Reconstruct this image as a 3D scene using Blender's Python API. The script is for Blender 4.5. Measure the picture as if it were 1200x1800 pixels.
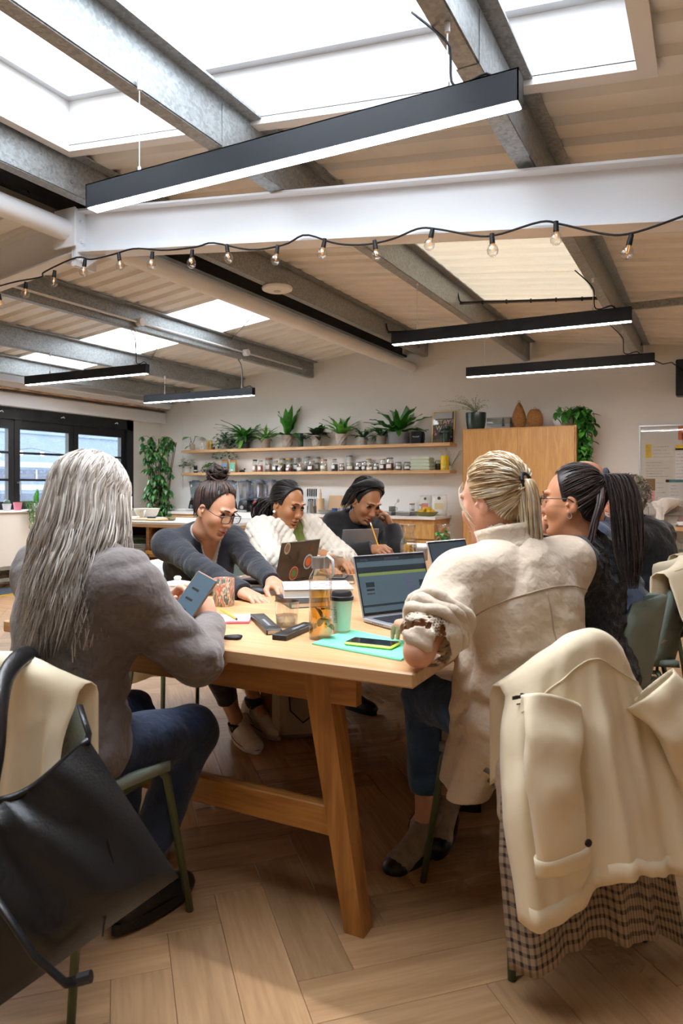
import bpy, bmesh, math, random
import numpy as np
from mathutils import Vector, Matrix, Euler
random.seed(7)
for _o in list(bpy.data.objects):
    bpy.data.objects.remove(_o)
SC = bpy.context.scene
COL = SC.collection
PI = math.pi
TH = math.atan(650 / 1250)            # the room is turned this far from the camera's axis
CT, ST = math.cos(TH), math.sin(TH)
EYE = 1.25

# ------------------------------------------------------------------ camera
cam_d = bpy.data.cameras.new('camera')
cam_d.sensor_fit = 'VERTICAL'; cam_d.sensor_height = 36; cam_d.lens = 25.0
cam_d.shift_y = -45 / 1800
cam_d.clip_start = .05; cam_d.clip_end = 200
cam = bpy.data.objects.new('camera', cam_d); COL.objects.link(cam)
cam.location = (0, 0, EYE); cam.rotation_euler = (PI / 2, 0, TH)
cam_d.dof.use_dof = True; cam_d.dof.focus_distance = 3.5; cam_d.dof.aperture_fstop = 5.0
SC.camera = cam

# ------------------------------------------------------------------ sky and exposure
SC.view_settings.view_transform = 'Standard'; SC.view_settings.look = 'None'
SC.view_settings.gamma = 1; SC.view_settings.use_curve_mapping = False
SC.view_settings.exposure = 1.15
W = bpy.data.worlds.new('overcast_sky'); SC.world = W; W.use_nodes = True
wn, wl = W.node_tree.nodes, W.node_tree.links
bg = wn['Background']; bg.inputs['Strength'].default_value = 4.3
_tc = wn.new('ShaderNodeTexCoord'); _nz = wn.new('ShaderNodeTexNoise'); _nz.inputs['Scale'].default_value = 1.6
_nz.inputs['Detail'].default_value = 3
_cr = wn.new('ShaderNodeValToRGB')
_cr.color_ramp.elements[0].color = (.81, .9, 1.0, 1); _cr.color_ramp.elements[1].color = (.95, .98, 1.0, 1)
wl.new(_tc.outputs['Generated'], _nz.inputs['Vector']); wl.new(_nz.outputs['Fac'], _cr.inputs['Fac'])
wl.new(_cr.outputs['Color'], bg.inputs['Color'])

def portal(name, loc, rot, sx, sy):
    l = bpy.data.lights.new(name, 'AREA'); l.shape = 'RECTANGLE'; l.size = sx; l.size_y = sy
    l.cycles.is_portal = True
    o = bpy.data.objects.new(name, l); COL.objects.link(o); o.location = loc; o.rotation_euler = rot
    return o
portal('rooflight_portal', (-1.76, 1.65, 3.5), (0, math.atan(.115), 0), 3.1, 2.6)
portal('window_portal', (-8.25, 5.9, 1.6), (0, -PI / 2, 0), 1.4, 5.0)
try:
    SC.cycles.max_bounces = 7; SC.cycles.diffuse_bounces = 4; SC.cycles.glossy_bounces = 2; SC.cycles.transparent_max_bounces = 12
    SC.cycles.use_adaptive_sampling = True; SC.cycles.adaptive_threshold = .05; SC.cycles.adaptive_min_samples = 12
    SC.cycles.caustics_reflective = False; SC.cycles.caustics_refractive = False
    SC.cycles.sample_clamp_indirect = 6
    SC.cycles.use_denoising = True
except Exception:
    pass

# ------------------------------------------------------------------ placing helpers
def ground(px, py, Z=0.0):
    z = 1250 * (EYE - Z) / (py - 855); l = (px - 600) / 1250 * z
    return Vector((l * CT - z * ST, l * ST + z * CT, Z))
def on_y(px, py, Y):
    t = (px - 600) / 1250; z = Y / (t * ST + CT)
    return Vector((z * (t * CT - ST), Y, EYE + (855 - py) / 1250 * z))
def on_x(px, py, X):
    t = (px - 600) / 1250; z = X / (t * CT - ST)
    return Vector((X, z * (t * ST + CT), EYE + (855 - py) / 1250 * z))
def at_d(px, py, z):
    l = (px - 600) / 1250 * z
    return Vector((l * CT - z * ST, l * ST + z * CT, EYE + (855 - py) / 1250 * z))

# ------------------------------------------------------------------ mesh builder
class MB:
    def __init__(self):
        self.v = []; self.f = []; self.m = []
    def add(self, vs, fs, mi=0):
        b = len(self.v); self.v += [tuple(x) for x in vs]
        self.f += [tuple(i + b for i in f) for f in fs]; self.m += [mi] * len(fs)
        return self
    def box(self, x0, x1, y0, y1, z0, z1, mi=0, rot=None, org=(0, 0, 0)):
        vs = [Vector((x, y, z)) for z in (z0, z1) for y in (y0, y1) for x in (x0, x1)]
        if rot is not None:
            o = Vector(org); vs = [rot @ v + o for v in vs]
        elif org != (0, 0, 0):
            vs = [v + Vector(org) for v in vs]
        return self.add(vs, [(0, 2, 3, 1), (4, 5, 7, 6), (0, 1, 5, 4), (2, 6, 7, 3), (0, 4, 6, 2), (1, 3, 7, 5)], mi)
    def bbox(self, cx, cy, cz, sx, sy, sz, bev=.005, mi=0, rot=None, org=(0, 0, 0)):
        """box with chamfered edges"""
        hx, hy, hz = sx / 2, sy / 2, sz / 2; b = min(bev, hx * .9, hy * .9, hz * .9)
        vs = []; idx = {}
        for sxn in (-1, 1):
            for syn in (-1, 1):
                for szn in (-1, 1):
                    for a in range(3):
                        p = [hx - b, hy - b, hz - b]; p[a] = (hx, hy, hz)[a]
                        idx[(sxn, syn, szn, a)] = len(vs)
                        vs.append(Vector((cx + p[0] * sxn, cy + p[1] * syn, cz + p[2] * szn)))
        fs = []
        S = (-1, 1)
        for a in range(3):
            o1, o2 = [(1, 2), (2, 0), (0, 1)][a]
            for s in S:
                q = []
                for (p1, p2) in ((-1, -1), (1, -1), (1, 1), (-1, 1)):
                    k = [0, 0, 0]; k[a] = s; k[o1] = p1; k[o2] = p2
                    q.append(idx[(k[0], k[1], k[2], a)])
                fs.append(q if s > 0 else q[::-1])
        for a in range(3):
            o1, o2 = [(1, 2), (2, 0), (0, 1)][a]
            for p1 in S:
                for p2 in S:
                    def g(s, ax):
                        k = [0, 0, 0]; k[a] = s; k[o1] = p1; k[o2] = p2
                        return idx[(k[0], k[1], k[2], ax)]
                    q = [g(-1, o1), g(1, o1), g(1, o2), g(-1, o2)]
                    fs.append(q if p1 * p2 < 0 else q[::-1])
        for k in [(x, y, z) for x in S for y in S for z in S]:
            q = [idx[k + (0,)], idx[k + (1,)], idx[k + (2,)]]
            fs.append(q if k[0] * k[1] * k[2] > 0 else q[::-1])
        if rot is not None:
            o = Vector(org); vs = [rot @ v + o for v in vs]
        elif tuple(org) != (0, 0, 0):
            vs = [v + Vector(org) for v in vs]
        return self.add(vs, fs, mi)
    def tube(self, path, r, n=8, mi=0, cap=True, flat=1.0, up=None):
        path = [Vector(p) for p in path]; k = len(path)
        rs = r if isinstance(r, (list, tuple)) else [r] * k
        vs = []; prev = None
        for i, p in enumerate(path):
            d = (path[min(i + 1, k - 1)] - path[max(i - 1, 0)])
            d = d.normalized() if d.length > 1e-9 else Vector((0, 0, 1))
            if prev is None:
                a = Vector(up) if up is not None else (Vector((0, 0, 1)) if abs(d.z) < .9 else Vector((1, 0, 0)))
            else:
                a = prev
            a = a - d * a.dot(d)
            a = a.normalized() if a.length > 1e-6 else d.orthogonal().normalized()
            prev = a; b = d.cross(a)
            for j in range(n):
                t = 2 * PI * j / n
                vs.append(p + (b * math.cos(t) + a * math.sin(t) * flat) * rs[i])
        fs = [(i * n + j, i * n + (j + 1) % n, (i + 1) * n + (j + 1) % n, (i + 1) * n + j) for i in range(k - 1) for j in range(n)]
        if cap:
            fs.append(tuple(range(n))[::-1]); fs.append(tuple((k - 1) * n + j for j in range(n)))
        return self.add(vs, fs, mi)
    def cyl(self, p0, p1, r0, r1=None, n=16, mi=0, cap=True):
        return self.tube([p0, p1], [r0, r0 if r1 is None else r1], n, mi, cap)
    def lathe(self, prof, c=(0, 0, 0), n=20, mi=0, mis=None, wob=None):
        """prof: list of (radius, z)"""
        vs = []
        for (r, z) in prof:
            for j in range(n):
                t = 2 * PI * j / n; w = wob(t, z) if wob else 1
                vs.append((c[0] + r * w * math.cos(t), c[1] + r * w * math.sin(t), c[2] + z))
        k = len(prof); b = len(self.v); self.v += vs
        for i in range(k - 1):
            for j in range(n):
                self.f.append((b + i * n + j, b + i * n + (j + 1) % n, b + (i + 1) * n + (j + 1) % n, b + (i + 1) * n + j))
                self.m.append(mis[i] if mis else mi)
        if prof[0][0] > 1e-5: self.f.append(tuple(b + j for j in range(n))[::-1]); self.m.append(mis[0] if mis else mi)
        if prof[-1][0] > 1e-5: self.f.append(tuple(b + (k - 1) * n + j for j in range(n))); self.m.append(mis[-1] if mis else mi)
        return self
    def grid(self, pts, mi=0, closed_u=False):
        """pts[i][j] grid of points"""
        nu, nv = len(pts), len(pts[0])
        vs = [p for row in pts for p in row]
        fs = [(i * nv + j, ((i + 1) % nu) * nv + j, ((i + 1) % nu) * nv + j + 1, i * nv + j + 1)
              for i in range(nu if closed_u else nu - 1) for j in range(nv - 1)]
        return self.add(vs, fs, mi)
    def prism(self, poly, z0, z1, mi=0, xf=None):
        n = len(poly); vs = [Vector((x, y, z)) for z in (z0, z1) for (x, y) in poly]
        if xf: vs = [xf(v) for v in vs]
        fs = [tuple(range(n))[::-1], tuple(range(n, 2 * n))] + [(i, (i + 1) % n, n + (i + 1) % n, n + i) for i in range(n)]
        return self.add(vs, fs, mi)
    def sphere(self, c, r, nu=12, nv=8, mi=0, sc=(1, 1, 1)):
        c = Vector(c); vs = []
        for i in range(nv + 1):
            a = PI * i / nv
            for j in range(nu):
                t = 2 * PI * j / nu
                vs.append(c + Vector((math.sin(a) * math.cos(t) * r * sc[0], math.sin(a) * math.sin(t) * r * sc[1], -math.cos(a) * r * sc[2])))
        return self.add(vs, [(i * nu + j, i * nu + (j + 1) % nu, (i + 1) * nu + (j + 1) % nu, (i + 1) * nu + j) for i in range(nv) for j in range(nu)], mi)
    def xform(self, mat):
        self.v = [tuple(mat @ Vector(v)) for v in self.v]; return self
    def mesh(self, name, mats):
        me = bpy.data.meshes.new(name); me.from_pydata(self.v, [], self.f)
        for m in (mats if isinstance(mats, (list, tuple)) else [mats]): me.materials.append(m)
        if any(self.m): me.polygons.foreach_set('material_index', self.m)
        me.validate(); me.update(); return me
    def build(self, name, mats, parent=None, smooth=None, loc=None, rz=0, label=None, cat=None, group=None, kind=None, solid=0):
        me = self.mesh(name, mats)
        return link(name, me, parent, smooth, loc, rz, label, cat, group, kind, solid)

def link(name, me, parent=None, smooth=None, loc=None, rz=0, label=None, cat=None, group=None, kind=None, solid=0):
    o = bpy.data.objects.new(name, me); COL.objects.link(o)
    if parent is not None: o.parent = parent
    if loc is not None: o.location = loc
    if rz: o.rotation_euler = (0, 0, rz)
    if smooth:
        me.polygons.foreach_set('use_smooth', [True] * len(me.polygons))
        if smooth is not True:
            try: me.set_sharp_from_angle(angle=math.radians(smooth))
            except Exception: pass
    if solid:
        md = o.modifiers.new('thickness', 'SOLIDIFY'); md.thickness = solid; md.offset = 0
    return tag(o, label, cat, group, kind)
def tag(o, label=None, cat=None, group=None, kind=None):
    if label: o['label'] = label
    if cat: o['category'] = cat
    if group: o['group'] = group
    if kind: o['kind'] = kind
    return o
def empty(name, loc=(0, 0, 0), rz=0, label=None, cat=None, group=None):
    o = bpy.data.objects.new(name, None); COL.objects.link(o); o.location = loc; o.rotation_euler = (0, 0, rz)
    o.empty_display_size = .05
    return tag(o, label, cat, group)
def copy_tree(o, parent=None):
    c = o.copy(); COL.objects.link(c); c.parent = parent
    for ch in list(o.children): copy_tree(ch, c)
    return c

# ------------------------------------------------------------------ materials
MATS = {}
def _new(name):
    m = bpy.data.materials.new(name); m.use_nodes = True; MATS[name] = m
    nt = m.node_tree; return m, nt, nt.nodes, nt.links, nt.nodes['Principled BSDF']
def hexc(h):
    h = h.lstrip('#'); v = [int(h[i:i + 2], 16) / 255 for i in (0, 2, 4)]
    return tuple((x / 12.92 if x <= .04045 else ((x + .055) / 1.055) ** 2.4) for x in v) + (1,)
def col(c):
    return hexc(c) if isinstance(c, str) else (tuple(c) + (1,) if len(c) == 3 else tuple(c))
def mat(name, c, rough=.5, metal=0, var=0, vscale=12, bump=0, bscale=60, coat=0, spec=None, sheen=0, emit=None, estr=1, sub=0, vstretch=(1, 1, 1), coords='Object', rand=0):
    if name in MATS: return MATS[name]
    m, nt, N, L, P = _new(name); c = col(c)
    P.inputs['Base Color'].default_value = c; P.inputs['Roughness'].default_value = rough; P.inputs['Metallic'].default_value = metal
    if spec is not None: P.inputs['Specular IOR Level'].default_value = spec
    if coat: P.inputs['Coat Weight'].default_value = coat
    if sheen: P.inputs['Sheen Weight'].default_value = sheen
    if sub: P.inputs['Subsurface Weight'].default_value = sub; P.inputs['Subsurface Radius'].default_value = (.02, .008, .004); P.inputs['Subsurface Scale'].default_value = .35
    if emit is not None: P.inputs['Emission Color'].default_value = col(emit); P.inputs['Emission Strength'].default_value = estr
    if var or bump or rand:
        tc = N.new('ShaderNodeTexCoord'); mp = N.new('ShaderNodeMapping'); mp.inputs['Scale'].default_value = vstretch
        L.new(tc.outputs[coords], mp.inputs['Vector'])
    src = None
    if var:
        nz = N.new('ShaderNodeTexNoise'); nz.inputs['Scale'].default_value = vscale; nz.inputs['Detail'].default_value = 4
        L.new(mp.outputs['Vector'], nz.inputs['Vector'])
        mx = N.new('ShaderNodeMix'); mx.data_type = 'RGBA'
        mr = N.new('ShaderNodeMapRange'); mr.inputs['From Min'].default_value = .3; mr.inputs['From Max'].default_value = .7
        L.new(nz.outputs['Fac'], mr.inputs['Value']); L.new(mr.outputs['Result'], mx.inputs['Factor'])
        mx.inputs['A'].default_value = tuple(max(0, x * (1 - var)) for x in c[:3]) + (1,)
        mx.inputs['B'].default_value = tuple(min(1, x * (1 + var)) for x in c[:3]) + (1,)
        src = mx.outputs['Result']
    if rand:
        oi = N.new('ShaderNodeObjectInfo'); hs = N.new('ShaderNodeHueSaturation')
        mr2 = N.new('ShaderNodeMapRange'); mr2.inputs['To Min'].default_value = 1 - rand; mr2.inputs['To Max'].default_value = 1 + rand
        L.new(oi.outputs['Random'], mr2.inputs['Value']); L.new(mr2.outputs['Result'], hs.inputs['Value'])
        if src: L.new(src, hs.inputs['Color'])
        else: hs.inputs['Color'].default_value = c
        src = hs.outputs['Color']
    if src: L.new(src, P.inputs['Base Color'])
    if bump:
        nb = N.new('ShaderNodeTexNoise'); nb.inputs['Scale'].default_value = bscale; nb.inputs['Detail'].default_value = 3
        L.new(mp.outputs['Vector'], nb.inputs['Vector'])
        bp = N.new('ShaderNodeBump'); bp.inputs['Strength'].default_value = bump; bp.inputs['Distance'].default_value = .01 if bscale > 40 else .03
        L.new(nb.outputs['Fac'], bp.inputs['Height']); L.new(bp.outputs['Normal'], P.inputs['Normal'])
    return m
def wood(name, c1, c2, along='x', scale=1.0, rough=.45, rand=.12, rings=1.0, bump=.08):
    """long-grain timber; grain runs along one local axis"""
    if name in MATS: return MATS[name]
    m, nt, N, L, P = _new(name)
    tc = N.new('ShaderNodeTexCoord'); mp = N.new('ShaderNodeMapping')
    st = {'x': (.7, 9, 9), 'y': (9, .7, 9), 'z': (9, 9, .7)}[along]
    mp.inputs['Scale'].default_value = tuple(s * scale for s in st)
    oi = N.new('ShaderNodeObjectInfo'); ml = N.new('ShaderNodeMath'); ml.operation = 'MULTIPLY'; ml.inputs[1].default_value = 37.0
    L.new(oi.outputs['Random'], ml.inputs[0])
    av = N.new('ShaderNodeVectorMath'); av.operation = 'ADD'
    L.new(tc.outputs['Object'], av.inputs[0]); cb = N.new('ShaderNodeCombineXYZ')
    for i in range(3): L.new(ml.outputs[0], cb.inputs[i])
    L.new(cb.outputs[0], av.inputs[1]); L.new(av.outputs[0], mp.inputs['Vector'])
    n1 = N.new('ShaderNodeTexNoise'); n1.inputs['Scale'].default_value = 1.3; n1.inputs['Detail'].default_value = 5; n1.inputs['Distortion'].default_value = .9
    n2 = N.new('ShaderNodeTexNoise'); n2.inputs['Scale'].default_value = 9; n2.inputs['Detail'].default_value = 6
    L.new(mp.outputs['Vector'], n1.inputs['Vector']); L.new(mp.outputs['Vector'], n2.inputs['Vector'])
    wv = N.new('ShaderNodeMath'); wv.operation = 'MULTIPLY'; wv.inputs[1].default_value = 26 * rings
    L.new(n1.outputs['Fac'], wv.inputs[0]); sn = N.new('ShaderNodeMath'); sn.operation = 'SINE'; L.new(wv.outputs[0], sn.inputs[0])
    a1 = N.new('ShaderNodeMath'); a1.operation = 'MULTIPLY_ADD'; a1.inputs[1].default_value = .16; a1.inputs[2].default_value = 0
    L.new(sn.outputs[0], a1.inputs[0])
    a2 = N.new('ShaderNodeMath'); a2.operation = 'ADD'; L.new(a1.outputs[0], a2.inputs[0]); L.new(n2.outputs['Fac'], a2.inputs[1])
    rp = N.new('ShaderNodeValToRGB'); rp.color_ramp.elements[0].position = .25; rp.color_ramp.elements[1].position = .78
    rp.color_ramp.elements[0].color = col(c2); rp.color_ramp.elements[1].color = col(c1)
    L.new(a2.outputs[0], rp.inputs['Fac'])
    hs = N.new('ShaderNodeHueSaturation'); mr = N.new('ShaderNodeMapRange'); mr.inputs['To Min'].default_value = 1 - rand; mr.inputs['To Max'].default_value = 1 + rand
    L.new(oi.outputs['Random'], mr.inputs['Value']); L.new(mr.outputs['Result'], hs.inputs['Value']); L.new(rp.outputs['Color'], hs.inputs['Color'])
    L.new(hs.outputs['Color'], P.inputs['Base Color']); P.inputs['Roughness'].default_value = rough
    bp = N.new('ShaderNodeBump'); bp.inputs['Strength'].default_value = bump; bp.inputs['Distance'].default_value = .005
    L.new(n2.outputs['Fac'], bp.inputs['Height']); L.new(bp.outputs['Normal'], P.inputs['Normal'])
    return m
def glassy(name, c=(1, 1, 1), gloss=.12, rough=.02, k=.55):
    """thin clear glass or plastic: mostly see-through with a soft reflection"""
    if name in MATS: return MATS[name]
    m, nt, N, L, P = _new(name); N.remove(P)
    tr = N.new('ShaderNodeBsdfTransparent'); tr.inputs['Color'].default_value = col(c)
    gl = N.new('ShaderNodeBsdfGlossy'); gl.inputs['Roughness'].default_value = rough
    fr = N.new('ShaderNodeLayerWeight'); fr.inputs['Blend'].default_value = .35
    mr = N.new('ShaderNodeMath'); mr.operation = 'MULTIPLY_ADD'; mr.inputs[1].default_value = k; mr.inputs[2].default_value = gloss * .4
    L.new(fr.outputs['Facing'], mr.inputs[0])
    mx = N.new('ShaderNodeMixShader'); L.new(mr.outputs[0], mx.inputs[0]); L.new(tr.outputs[0], mx.inputs[1]); L.new(gl.outputs[0], mx.inputs[2])
    L.new(mx.outputs[0], N['Material Output'].inputs['Surface']); return m
def opal(name, c, trans=.4, clear=.2):
    """rooflight sheet: part translucent, part clear"""
    if name in MATS: return MATS[name]
    m, nt, N, L, P = _new(name); N.remove(P)
    tr = N.new('ShaderNodeBsdfTransparent'); tl = N.new('ShaderNodeBsdfTranslucent'); tl.inputs['Color'].default_value = col(c)
    df = N.new('ShaderNodeBsdfDiffuse'); df.inputs['Color'].default_value = col(c)
    a = N.new('ShaderNodeMixShader'); a.inputs[0].default_value = trans; L.new(df.outputs[0], a.inputs[1]); L.new(tl.outputs[0], a.inputs[2])
    b = N.new('ShaderNodeMixShader'); b.inputs[0].default_value = clear; L.new(a.outputs[0], b.inputs[1]); L.new(tr.outputs[0], b.inputs[2])
    L.new(b.outputs[0], N['Material Output'].inputs['Surface']); return m
# ================================================================== THE ROOM
XL, XR, Y0, Y1 = -8.03, 2.6, -2.5, 9.0
RX, RZ, SL = -3.55, 3.24, .115
def roof_z(x): return RZ - SL * abs(x - RX)
M_wall = mat('wall_paint', '#ece8e0', .75, var=.02, vscale=1.5, bump=.02, bscale=40)
M_wall_l = mat('wall_paint_white', '#efeae1', .75, var=.02, vscale=1.5)
M_white = mat('white_paint', '#f1f0ee', .45)
M_steelw = mat('white_painted_steel', '#eef0f3', .38, var=.02, vscale=3)
M_black = mat('black_powder_coat', '#17181a', .42)
M_galv = None
def make_galv():
    m, nt, N, L, P = _new('galvanised_steel')
    tc = N.new('ShaderNodeTexCoord'); vo = N.new('ShaderNodeTexVoronoi'); vo.inputs['Scale'].default_value = 75
    nz = N.new('ShaderNodeTexNoise'); nz.inputs['Scale'].default_value = 5; nz.inputs['Detail'].default_value = 5
    L.new(tc.outputs['Object'], vo.inputs['Vector']); L.new(tc.outputs['Object'], nz.inputs['Vector'])
    mx = N.new('ShaderNodeMix'); mx.data_type = 'RGBA'; mx.inputs['Factor'].default_value = .35
    rp = N.new('ShaderNodeValToRGB'); rp.color_ramp.elements[0].color = col('#868a8a'); rp.color_ramp.elements[1].color = col('#b4babc')
    rp.color_ramp.elements[0].position = .1; rp.color_ramp.elements[1].position = .9
    r2 = N.new('ShaderNodeValToRGB'); r2.color_ramp.elements[0].color = col('#7d8080'); r2.color_ramp.elements[1].color = col('#b6babb')
    L.new(vo.outputs['Color'], rp.inputs['Fac']); L.new(nz.outputs['Fac'], r2.inputs['Fac'])
    L.new(rp.outputs['Color'], mx.inputs['A']); L.new(r2.outputs['Color'], mx.inputs['B'])
    L.new(mx.outputs['Result'], P.inputs['Base Color']); P.inputs['Metallic'].default_value = .45; P.inputs['Roughness'].default_value = .42
    return m
M_galv = make_galv()
M_galv_shade = mat('shaded_galvanised_steel', '#4c4d4a', .5, metal=.3, var=.15, vscale=6)  # same galvanised steel, with the shade beside the ridge put into its colour

# ---- floor: herringbone oak planks
M_oak_floor = wood('oak_floor', '#be976d', '#a68058', 'x', 1.0, rough=.48, rand=.15, rings=.5, bump=.03)
M_sub = mat('floor_joint', '#7d5f42', .8)
floor = MB().box(XL, XR, Y0, Y1, -.06, -.0115).build('floor', M_sub, kind='structure')
PW, PL, NPL, U0, V0 = .15, .6, 4, .285, 2.645
def plank_mesh(name, n):
    return MB().bbox(0, 0, -.006, PL - .001, PW - .001, .0116, .0008).mesh(name, M_oak_floor)
pm = plank_mesh('plank', 4)
cells = []
for a in range(-90, 90):
    for m in range(-8, 9):
        cells.append(('v', a, m)); cells.append(('h', a, m))
placed = []
s2 = math.sqrt(.5)
for kind, a, m in cells:
    if kind == 'v':      # column a, rows b = a-2n+1 .. a-n (+2n m)
        u = U0 + (a + .5) * PW; v = V0 + (a - 2 * NPL + 1 + 2 * NPL * m) * PW + PL / 2; ang = 3 * PI / 4
    else:                # row b=a, columns a .. a+n-1 (+2n m)
        v = V0 + (a + .5) * PW; u = U0 + (a + 2 * NPL * m) * PW + PL / 2; ang = PI / 4
    x = (u - v) * s2; y = (u + v) * s2
    if XL - .25 < x < XR + .25 and Y0 - .25 < y < Y1 + .25:
        z = -x * ST + y * CT; l = x * CT + y * ST
        inside = XL + .23 < x < XR - .23 and Y0 + .23 < y < Y1 - .23
        vis = z > .6 and abs(l / z) < .62 and inside
        placed.append((0 if vis else 1, z if vis else 99, x, y, ang, inside))
placed.sort()
rest = MB()
npl = 0
for (nv, z, x, y, ang, inside) in placed:
    if nv == 0 and npl < 300:
        o = bpy.data.objects.new('plank', pm); COL.objects.link(o); o.parent = floor
        o.location = (x, y, 0); o.rotation_euler = (0, 0, ang + random.choice((0, PI))); npl += 1
    elif inside:
        rest.bbox(0, 0, -.006, PL - .001, PW - .001, .0116, .0008, rot=Matrix.Rotation(ang, 3, 'Z'), org=(x, y, 0))
    else:                # cut planks along the walls
        pts = [Vector((x, y, 0)) + Matrix.Rotation(ang, 3, 'Z') @ Vector((sx * (PL / 2 - .001), sy * (PW / 2 - .001), 0)) for sx, sy in ((-1, -1), (1, -1), (1, 1), (-1, 1))]
        pts = [(min(max(p.x, XL), XR), min(max(p.y, Y0), Y1)) for p in pts]
        rest.prism(pts, -.0118, -.0002)
rest.build('far_plank', M_oak_floor, floor, kind='stuff')

# ---- walls
def wall(name, mb, m=None, **k): return mb.build(name, m or M_wall, kind='structure', **k)
wb = MB()
poly = [(XL - .2, -.06), (XR + .2, -.06), (XR + .2, roof_z(XR) + .02), (RX, RZ + .02), (XL - .2, roof_z(XL) + .02)]
wb.prism(poly, 0, .2, xf=lambda v: Vector((v.x, Y1 + v.z, v.y)))
wall('wall_back', wb)
wf = MB(); wf.prism(poly, 0, .2, xf=lambda v: Vector((v.x, Y0 - v.z, v.y)))
wall('wall_front', wf, M_wall_l)
wr = MB(); wr.box(XR, XR + .2, Y0, Y1, -.06, roof_z(XR) + .02); wall('wall_right', wr, M_wall_l)
WY0, WY1, WZ0, WZ1 = 3.2, 8.365, .915, 2.275
wl_ = MB()
wl_.box(XL - .2, XL, Y0, Y1, -.06, WZ0); wl_.box(XL - .2, XL, Y0, Y1, WZ1, roof_z(XL) + .05)
wl_.box(XL - .2, XL, Y0, WY0, WZ0, WZ1); wl_.box(XL - .2, XL, WY1, Y1, WZ0, WZ1)
wall('wall_left', wl_, M_wall_l)
# white lintel casing above the window, eaves beam, rusty packing strip between them
MB().bbox(XL + .06, (Y0 + Y1) / 2 + 0, 2.36, .13, Y1 - Y0 - .02, .17, .004).build('trim_1', M_steelw, kind='structure')
M_rust = mat('rusty_edge', '#c2a182', .8, var=.5, vscale=9)
MB().box(XL + .02, XL + .2, Y0 + .01, Y1 - .01, 2.484, 2.497).build('trim_2', M_rust, kind='structure')
e = MB(); e.bbox(-7.79, (Y0 + Y1) / 2, 2.64, .012, Y1 - Y0 - .02, .16, .003); e.box(-7.86, -7.72, Y0 + .01, Y1 - .01, 2.56, 2.572); e.box(-7.86, -7.72, Y0 + .01, Y1 - .01, 2.708, 2.72)
e.box(-8.02, -7.8, Y0 + .01, Y1 - .01, 2.50, 2.56)
e.build('trim_3', M_steelw, kind='structure')
MB().box(XL + .001, XR - .001, Y1 - .015, Y1 - .001, .0, .09).build('baseboard_back', M_white, kind='structure')

# ---- roof: ribbed sheets, each a panel of its own
M_sheet = mat('cream_roof_sheet', '#efede8', .5, var=.04, vscale=3, coat=.15)
M_opal = opal('rooflight_sheet_clear', '#f4f6f8', .7, .55)
M_opal2 = opal('rooflight_sheet_aged', '#f3eee4', .24, .0)
ceiling = empty('ceiling'); ceiling['kind'] = 'structure'
def sheet(y0, y1, x0, x1, m, name):
    prof = []; n = max(1, round((y1 - y0) / .21)); p = (y1 - y0) / n
    for i in range(n):
        b = y0 + i * p
        prof += [(b, 0), (b + p * .52, 0), (b + p * .62, .032), (b + p * .9, .032)]
    prof.append((y1, 0))
    xs = [x0, x1] if not (x0 < RX < x1) else [x0, RX, x1]
    pts = [[(x, y, roof_z(x) + h) for (y, h) in prof] for x in xs]
    mb = MB(); mb.grid(pts)
    return mb.build(name, m, ceiling, solid=.004)
bands = [Y0, -1.5, -.55, .4, 1.65, 2.9, 3.8, 4.75, 5.8, 6.75, 7.85, Y1]
SKX0, SKX1, SKY0, SKY1 = -3.27, -.25, .4, 2.9
for i in range(len(bands) - 1):
    a, b = bands[i], bands[i + 1]
    for side in (-1, 1):
        lo, hi = (XL - .1, RX) if side < 0 else (RX, XR + .1)
        if side > 0 and a >= SKY0 - .01 and b <= SKY1 + .01:
            sheet(a, b, lo, SKX0, M_sheet, 'roof_sheet'); sheet(a, b, SKX1, hi, M_sheet, 'roof_sheet')
        elif side < 0 and abs(a - 5.8) < .01:
            sheet(a, b, lo, -7.45, M_sheet, 'roof_sheet'); sheet(a, b, -7.45, -4.36, M_opal, 'rooflight_sheet'); sheet(a, b, -4.36, hi, M_sheet, 'roof_sheet')
        elif side > 0 and a > 4.7 and b < 6.8:
            sheet(a, b, lo, -2.0, M_sheet, 'roof_sheet'); sheet(a, b, -2.0, -.74, M_opal2, 'rooflight_sheet'); sheet(a, b, -.74, hi, M_sheet, 'roof_sheet')
        else:
            sheet(a, b, lo, hi, M_sheet, 'roof_sheet')
MB().grid([[(x, y, roof_z(x) - .004) for y in (Y0, Y1)] for x in (RX - .16, RX, RX + .16)]).build('ridge_flashing', M_sheet, ceiling, solid=.003)

# ---- the big rooflight: white upstand, frame, glazing
UP = .28
rl = empty('window_2'); rl['kind'] = 'structure'
up = MB(); tk = .05
def slab(x0, x1, y0, y1, za, zb):
    vs = [(x, y, roof_z(x) + h) for h in (za, zb) for y in (y0, y1) for x in (x0, x1)]
    up.add(vs, [(0, 2, 3, 1), (4, 5, 7, 6), (0, 1, 5, 4), (2, 6, 7, 3), (0, 4, 6, 2), (1, 3, 7, 5)])
slab(SKX0 - tk, SKX0, SKY0 - tk, SKY1 + tk, -.02, UP); slab(SKX1, SKX1 + tk, SKY0 - tk, SKY1 + tk, -.02, UP)
slab(SKX0, SKX1, SKY1, SKY1 + tk, -.02, UP); slab(SKX0, SKX1, SKY0 - tk, SKY0, -.02, UP)
up.build('upstand', M_white, rl)
up = MB()
for (x0, x1, y0, y1) in ((SKX0, SKX0 + .05, SKY0, SKY1), (SKX1 - .05, SKX1, SKY0, SKY1), (SKX0 + .05, SKX1 - .05, SKY1 - .05, SKY1), (SKX0 + .05, SKX1 - .05, SKY0, SKY0 + .05)):
    slab(x0, x1, y0, y1, UP - .03, UP + .02)
up.build('glazing_frame', mat('pale_aluminium', '#c9ccd0', .4, metal=.3), rl)
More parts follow.
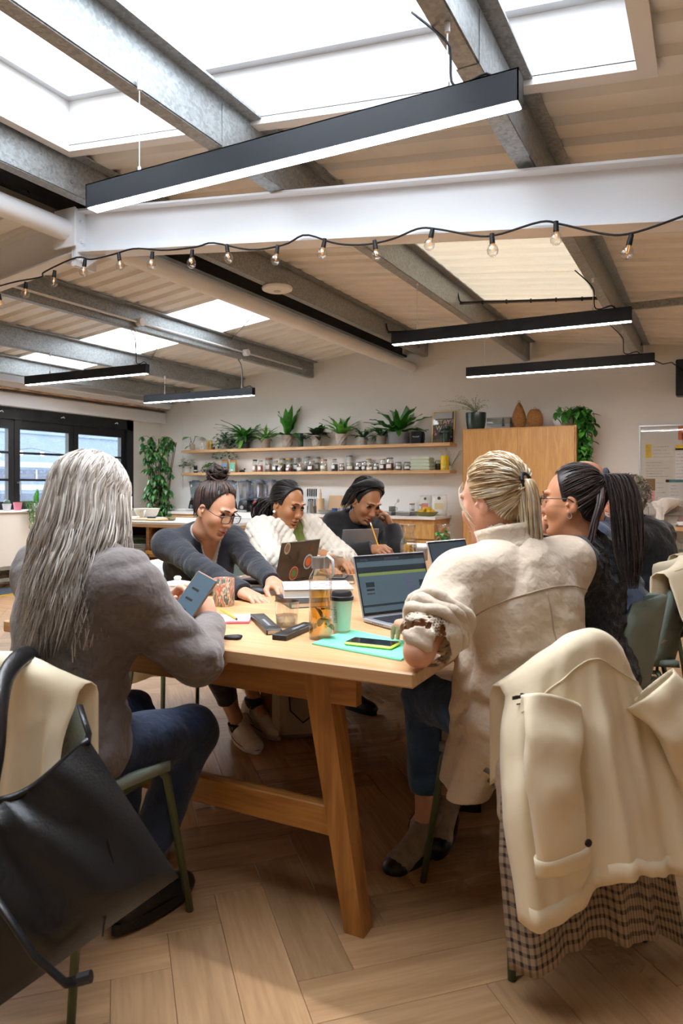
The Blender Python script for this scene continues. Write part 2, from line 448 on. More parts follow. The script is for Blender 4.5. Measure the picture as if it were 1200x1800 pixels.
up = MB(); slab(SKX0 + .05, SKX1 - .05, SKY0 + .05, SKY1 - .05, UP - .005, UP + .005)
up.build('pane', glassy('rooflight_glass', (.97, .98, 1), .05), rl)
up = MB()
for (x0, x1, y0, y1) in ((SKX0 - .07, SKX0, SKY0 - .07, SKY1 + .07), (SKX1, SKX1 + .07, SKY0 - .07, SKY1 + .07), (SKX0, SKX1, SKY1, SKY1 + .07), (SKX0, SKX1, SKY0 - .07, SKY0)):
    slab(x0, x1, y0, y1, -.035, -.02)
up.build('lining_edge', M_white, rl)

# ---- steel: purlins (galvanised channels), rafters, ridge tube
def purlin(x, y0, y1, depth, side, label, m=None, z=None, group='galvanised roof purlins'):
    zb = (roof_z(x) - depth - .012) if z is None else z
    mb = MB(); t = .006
    mb.box(-t, t, 0, y1 - y0, 0, depth)
    mb.box(-.07 if side < 0 else 0, .0 if side < 0 else .07, 0, y1 - y0, -t, t)
    mb.box(-.07 if side < 0 else .062, -.062 if side < 0 else .07, 0, y1 - y0, 0, .022)
    mb.box(0 if side < 0 else -.07, .07 if side < 0 else 0, 0, y1 - y0, depth - t, depth + t)
    p = empty('roof_purlin', (x, y0, zb), 0, label, 'beam', group)
    mb.build('channel', m or M_galv, p)
    bl = MB()
    for yy in (.25, 3.0 - y0 if y0 < 2 else .6, y1 - y0 - .35):
        for zz in (depth * .3, depth * .7):
            bl.cyl((.006, yy, zz), (.02, yy, zz), .011, n=6)
    bl.build('bolts', m or M_galv, p, kind='stuff')
    return p
purlin(-.71, Y0 + .02, Y1 - .02, .2, -1, 'galvanised roof purlin nearest the right side, above two hanging lamps')
purlin(-2.02, Y0 + .02, Y1 - .02, .22, -1, 'galvanised roof purlin crossing the big rooflight at left of the near lamp')
purlin(-3.37, Y0 + .02, Y1 - .02, .215, -1, 'galvanised roof purlin just right of the white ridge tube')
purlin(-3.74, Y0 + .02, Y1 - .02, .2, 1, 'dark shadowed purlin right above the white ridge tube', M_galv_shade)
purlin(-5.13, Y0 + .02, Y1 - .02, .215, -1, 'galvanised purlin carrying a white conduit with two round boxes')
purlin(-6.4, Y0 + .02, Y1 - .02, .2, -1, 'galvanised purlin above the left pair of hanging lamps')
purlin(-7.4, Y0 + .02, Y1 - .02, .19, -1, 'galvanised purlin closest to the black window')
# joint sleeves on the two near purlins
for (x, y, dp) in ((-2.02, 3.02, .22), (-.71, 2.72, .2)):
    zb = roof_z(x) - dp - .012
    MB().box(-.075, .0085, -.35, .42, -.009, -.0061).box(.0061, .0095, -.35, .42, -.009, dp * .9).build('purlin_sleeve', M_galv, loc=(x, y, zb), label='galvanised splice sleeve on the %s purlin over the white rafter' % ('right-hand' if x > -1 else 'middle'), cat='bracket')
RAFY = 3.27
def rafter(x0, x1, label):
    zt = lambda x: roof_z(x) - .244
    mb = MB()
    def seg(y0, y1, za, zb):
        vs = [(x, y, zt(x) + h) for h in (za, zb) for y in (y0, y1) for x in (x0, x1)]
        mb.add(vs, [(0, 2, 3, 1), (4, 5, 7, 6), (0, 1, 5, 4), (2, 6, 7, 3), (0, 4, 6, 2), (1, 3, 7, 5)])
    seg(RAFY - .005, RAFY + .005, -.262, -.008); seg(RAFY - .07, RAFY + .07, -.012, 0); seg(RAFY - .07, RAFY + .07, -.27, -.258)
    r = empty('steel_rafter', (0, 0, 0), 0, label, 'beam', 'white roof rafters'); mb.build('beam', M_steelw, r)
    # end plate and bolts at the apex
    xe = x1 if x1 < RX + .2 else x0
    s = -1 if xe == x1 else 1
    MB().box(min(xe, xe + s * .014), max(xe, xe + s * .014), RAFY - .085, RAFY + .085, zt(RX) - .36, zt(RX) + .0).build('end_plate', M_steelw, r)
    b = MB()
    for yy in (-.045, .045):
        for zz in (-.32, -.2, -.08): b.cyl((xe + s * .012, RAFY + yy, zt(RX) + zz), (xe + s * .035, RAFY + yy, zt(RX) + zz), .013, n=6)
    b.build('bolts', M_steelw, r, kind='stuff')
    h = MB(); h.prism([(xe, zt(RX) - .36), (xe, zt(RX) - .25), (xe + s * .22, zt(RX) - .28)], -.004, .004, xf=lambda v: Vector((v.x, RAFY + v.z, v.y)))
    h.build('gusset', M_steelw, r)
    return r
rafter(RX + .003, XR - .01, 'white painted steel rafter rising from the right to the ridge')
rafter(XL + .01, RX - .003, 'white painted steel rafter sloping down left from the ridge')
for (ya, yb, lab) in ((Y0 + .01, RAFY - .1, 'white ridge tube running from the rafter joint towards the near left'), (RAFY + .1, Y1 - .005, 'white ridge tube running from the rafter joint to the back wall')):
    r = empty('ridge_tube', (RX - .05, ya, 2.86), 0, lab, 'pipe')
    MB().cyl((0, 0, 0), (0, yb - ya, 0), .066, n=20).build('tube', M_steelw, r, smooth=50)
    MB().box(-.09, .09, (yb - ya - .014) if ya < 0 else 0, (yb - ya) if ya < 0 else .014, -.11, .13).build('end_plate', M_steelw, r)

# ---- window: black steel frame with three visible casements, bars, handles, panes
win = empty('window_1'); win['kind'] = 'structure'
M_pane = glassy('window_glass', (.95, .98, 1), .08)
mb = MB()
xo0, xo1 = XL - .12, XL + .004
mb.box(xo0, xo1 + .012, WY0, WY1, 2.12, WZ1); mb.box(xo0, xo1, WY0, WY1, WZ0, WZ0 + .05)
mb.box(xo0 - .06, xo1 + .012, WY1 - .135, WY1, WZ0, WZ1); mb.box(xo0, xo1, WY0, WY0 + .12, WZ0, WZ1)
mb.build('outer_frame', M_black, win)
sash = [(7.22, 8.225), (6.25, 7.22), (5.28, 6.25), (4.3, 5.28), (3.32, 4.3)]
for k, (ya, yb) in enumerate(sash):
    s = MB(); fw = .088
    z0, z1 = WZ0 + .05, 2.12
    s.box(XL - .09, XL - .02, ya + .004, ya + fw, z0, z1); s.box(XL - .09, XL - .02, yb - fw, yb - .004, z0, z1)
    s.box(XL - .09, XL - .02, ya + fw, yb - fw, z1 - .12, z1 - .004); s.box(XL - .09, XL - .02, ya + fw, yb - fw, z0, z0 + .09)
    so = s.build('casement', M_black, win)
    for zb in (1.335, 1.69):
        MB().box(XL - .085, XL - .025, ya + fw, yb - fw, zb - .014, zb + .014).build('glazing_bar', M_black, so)
    for (za, zb) in ((z0 + .09, 1.321), (1.349, 1.676), (1.704, z1 - .12)):
        MB().box(XL - .058, XL - .052, ya + fw, yb - fw, za, zb).build('pane', M_pane, so)
    if k in (1, 3):
        h = MB(); h.cyl((XL - .02, ya + .05, 1.3), (XL + .03, ya + .05, 1.3), .012); h.tube([(XL + .03, ya + .05, 1.31), (XL + .035, ya + .05, 1.26), (XL + .03, ya + .055, 1.14)], [.011, .011, .008], 8)
        h.build('handle', mat('satin_steel', '#c8cacc', .3, metal=.8), so)
    # small clips on the top rail
    MB().tube([(XL + .016, yb - .25, 2.2), (XL + .035, yb - .22, 2.215), (XL + .016, yb - .19, 2.2)], .006, 6).build('clip', M_steelw, win)
# roller blind housing bar over the window
MB().box(XL - .11, XL + .014, WY0, WY1, 2.222, 2.27).build('top_rail', M_black, win)

# ---- outside: pale building over the road, with windows
M_fac = mat('pale_cladding', '#5c6878', .7, var=.05, vscale=.6)
M_fac2 = mat('white_render', '#7d838c', .8)
M_brick = mat('dark_brick', '#6b5a52', .85, var=.2, vscale=4)
M_dglass = mat('dark_window_glass', '#243044', .12)
bld = empty('building', (-19.5, 0, -4), 0, 'pale clad building across the street with rows of windows', 'building')
MB().box(-.4, 0, 2, 26, 0, 7.05).box(-.35, .06, 2, 26, 6.95, 7.1).build('facade', M_fac, bld)
k = 0
for zc, hh, mm in ((5.62, .34, M_brick), (4.72, .6, M_dglass)):
    y = 3.0
    while y < 25:
        w = MB().box(-.02, .05, y, y + 1.35, zc - hh / 2, zc + hh / 2).build('window', M_dglass, bld)
        MB().box(.045, .07, y + .64, y + .70, zc - hh / 2, zc + hh / 2).build('mullion', M_fac2, w)
        y += 1.75
for zc in (5.22, 5.95, 4.25):
    MB().box(0, .04, 2, 26, zc - .09, zc + .09).build('band', M_fac2, bld)
MB().box(-3, -.5, 2, 26, 7.05, 7.7).build('roof', mat('pale_roof', '#ccc6ba', .8), bld)
MB().box(-40, XL - .25, -10, 40, -4.2, -4).build('road', mat('asphalt', '#77787a', .9), label='grey street below the window', cat='road', kind='structure')
# festoon outside the window
M_bulb_o = mat('lit_bulb_outdoor', '#fff6e8', .4, emit='#fff1dc', estr=2.5)
fo = empty('outdoor_festoon', (XL - 1.6, 0, 0), 0, 'string of white bulbs hanging outside the black window', 'string lights')
pts = [(0, 3 + i * .2, 1.86 - .1 * math.sin((i % 12) / 12 * PI)) for i in range(40)]
MB().tube(pts, .005, 5).build('cable', M_black, fo)
for i in range(1, 40, 2): MB().sphere((0, pts[i][1], pts[i][2] - .06), .035).build('bulb', M_bulb_o, fo, smooth=True)
# ================================================================== CEILING FIXTURES
M_lamp = mat('dark_lamp_housing', '#23272d', .45, metal=.2)
M_diff = mat('lamp_diffuser', '#ffffff', .4, emit='#fbfbff', estr=55.0)
M_wire = mat('thin_steel_wire', '#d8d8d6', .35, metal=.5)
M_cable = mat('black_cable', '#15151a', .55)
def csmooth(pts, n=24):
    P_ = [Vector(p) for p in pts]; k = len(P_); out = []
    for i in range(n):
        t = i / (n - 1) * (k - 1); j = min(int(t), k - 2); f = t - j; a, b, c, d = P_[max(j - 1, 0)], P_[j], P_[j + 1], P_[min(j + 2, k - 1)]
        out.append(.5 * ((2 * b) + (-a + c) * f + (2 * a - 5 * b + 4 * c - d) * f ** 2 + (-a + 3 * b - 3 * c + d) * f ** 3))
    return out
def catenary(a, b, sag, n=12):
    a, b = Vector(a), Vector(b)
    return [a.lerp(b, i / n) - Vector((0, 0, sag * 4 * (i / n) * (1 - i / n))) for i in range(n + 1)]
def lamp(x0, x1, y, zb, xw, xc, label, boxx=None):
    r = empty('pendant_lamp', ((x0 + x1) / 2, y, zb), 0, label, 'lamp', 'long dark linear pendant lamps')
    L = x1 - x0; h, w = .096, .062
    b = MB(); b.box(-L / 2, L / 2, -w / 2, -w / 2 + .004, 0, h); b.box(-L / 2, L / 2, w / 2 - .004, w / 2, 0, h)
    b.box(-L / 2, L / 2, -w / 2, w / 2, h - .004, h); b.box(-L / 2, -L / 2 + .004, -w / 2, w / 2, 0, h); b.box(L / 2 - .004, L / 2, -w / 2, w / 2, 0, h)
    b.build('housing', M_lamp, r)
    MB().bbox(0, 0, .006, L - .01, w - .009, .016, .003).build('diffuser', M_diff, r)
    cx = (x0 + x1) / 2
    for xx, nm in ((xw, 'suspension_wire'), (xc, 'suspension_wire')):
        top = roof_z(xx) - .22 - zb
        MB().cyl((xx - cx, 0, h), (xx - cx, 0, top), .0022, n=6).build(nm, M_wire, r)
        MB().cyl((xx - cx, 0, h), (xx - cx, 0, h + .03), .007, n=8).build('wire_grip', M_wire, r)
        MB().cyl((xx - cx, 0, top - .03), (xx - cx, 0, top + .01), .009, n=8).build('wire_anchor', M_steelw, r)
    top = roof_z(xc) - .2 - zb
    bx = xc - cx
    MB().tube(csmooth([(bx + .15, .0, h), (bx + .12, .0, h + .025), (bx + .05, .005, h + .012), (bx + .012, .005, h + .03), (bx + .008, .005, h + .12), (bx, .0, top * .75), (bx - .05, 0, top * .93), (bx - .12, 0, top + .05)]), .0045, 6).build('power_cable', M_cable, r, smooth=True)
    return r
lamp(-2.26, -.502, 2.12, 2.384, -2.0, -.73, 'nearest long dark pendant lamp, right below the big rooflight')
lamp(-2.236, -.478, 5.18, 2.368, -2.03, -.73, 'upper of the two long dark pendant lamps on the right')
lamp(-2.214, -.457, 7.03, 2.364, -2.03, -.73, 'lower of the two long dark pendant lamps on the right, nearest the back wall')
lamp(-6.75, -4.99, 5.4, 2.375, -6.38, -5.15, 'long dark pendant lamp on the left, nearer the window')
lamp(-6.72, -4.97, 7.23, 2.365, -6.38, -5.15, 'long dark pendant lamp on the left, above the shelf plants')

# conduit with round boxes along the fourth purlin
zc = roof_z(-5.13) - .16
cd = empty('conduit', (-5.10, 2.5, zc), 0, 'white conduit run with round junction boxes along the purlin', 'conduit')
MB().cyl((0, 0, 0), (0, 6.1, 0), .011, n=8).build('tube', M_steelw, cd, smooth=True)
for yy in (5.4, 7.23): MB().cyl((-.012, yy - 2.5, 0), (.05, yy - 2.5, 0), .042, n=16).build('junction_box', M_steelw, cd, smooth=40)
# cable rods between the right-hand purlins
M_rod = mat('dark_rod', '#6e6e69', .5, metal=.4)
for (x0, x1, y, lab) in ((-3.34, -2.05, 7.6, 'grey cable rod spanning from the ridge purlin to the middle purlin'), (-2.0, -.74, 6.15, 'grey cable rod spanning between the two purlins over the right-hand lamps')):
    za, zb = roof_z(x0) - .17, roof_z(x1) - .13
    cr_ = empty('cable_rod', (x0, y, za), 0, lab, 'conduit')
    MB().cyl((0, 0, 0), (x1 - x0, 0, zb - za), .013, n=8).build('rod', M_rod, cr_, smooth=True)
    MB().tube([(-.02, -.01, .1), (0, -.015, .02), (.02, -.012, .004), ((x1 - x0) * .5, -.016, (zb - za) * .5), (x1 - x0, -.016, zb - za + .005)], .007, 6).build('cable', M_cable, cr_, smooth=True)
    for k in range(1, 6):
        MB().cyl(((x1 - x0) * k / 6 - .006, -.003, (zb - za) * k / 6), ((x1 - x0) * k / 6 + .006, -.003, (zb - za) * k / 6), .019, n=8).build('cable_tie', M_cable, cr_)
MB().box(-.66, XR - .01, 6.52, 6.56, roof_z(-.66) - .15, roof_z(-.66) - .09).build('tie_bar', M_galv, label='grey steel tie bar running right from the last purlin', cat='beam')
# thin rods across the two left rooflights
for (x0, y0, x1, y1) in ((-5.1, 6.95, -4.4, 6.4), (-6.36, 6.95, -5.7, 6.4)):
    MB().cyl((x0, y0, roof_z(x0) - .05), (x1, y1, roof_z(x1) - .03), .006, n=6).build('tie_rod', M_rod, label='thin tie rod below the %s left rooflight' % ('upper' if x0 > -6 else 'middle'), cat='rod')
p = on_x(487, 516, -3.35); p.z = roof_z(-3.35) - .27
d = empty('ceiling_disc', p, 0, 'round white flat ceiling device on the ridge purlin', 'detector')
MB().lathe([(.03, .045), (.125, .04), (.135, .028), (.13, .012), (.1, 0)], n=28).build('cover', M_white, d, smooth=50)
MB().lathe([(.03, .0), (.032, -.003), (.0, -.004)], n=16).build('centre_ring', mat('pale_grey_plastic', '#c9c9c7', .5), d, smooth=50)
MB().cyl((0, 0, .045), (0, 0, .06), .06).build('mount', M_white, d)

# festoon under the rafter
M_gl = glassy('bulb_glass', (1, .99, .97), .3)
M_fil = mat('filament', '#c9873f', .4, emit='#ffb35c', estr=.6)
fs = empty('festoon', (0, 3.18, 0), 0, 'string of clear globe bulbs slung under the white rafter', 'string lights')
bl_px = [(0, 527), (45, 507), (95, 487), (148, 468), (210, 457), (267, 455), (337, 452), (400, 443), (486, 445), (568, 434), (660, 437), (757, 417), (865, 427), (977, 406), (1105, 430), (1245, 380)]
hooks = [(-60, 520), (20, 497), (72, 487), (78, 478), (133, 453), (160, 456), (200, 447), (237, 437), (290, 440), (345, 434), (375, 427), (440, 439), (500, 430), (537, 413), (590, 428), (640, 430), (690, 420), (735, 402), (770, 403), (840, 415), (880, 411), (950, 390), (985, 394), (1060, 411), (1110, 410), (1200, 380), (1290, 345)]
cp = [on_y(px, py, 3.18) - Vector((0, 3.18, 0)) for px, py in hooks]
MB().tube(csmooth(cp, 110), .005, 6).build('cable', M_cable, fs, smooth=True)
for (px, py) in bl_px:
    q = on_y(px, py, 3.18) - Vector((0, 3.18, 0))
    tilt = random.uniform(-.25, .25)
    o = MB().cyl((0, 0, -.002), (0, 0, .042), .0125, .0105, n=10).build('socket', M_cable, fs, loc=q, smooth=40); o.rotation_euler = (0, tilt, 0)
    MB().lathe([(.0105, 0), (.013, -.006), (.022, -.018), (.0265, -.034), (.024, -.049), (.013, -.06), (.0, -.062)], n=14).build('bulb', M_gl, o, smooth=True)
    MB().tube([(-.003, 0, 0), (-.005, 0, -.03), (0, 0, -.038), (.005, 0, -.03), (.003, 0, 0)], .0013, 5).build('filament', M_fil, o)
# black wall-mounted loudspeaker at the right edge
sp = empty('loudspeaker', (-.24, 8.75, 2.25), 0, 'black loudspeaker bracketed to the back wall at the far right', 'speaker')
MB().bbox(0, 0, .2, .22, .2, .4, .012).build('cabinet', M_black, sp)
MB().box(-.03, .03, .1, .245, .17, .23).build('bracket', M_black, sp)
cb_ = [on_y(1150, 634, 7.03), on_y(1165, 640, 7.6), on_y(1180, 637, 8.3), Vector((-.24, 8.72, 2.5))]
MB().tube(cb_, .006, 6).build('power_cable', M_cable, label='black cable drooping from the lowest right lamp to the loudspeaker', cat='cable')
# ================================================================== PLANT PARTS
def leaf_pts(L, Wd, n=5, m=3, droop=.3, fold=.15, wave=0, tip=1.0, ph=0):
    """leaf along +x, rising then drooping"""
    rows = []
    for i in range(n + 1):
        t = i / n
        w = Wd * (math.sin(PI * min(1, t ** .85 * .95 + .05)) ** .6) * (1 if t < 1 else .05)
        row = []
        for j in range(m):
            s = (j / (m - 1)) * 2 - 1
            z = -droop * L * t * t + abs(s) * w * fold + wave * math.sin(t * 15 + ph + s) * abs(s) * Wd
            row.append(Vector((L * t, s * w, z)))
        rows.append(row)
    return rows
def place(rows, base, yaw, pitch, roll=0, scale=1):
    R = Matrix.Rotation(yaw, 3, 'Z') @ Matrix.Rotation(-pitch, 3, 'Y') @ Matrix.Rotation(roll, 3, 'X')
    b = Vector(base)
    return [[R @ (p * scale) + b for p in row] for row in rows]
M_leaf = {}
for nm, c in dict(fern='#3a8426', bright='#55a136', dark='#28652b', bluish='#3f6a56', grey='#5e7f6c', reddish='#4b4a38', lime='#6aa53c', variegated='#5f8a4e', pothos='#2f6b22', wisp='#7b8a5c', cream='#c9cfae').items():
    m_ = mat('leaf_' + nm, c, .4, var=.3, vscale=14, coat=.1); M_leaf[nm] = m_
M_soil = mat('potting_soil', '#3a2a1e', .95)
M_stem = mat('green_stem', '#5b7a3c', .6)
M_brown_stem = mat('brown_stem', '#5d4a36', .7)
POTM = {}
def potm(c, rough=.6):
    k = 'pot_' + c.strip('#')
    return mat(k, c, rough, var=.06, vscale=20, bump=.03, bscale=80)
def pot(parent, r, h, c, facets=0, taper=.78, rim=.0, rough=.6, belly=0):
    n = facets or 24
    prof = [(0, 0), (r * taper, 0), (r * taper + .002, .004)]
    for k in range(1, 5):
        t = k / 4; prof.append((r * (taper + (1 - taper) * t) + belly * math.sin(PI * t), h * t))
    prof += [(r - .008, h), (r - .010, h * .86), (0, h * .86)]
    mb = MB().lathe(prof, n=n)
    if facets:
        # twist rows for a faceted geometric look
        vs = []
        for i, v in enumerate(mb.v):
            row = i // n; a = (PI / n) * (row % 2 if 2 < row < 7 else 0); x, y, z = v
            vs.append((x * math.cos(a) - y * math.sin(a), x * math.sin(a) + y * math.cos(a), z))
        mb.v = vs
    mb.build('pot', potm(c, rough), parent, smooth=None if facets else 40)
    MB().lathe([(r - .012, h * .88), (r * .5, h * .91), (0, h * .92)], n=12).build('soil', M_soil, parent)
    return h * .9
def add_leaf(parent, rows, m, th=.0012, name='leaf'):
    return MB().grid(rows).build(name, m, parent, smooth=True, solid=0)
# ================================================================== BACK OF THE ROOM
def text(name, body, size, m, parent, loc, rot, align='CENTER', ext=.0006, sx=1.0):
    cu = bpy.data.curves.new(name, 'FONT'); cu.body = body; cu.size = size; cu.align_x = align; cu.align_y = 'CENTER'; cu.extrude = ext
    tmp = bpy.data.objects.new(name + '_tmp', cu)
    COL.objects.link(tmp); bpy.context.view_layer.update()
    me = bpy.data.meshes.new_from_object(tmp.evaluated_get(bpy.context.evaluated_depsgraph_get()))
    bpy.data.objects.remove(tmp)
    me.materials.clear(); me.materials.append(m)
    o = link(name, me, parent, loc=loc); o.rotation_euler = rot; o.scale = (sx, 1, 1)
    return o
def strokes(parent, x0, x1, z0, z1, rows, m, y, name='handwriting', wob=.35, rnd=None, th=.0012):
    """lines of scribble on a vertical sheet facing -y"""
    rnd = rnd or random.Random(3); mb = MB(); h = (z1 - z0) / rows
    for k in range(rows):
        zc = z1 - h * (k + .5); x = x0; xe = x0 + (x1 - x0) * rnd.uniform(.6, 1)
        while x < xe:
            w = rnd.uniform(.008, .02)
            mb.box(x, min(xe, x + w), y - .0008, y, zc - th * rnd.uniform(.6, 1.8), zc + th * rnd.uniform(.6, 2.2)); x += w + rnd.uniform(.003, .009)
    return mb.build(name, m, parent, kind='stuff')
M_shelf = wood('pale_oak_shelf', '#dfb88a', '#c99c69', 'x', 1.0, rand=.04)
M_cabw = wood('oak_veneer_vertical', '#cf9f63', '#bb884c', 'z', 1.0, rand=.05, rings=1.2)
M_cabf = wood('oak_fluted_front', '#dcb072', '#c19250', 'z', 1.6, rand=.04)
M_top = mat('white_worktop', '#e9e7e3', .3)
M_dark = mat('dark_gap', '#2a2119', .8)
SHZ1, SHZ2 = 1.815, 1.462
for (zt, lab) in ((SHZ1, 'upper long oak wall shelf full of potted plants'), (SHZ2, 'lower long oak wall shelf lined with jars')):
    s = empty('wall_shelf', (-7.37, 8.72, zt), 0, lab, 'shelf')
    MB().bbox(2.2, .14, -.021, 4.4, .278, .042, .003).build('board', M_shelf, s)
    MB().box(.3, 4.1, .262, .2795, -.075, -.043).build('wall_batten', M_wall, s)
def sx(px, Y=8.86): return on_y(px, 800, Y).x
def ppm(px, Y=8.86):
    t = (px - 600) / 1250; return (Y / (t * ST + CT)) / 1250     # metres per pixel there
# ---------------- shelf plants
def potted(px, w, h, c, label, Y=8.86, z=SHZ1, facets=0, name='potted_plant', **k):
    q = ppm(px, Y); r = empty(name, (sx(px, Y), Y, z), 0, label, 'plant', 'plants along the shelves')
    top = pot(r, w * q / 2, h * q, c, facets, **k)
    return r, top, q
def nowall(rows):
    for row in rows:
        for p in row: p.y = p.y if p.y < .07 else .07 + .05 * (1 - math.exp(-(p.y - .07) / .05))
    return rows
def rosette(r, top, n, L, Wd, m, pit=(.5, 1.3), droop=.5, wave=0, rnd=None, fold=.2, n_seg=6):
    rnd = rnd or random.Random(hash(r['label']) % 1000 if False else len(r['label']) * 7 + n)
    for i in range(n):
        yaw = 2 * PI * i / n * 1.0 + rnd.uniform(-.3, .3); ph = rnd.uniform(*pit); l = L * rnd.uniform(.7, 1.05)
        rows = leaf_pts(l, Wd * rnd.uniform(.8, 1.15), n_seg, 3, droop * rnd.uniform(.6, 1.3), fold, wave, ph=rnd.uniform(0, 6))
        add_leaf(r, nowall(place(rows, (math.cos(yaw) * .012, math.sin(yaw) * .012, top), yaw, ph)), m)
def bush(r, top, n, rad, hgt, ls, m, name='foliage', rnd=None, trail=0, m2=None):
    """many small leaves on short stems, joined"""
    rnd = rnd or random.Random(n); mb = MB(); st = MB()
    for i in range(n):
        a = rnd.uniform(0, 2 * PI); q = rnd.random() ** .6; e = rnd.uniform(-.1, 1)
        x, y = rad * q * math.cos(a), rad * q * math.sin(a); z = top + hgt * (1 - q * q * .7) * e
        if trail and rnd.random() < trail: z = top - rnd.uniform(0, hgt * 1.3); x = rad * math.cos(a) * 1.05; y = rad * math.sin(a)
        rows = leaf_pts(ls * rnd.uniform(.7, 1.2), ls * .32, 3, 3, .3, .15)
        mb.grid(nowall(place(rows, (x, y, z), a + rnd.uniform(-.9, .9), rnd.uniform(-.5, .9))), mi=1 if (m2 and rnd.random() < .35) else 0)
        if i % 3 == 0: st.tube([(0, 0, top * .95), (x * .5, min(y * .5, .1), (top + z) / 2 + .01), (x, min(y, .11), z)], .0016, 4)
    mb.build(name, [m, m2] if m2 else m, r, smooth=True, kind='stuff'); st.build('stems', M_stem, r, kind='stuff')
# 1 two-leaf anthurium
r, t, q = potted(338, 10, 11, '#b9a68c', 'two-leaved plant in a tiny beige pot at the left end of the top shelf')
for (yaw, pit, L, W_) in ((PI * .95, .9, .17, .055), (.1, .75, .19, .06), (PI * 1.1, -.5, .09, .03)):
    d = Vector((math.cos(yaw), math.sin(yaw), 0)); b = d * .05 + Vector((0, 0, t + .12 if pit > 0 else t - .02))
    MB().tube([(0, 0, t), d * .03 + Vector((0, 0, t + .06)), b], .004, 6).build('stem', M_brown_stem, r)
    add_leaf(r, place(leaf_pts(L, W_, 6, 3, .5, .1), b, yaw - r.rotation_euler.z * 0, pit * .3), M_leaf['bright'])
r.rotation_euler.z = 0
# ornament, candles, red votive
o = empty('ring_ornament', (sx(356), 8.84, SHZ1), 0, 'small white ring-shaped ornament on the top shelf', 'ornament')
pr_ = [(.035 * math.cos(a), 0, .038 + .035 * math.sin(a)) for a in [2 * PI * i / 20 for i in range(21)]]
MB().tube(pr_, .012, 8).build('ring', M_white, o, smooth=True); MB().sphere((0, 0, .095), .02, sc=(1, 1, 1.1)).build('knob', M_white, o, smooth=True)
for px_ in (362.5, 368): 
    o = empty('taper_candle', (sx(px_), 8.9, SHZ1), 0, '%s of two tall golden candles beside the white ring ornament' % ('left' if px_ < 365 else 'right'), 'candle', 'golden candles')
    MB().cyl((0, 0, 0), (0, 0, .15), .018, n=12).build('wax', mat('gold_wax', '#c39a35', .35, metal=.5), o, smooth=40); MB().cyl((0, 0, .15), (0, 0, .165), .002, n=5).build('wick', M_dark, o)
o = empty('votive_candle', (sx(379), 8.8, SHZ1), 0, 'small red glass votive at the front of the top shelf', 'candle')
MB().lathe([(0, 0), (.024, 0), (.028, .045), (.024, .045), (.022, .02), (0, .02)], n=14).build('cup', mat('red_glass', '#8c1f22', .15, coat=.5), o, smooth=40)
MB().cyl((0, 0, .018), (0, 0, .03), .02, n=12).build('wax', M_white, o)
# 4 bluish bush
r, t, q = potted(395, 14, 13, '#a79a92', 'bushy blue-green plant spilling from a grey pot beside the red votive'); bush(r, t, 260, .17, .19, .055, M_leaf['bluish'], trail=.35, m2=M_leaf['grey'])
r, t, q = potted(429, 22, 21, '#3d4247', 'arching sword fern in a charcoal pot', rough=.5, taper=.86); rosette(r, t, 38, .38, .026, M_leaf['fern'], (.3, 1.3), .75, .5)
rows = leaf_pts(.2, .035, 6, 3, .2, .1); add_leaf(r, place(rows, (.02, -.06, t), -PI / 2, -.9), M_leaf['lime'])
r, t, q = potted(467, 18, 17, '#9d8a78', 'grassy spider plant in a taupe pot'); rosette(r, t, 40, .3, .012, M_leaf['bright'], (.3, 1.35), .8)
r, t, q = potted(505, 22, 22, '#b4a598', 'tall strap-leaved fern in a faceted stone pot, highest on the shelf', facets=9); rosette(r, t, 9, .47, .05, M_leaf['fern'], (.95, 1.5), .3, .3)
rosette(r, t, 12, .4, .036, M_leaf['fern'], (.25, .8), .7, .4)
def mushroom_lamp(px, Y, z, h, label):
    q = ppm(px, Y); o = empty('table_lamp', (sx(px, Y), Y, z), 0, label, 'lamp'); m = mat('dark_green_enamel', '#2f4438', .35)
    MB().cyl((0, 0, 0), (0, 0, h * .68), h * .2, n=20).build('column', m, o, smooth=40)
    MB().lathe([(h * .2, h * .62), (h * .38, h * .6), (h * .39, h * .66), (h * .33, h * .8), (h * .2, h * .86), (h * .2, h), (0, h)], n=24).build('shade', m, o, smooth=35)
    return o
mushroom_lamp(528, 8.86, SHZ1, .205, 'small dark green mushroom lamp between two shelf plants')
r, t, q = potted(557, 21, 20, '#bcb2a6', 'dark reddish-leaved plant in a faceted pale pot', facets=9); rosette(r, t, 18, .24, .05, M_leaf['reddish'], (.1, 1.2), .5); rosette(r, t, 14, .2, .045, M_leaf['dark'], (.4, 1.3), .4)
r, t, q = potted(600, 22, 21, '#b9aea2', "bird's-nest fern with broad upright leaves in a faceted pot", facets=9); rosette(r, t, 15, .34, .042, M_leaf['bright'], (.6, 1.45), .5, .3)
r, t, q = potted(639, 15, 14, '#a9a197', 'small blue-green fern in the smallest grey shelf pot'); rosette(r, t, 24, .22, .018, M_leaf['bluish'], (.2, 1.2), .6, .3)
r, t, q = potted(670, 19, 16, '#a39b90', 'spiky dark fern in a short grey pot next to the widest pot'); rosette(r, t, 28, .25, .016, M_leaf['dark'], (.15, 1.2), .6, .2)
r, t, q = potted(700, 38, 21, '#84868a', 'large crocodile fern with wavy leaves in the widest grey pot', taper=.9); rosette(r, t, 20, .5, .045, M_leaf['fern'], (.35, 1.3), .6, .5)
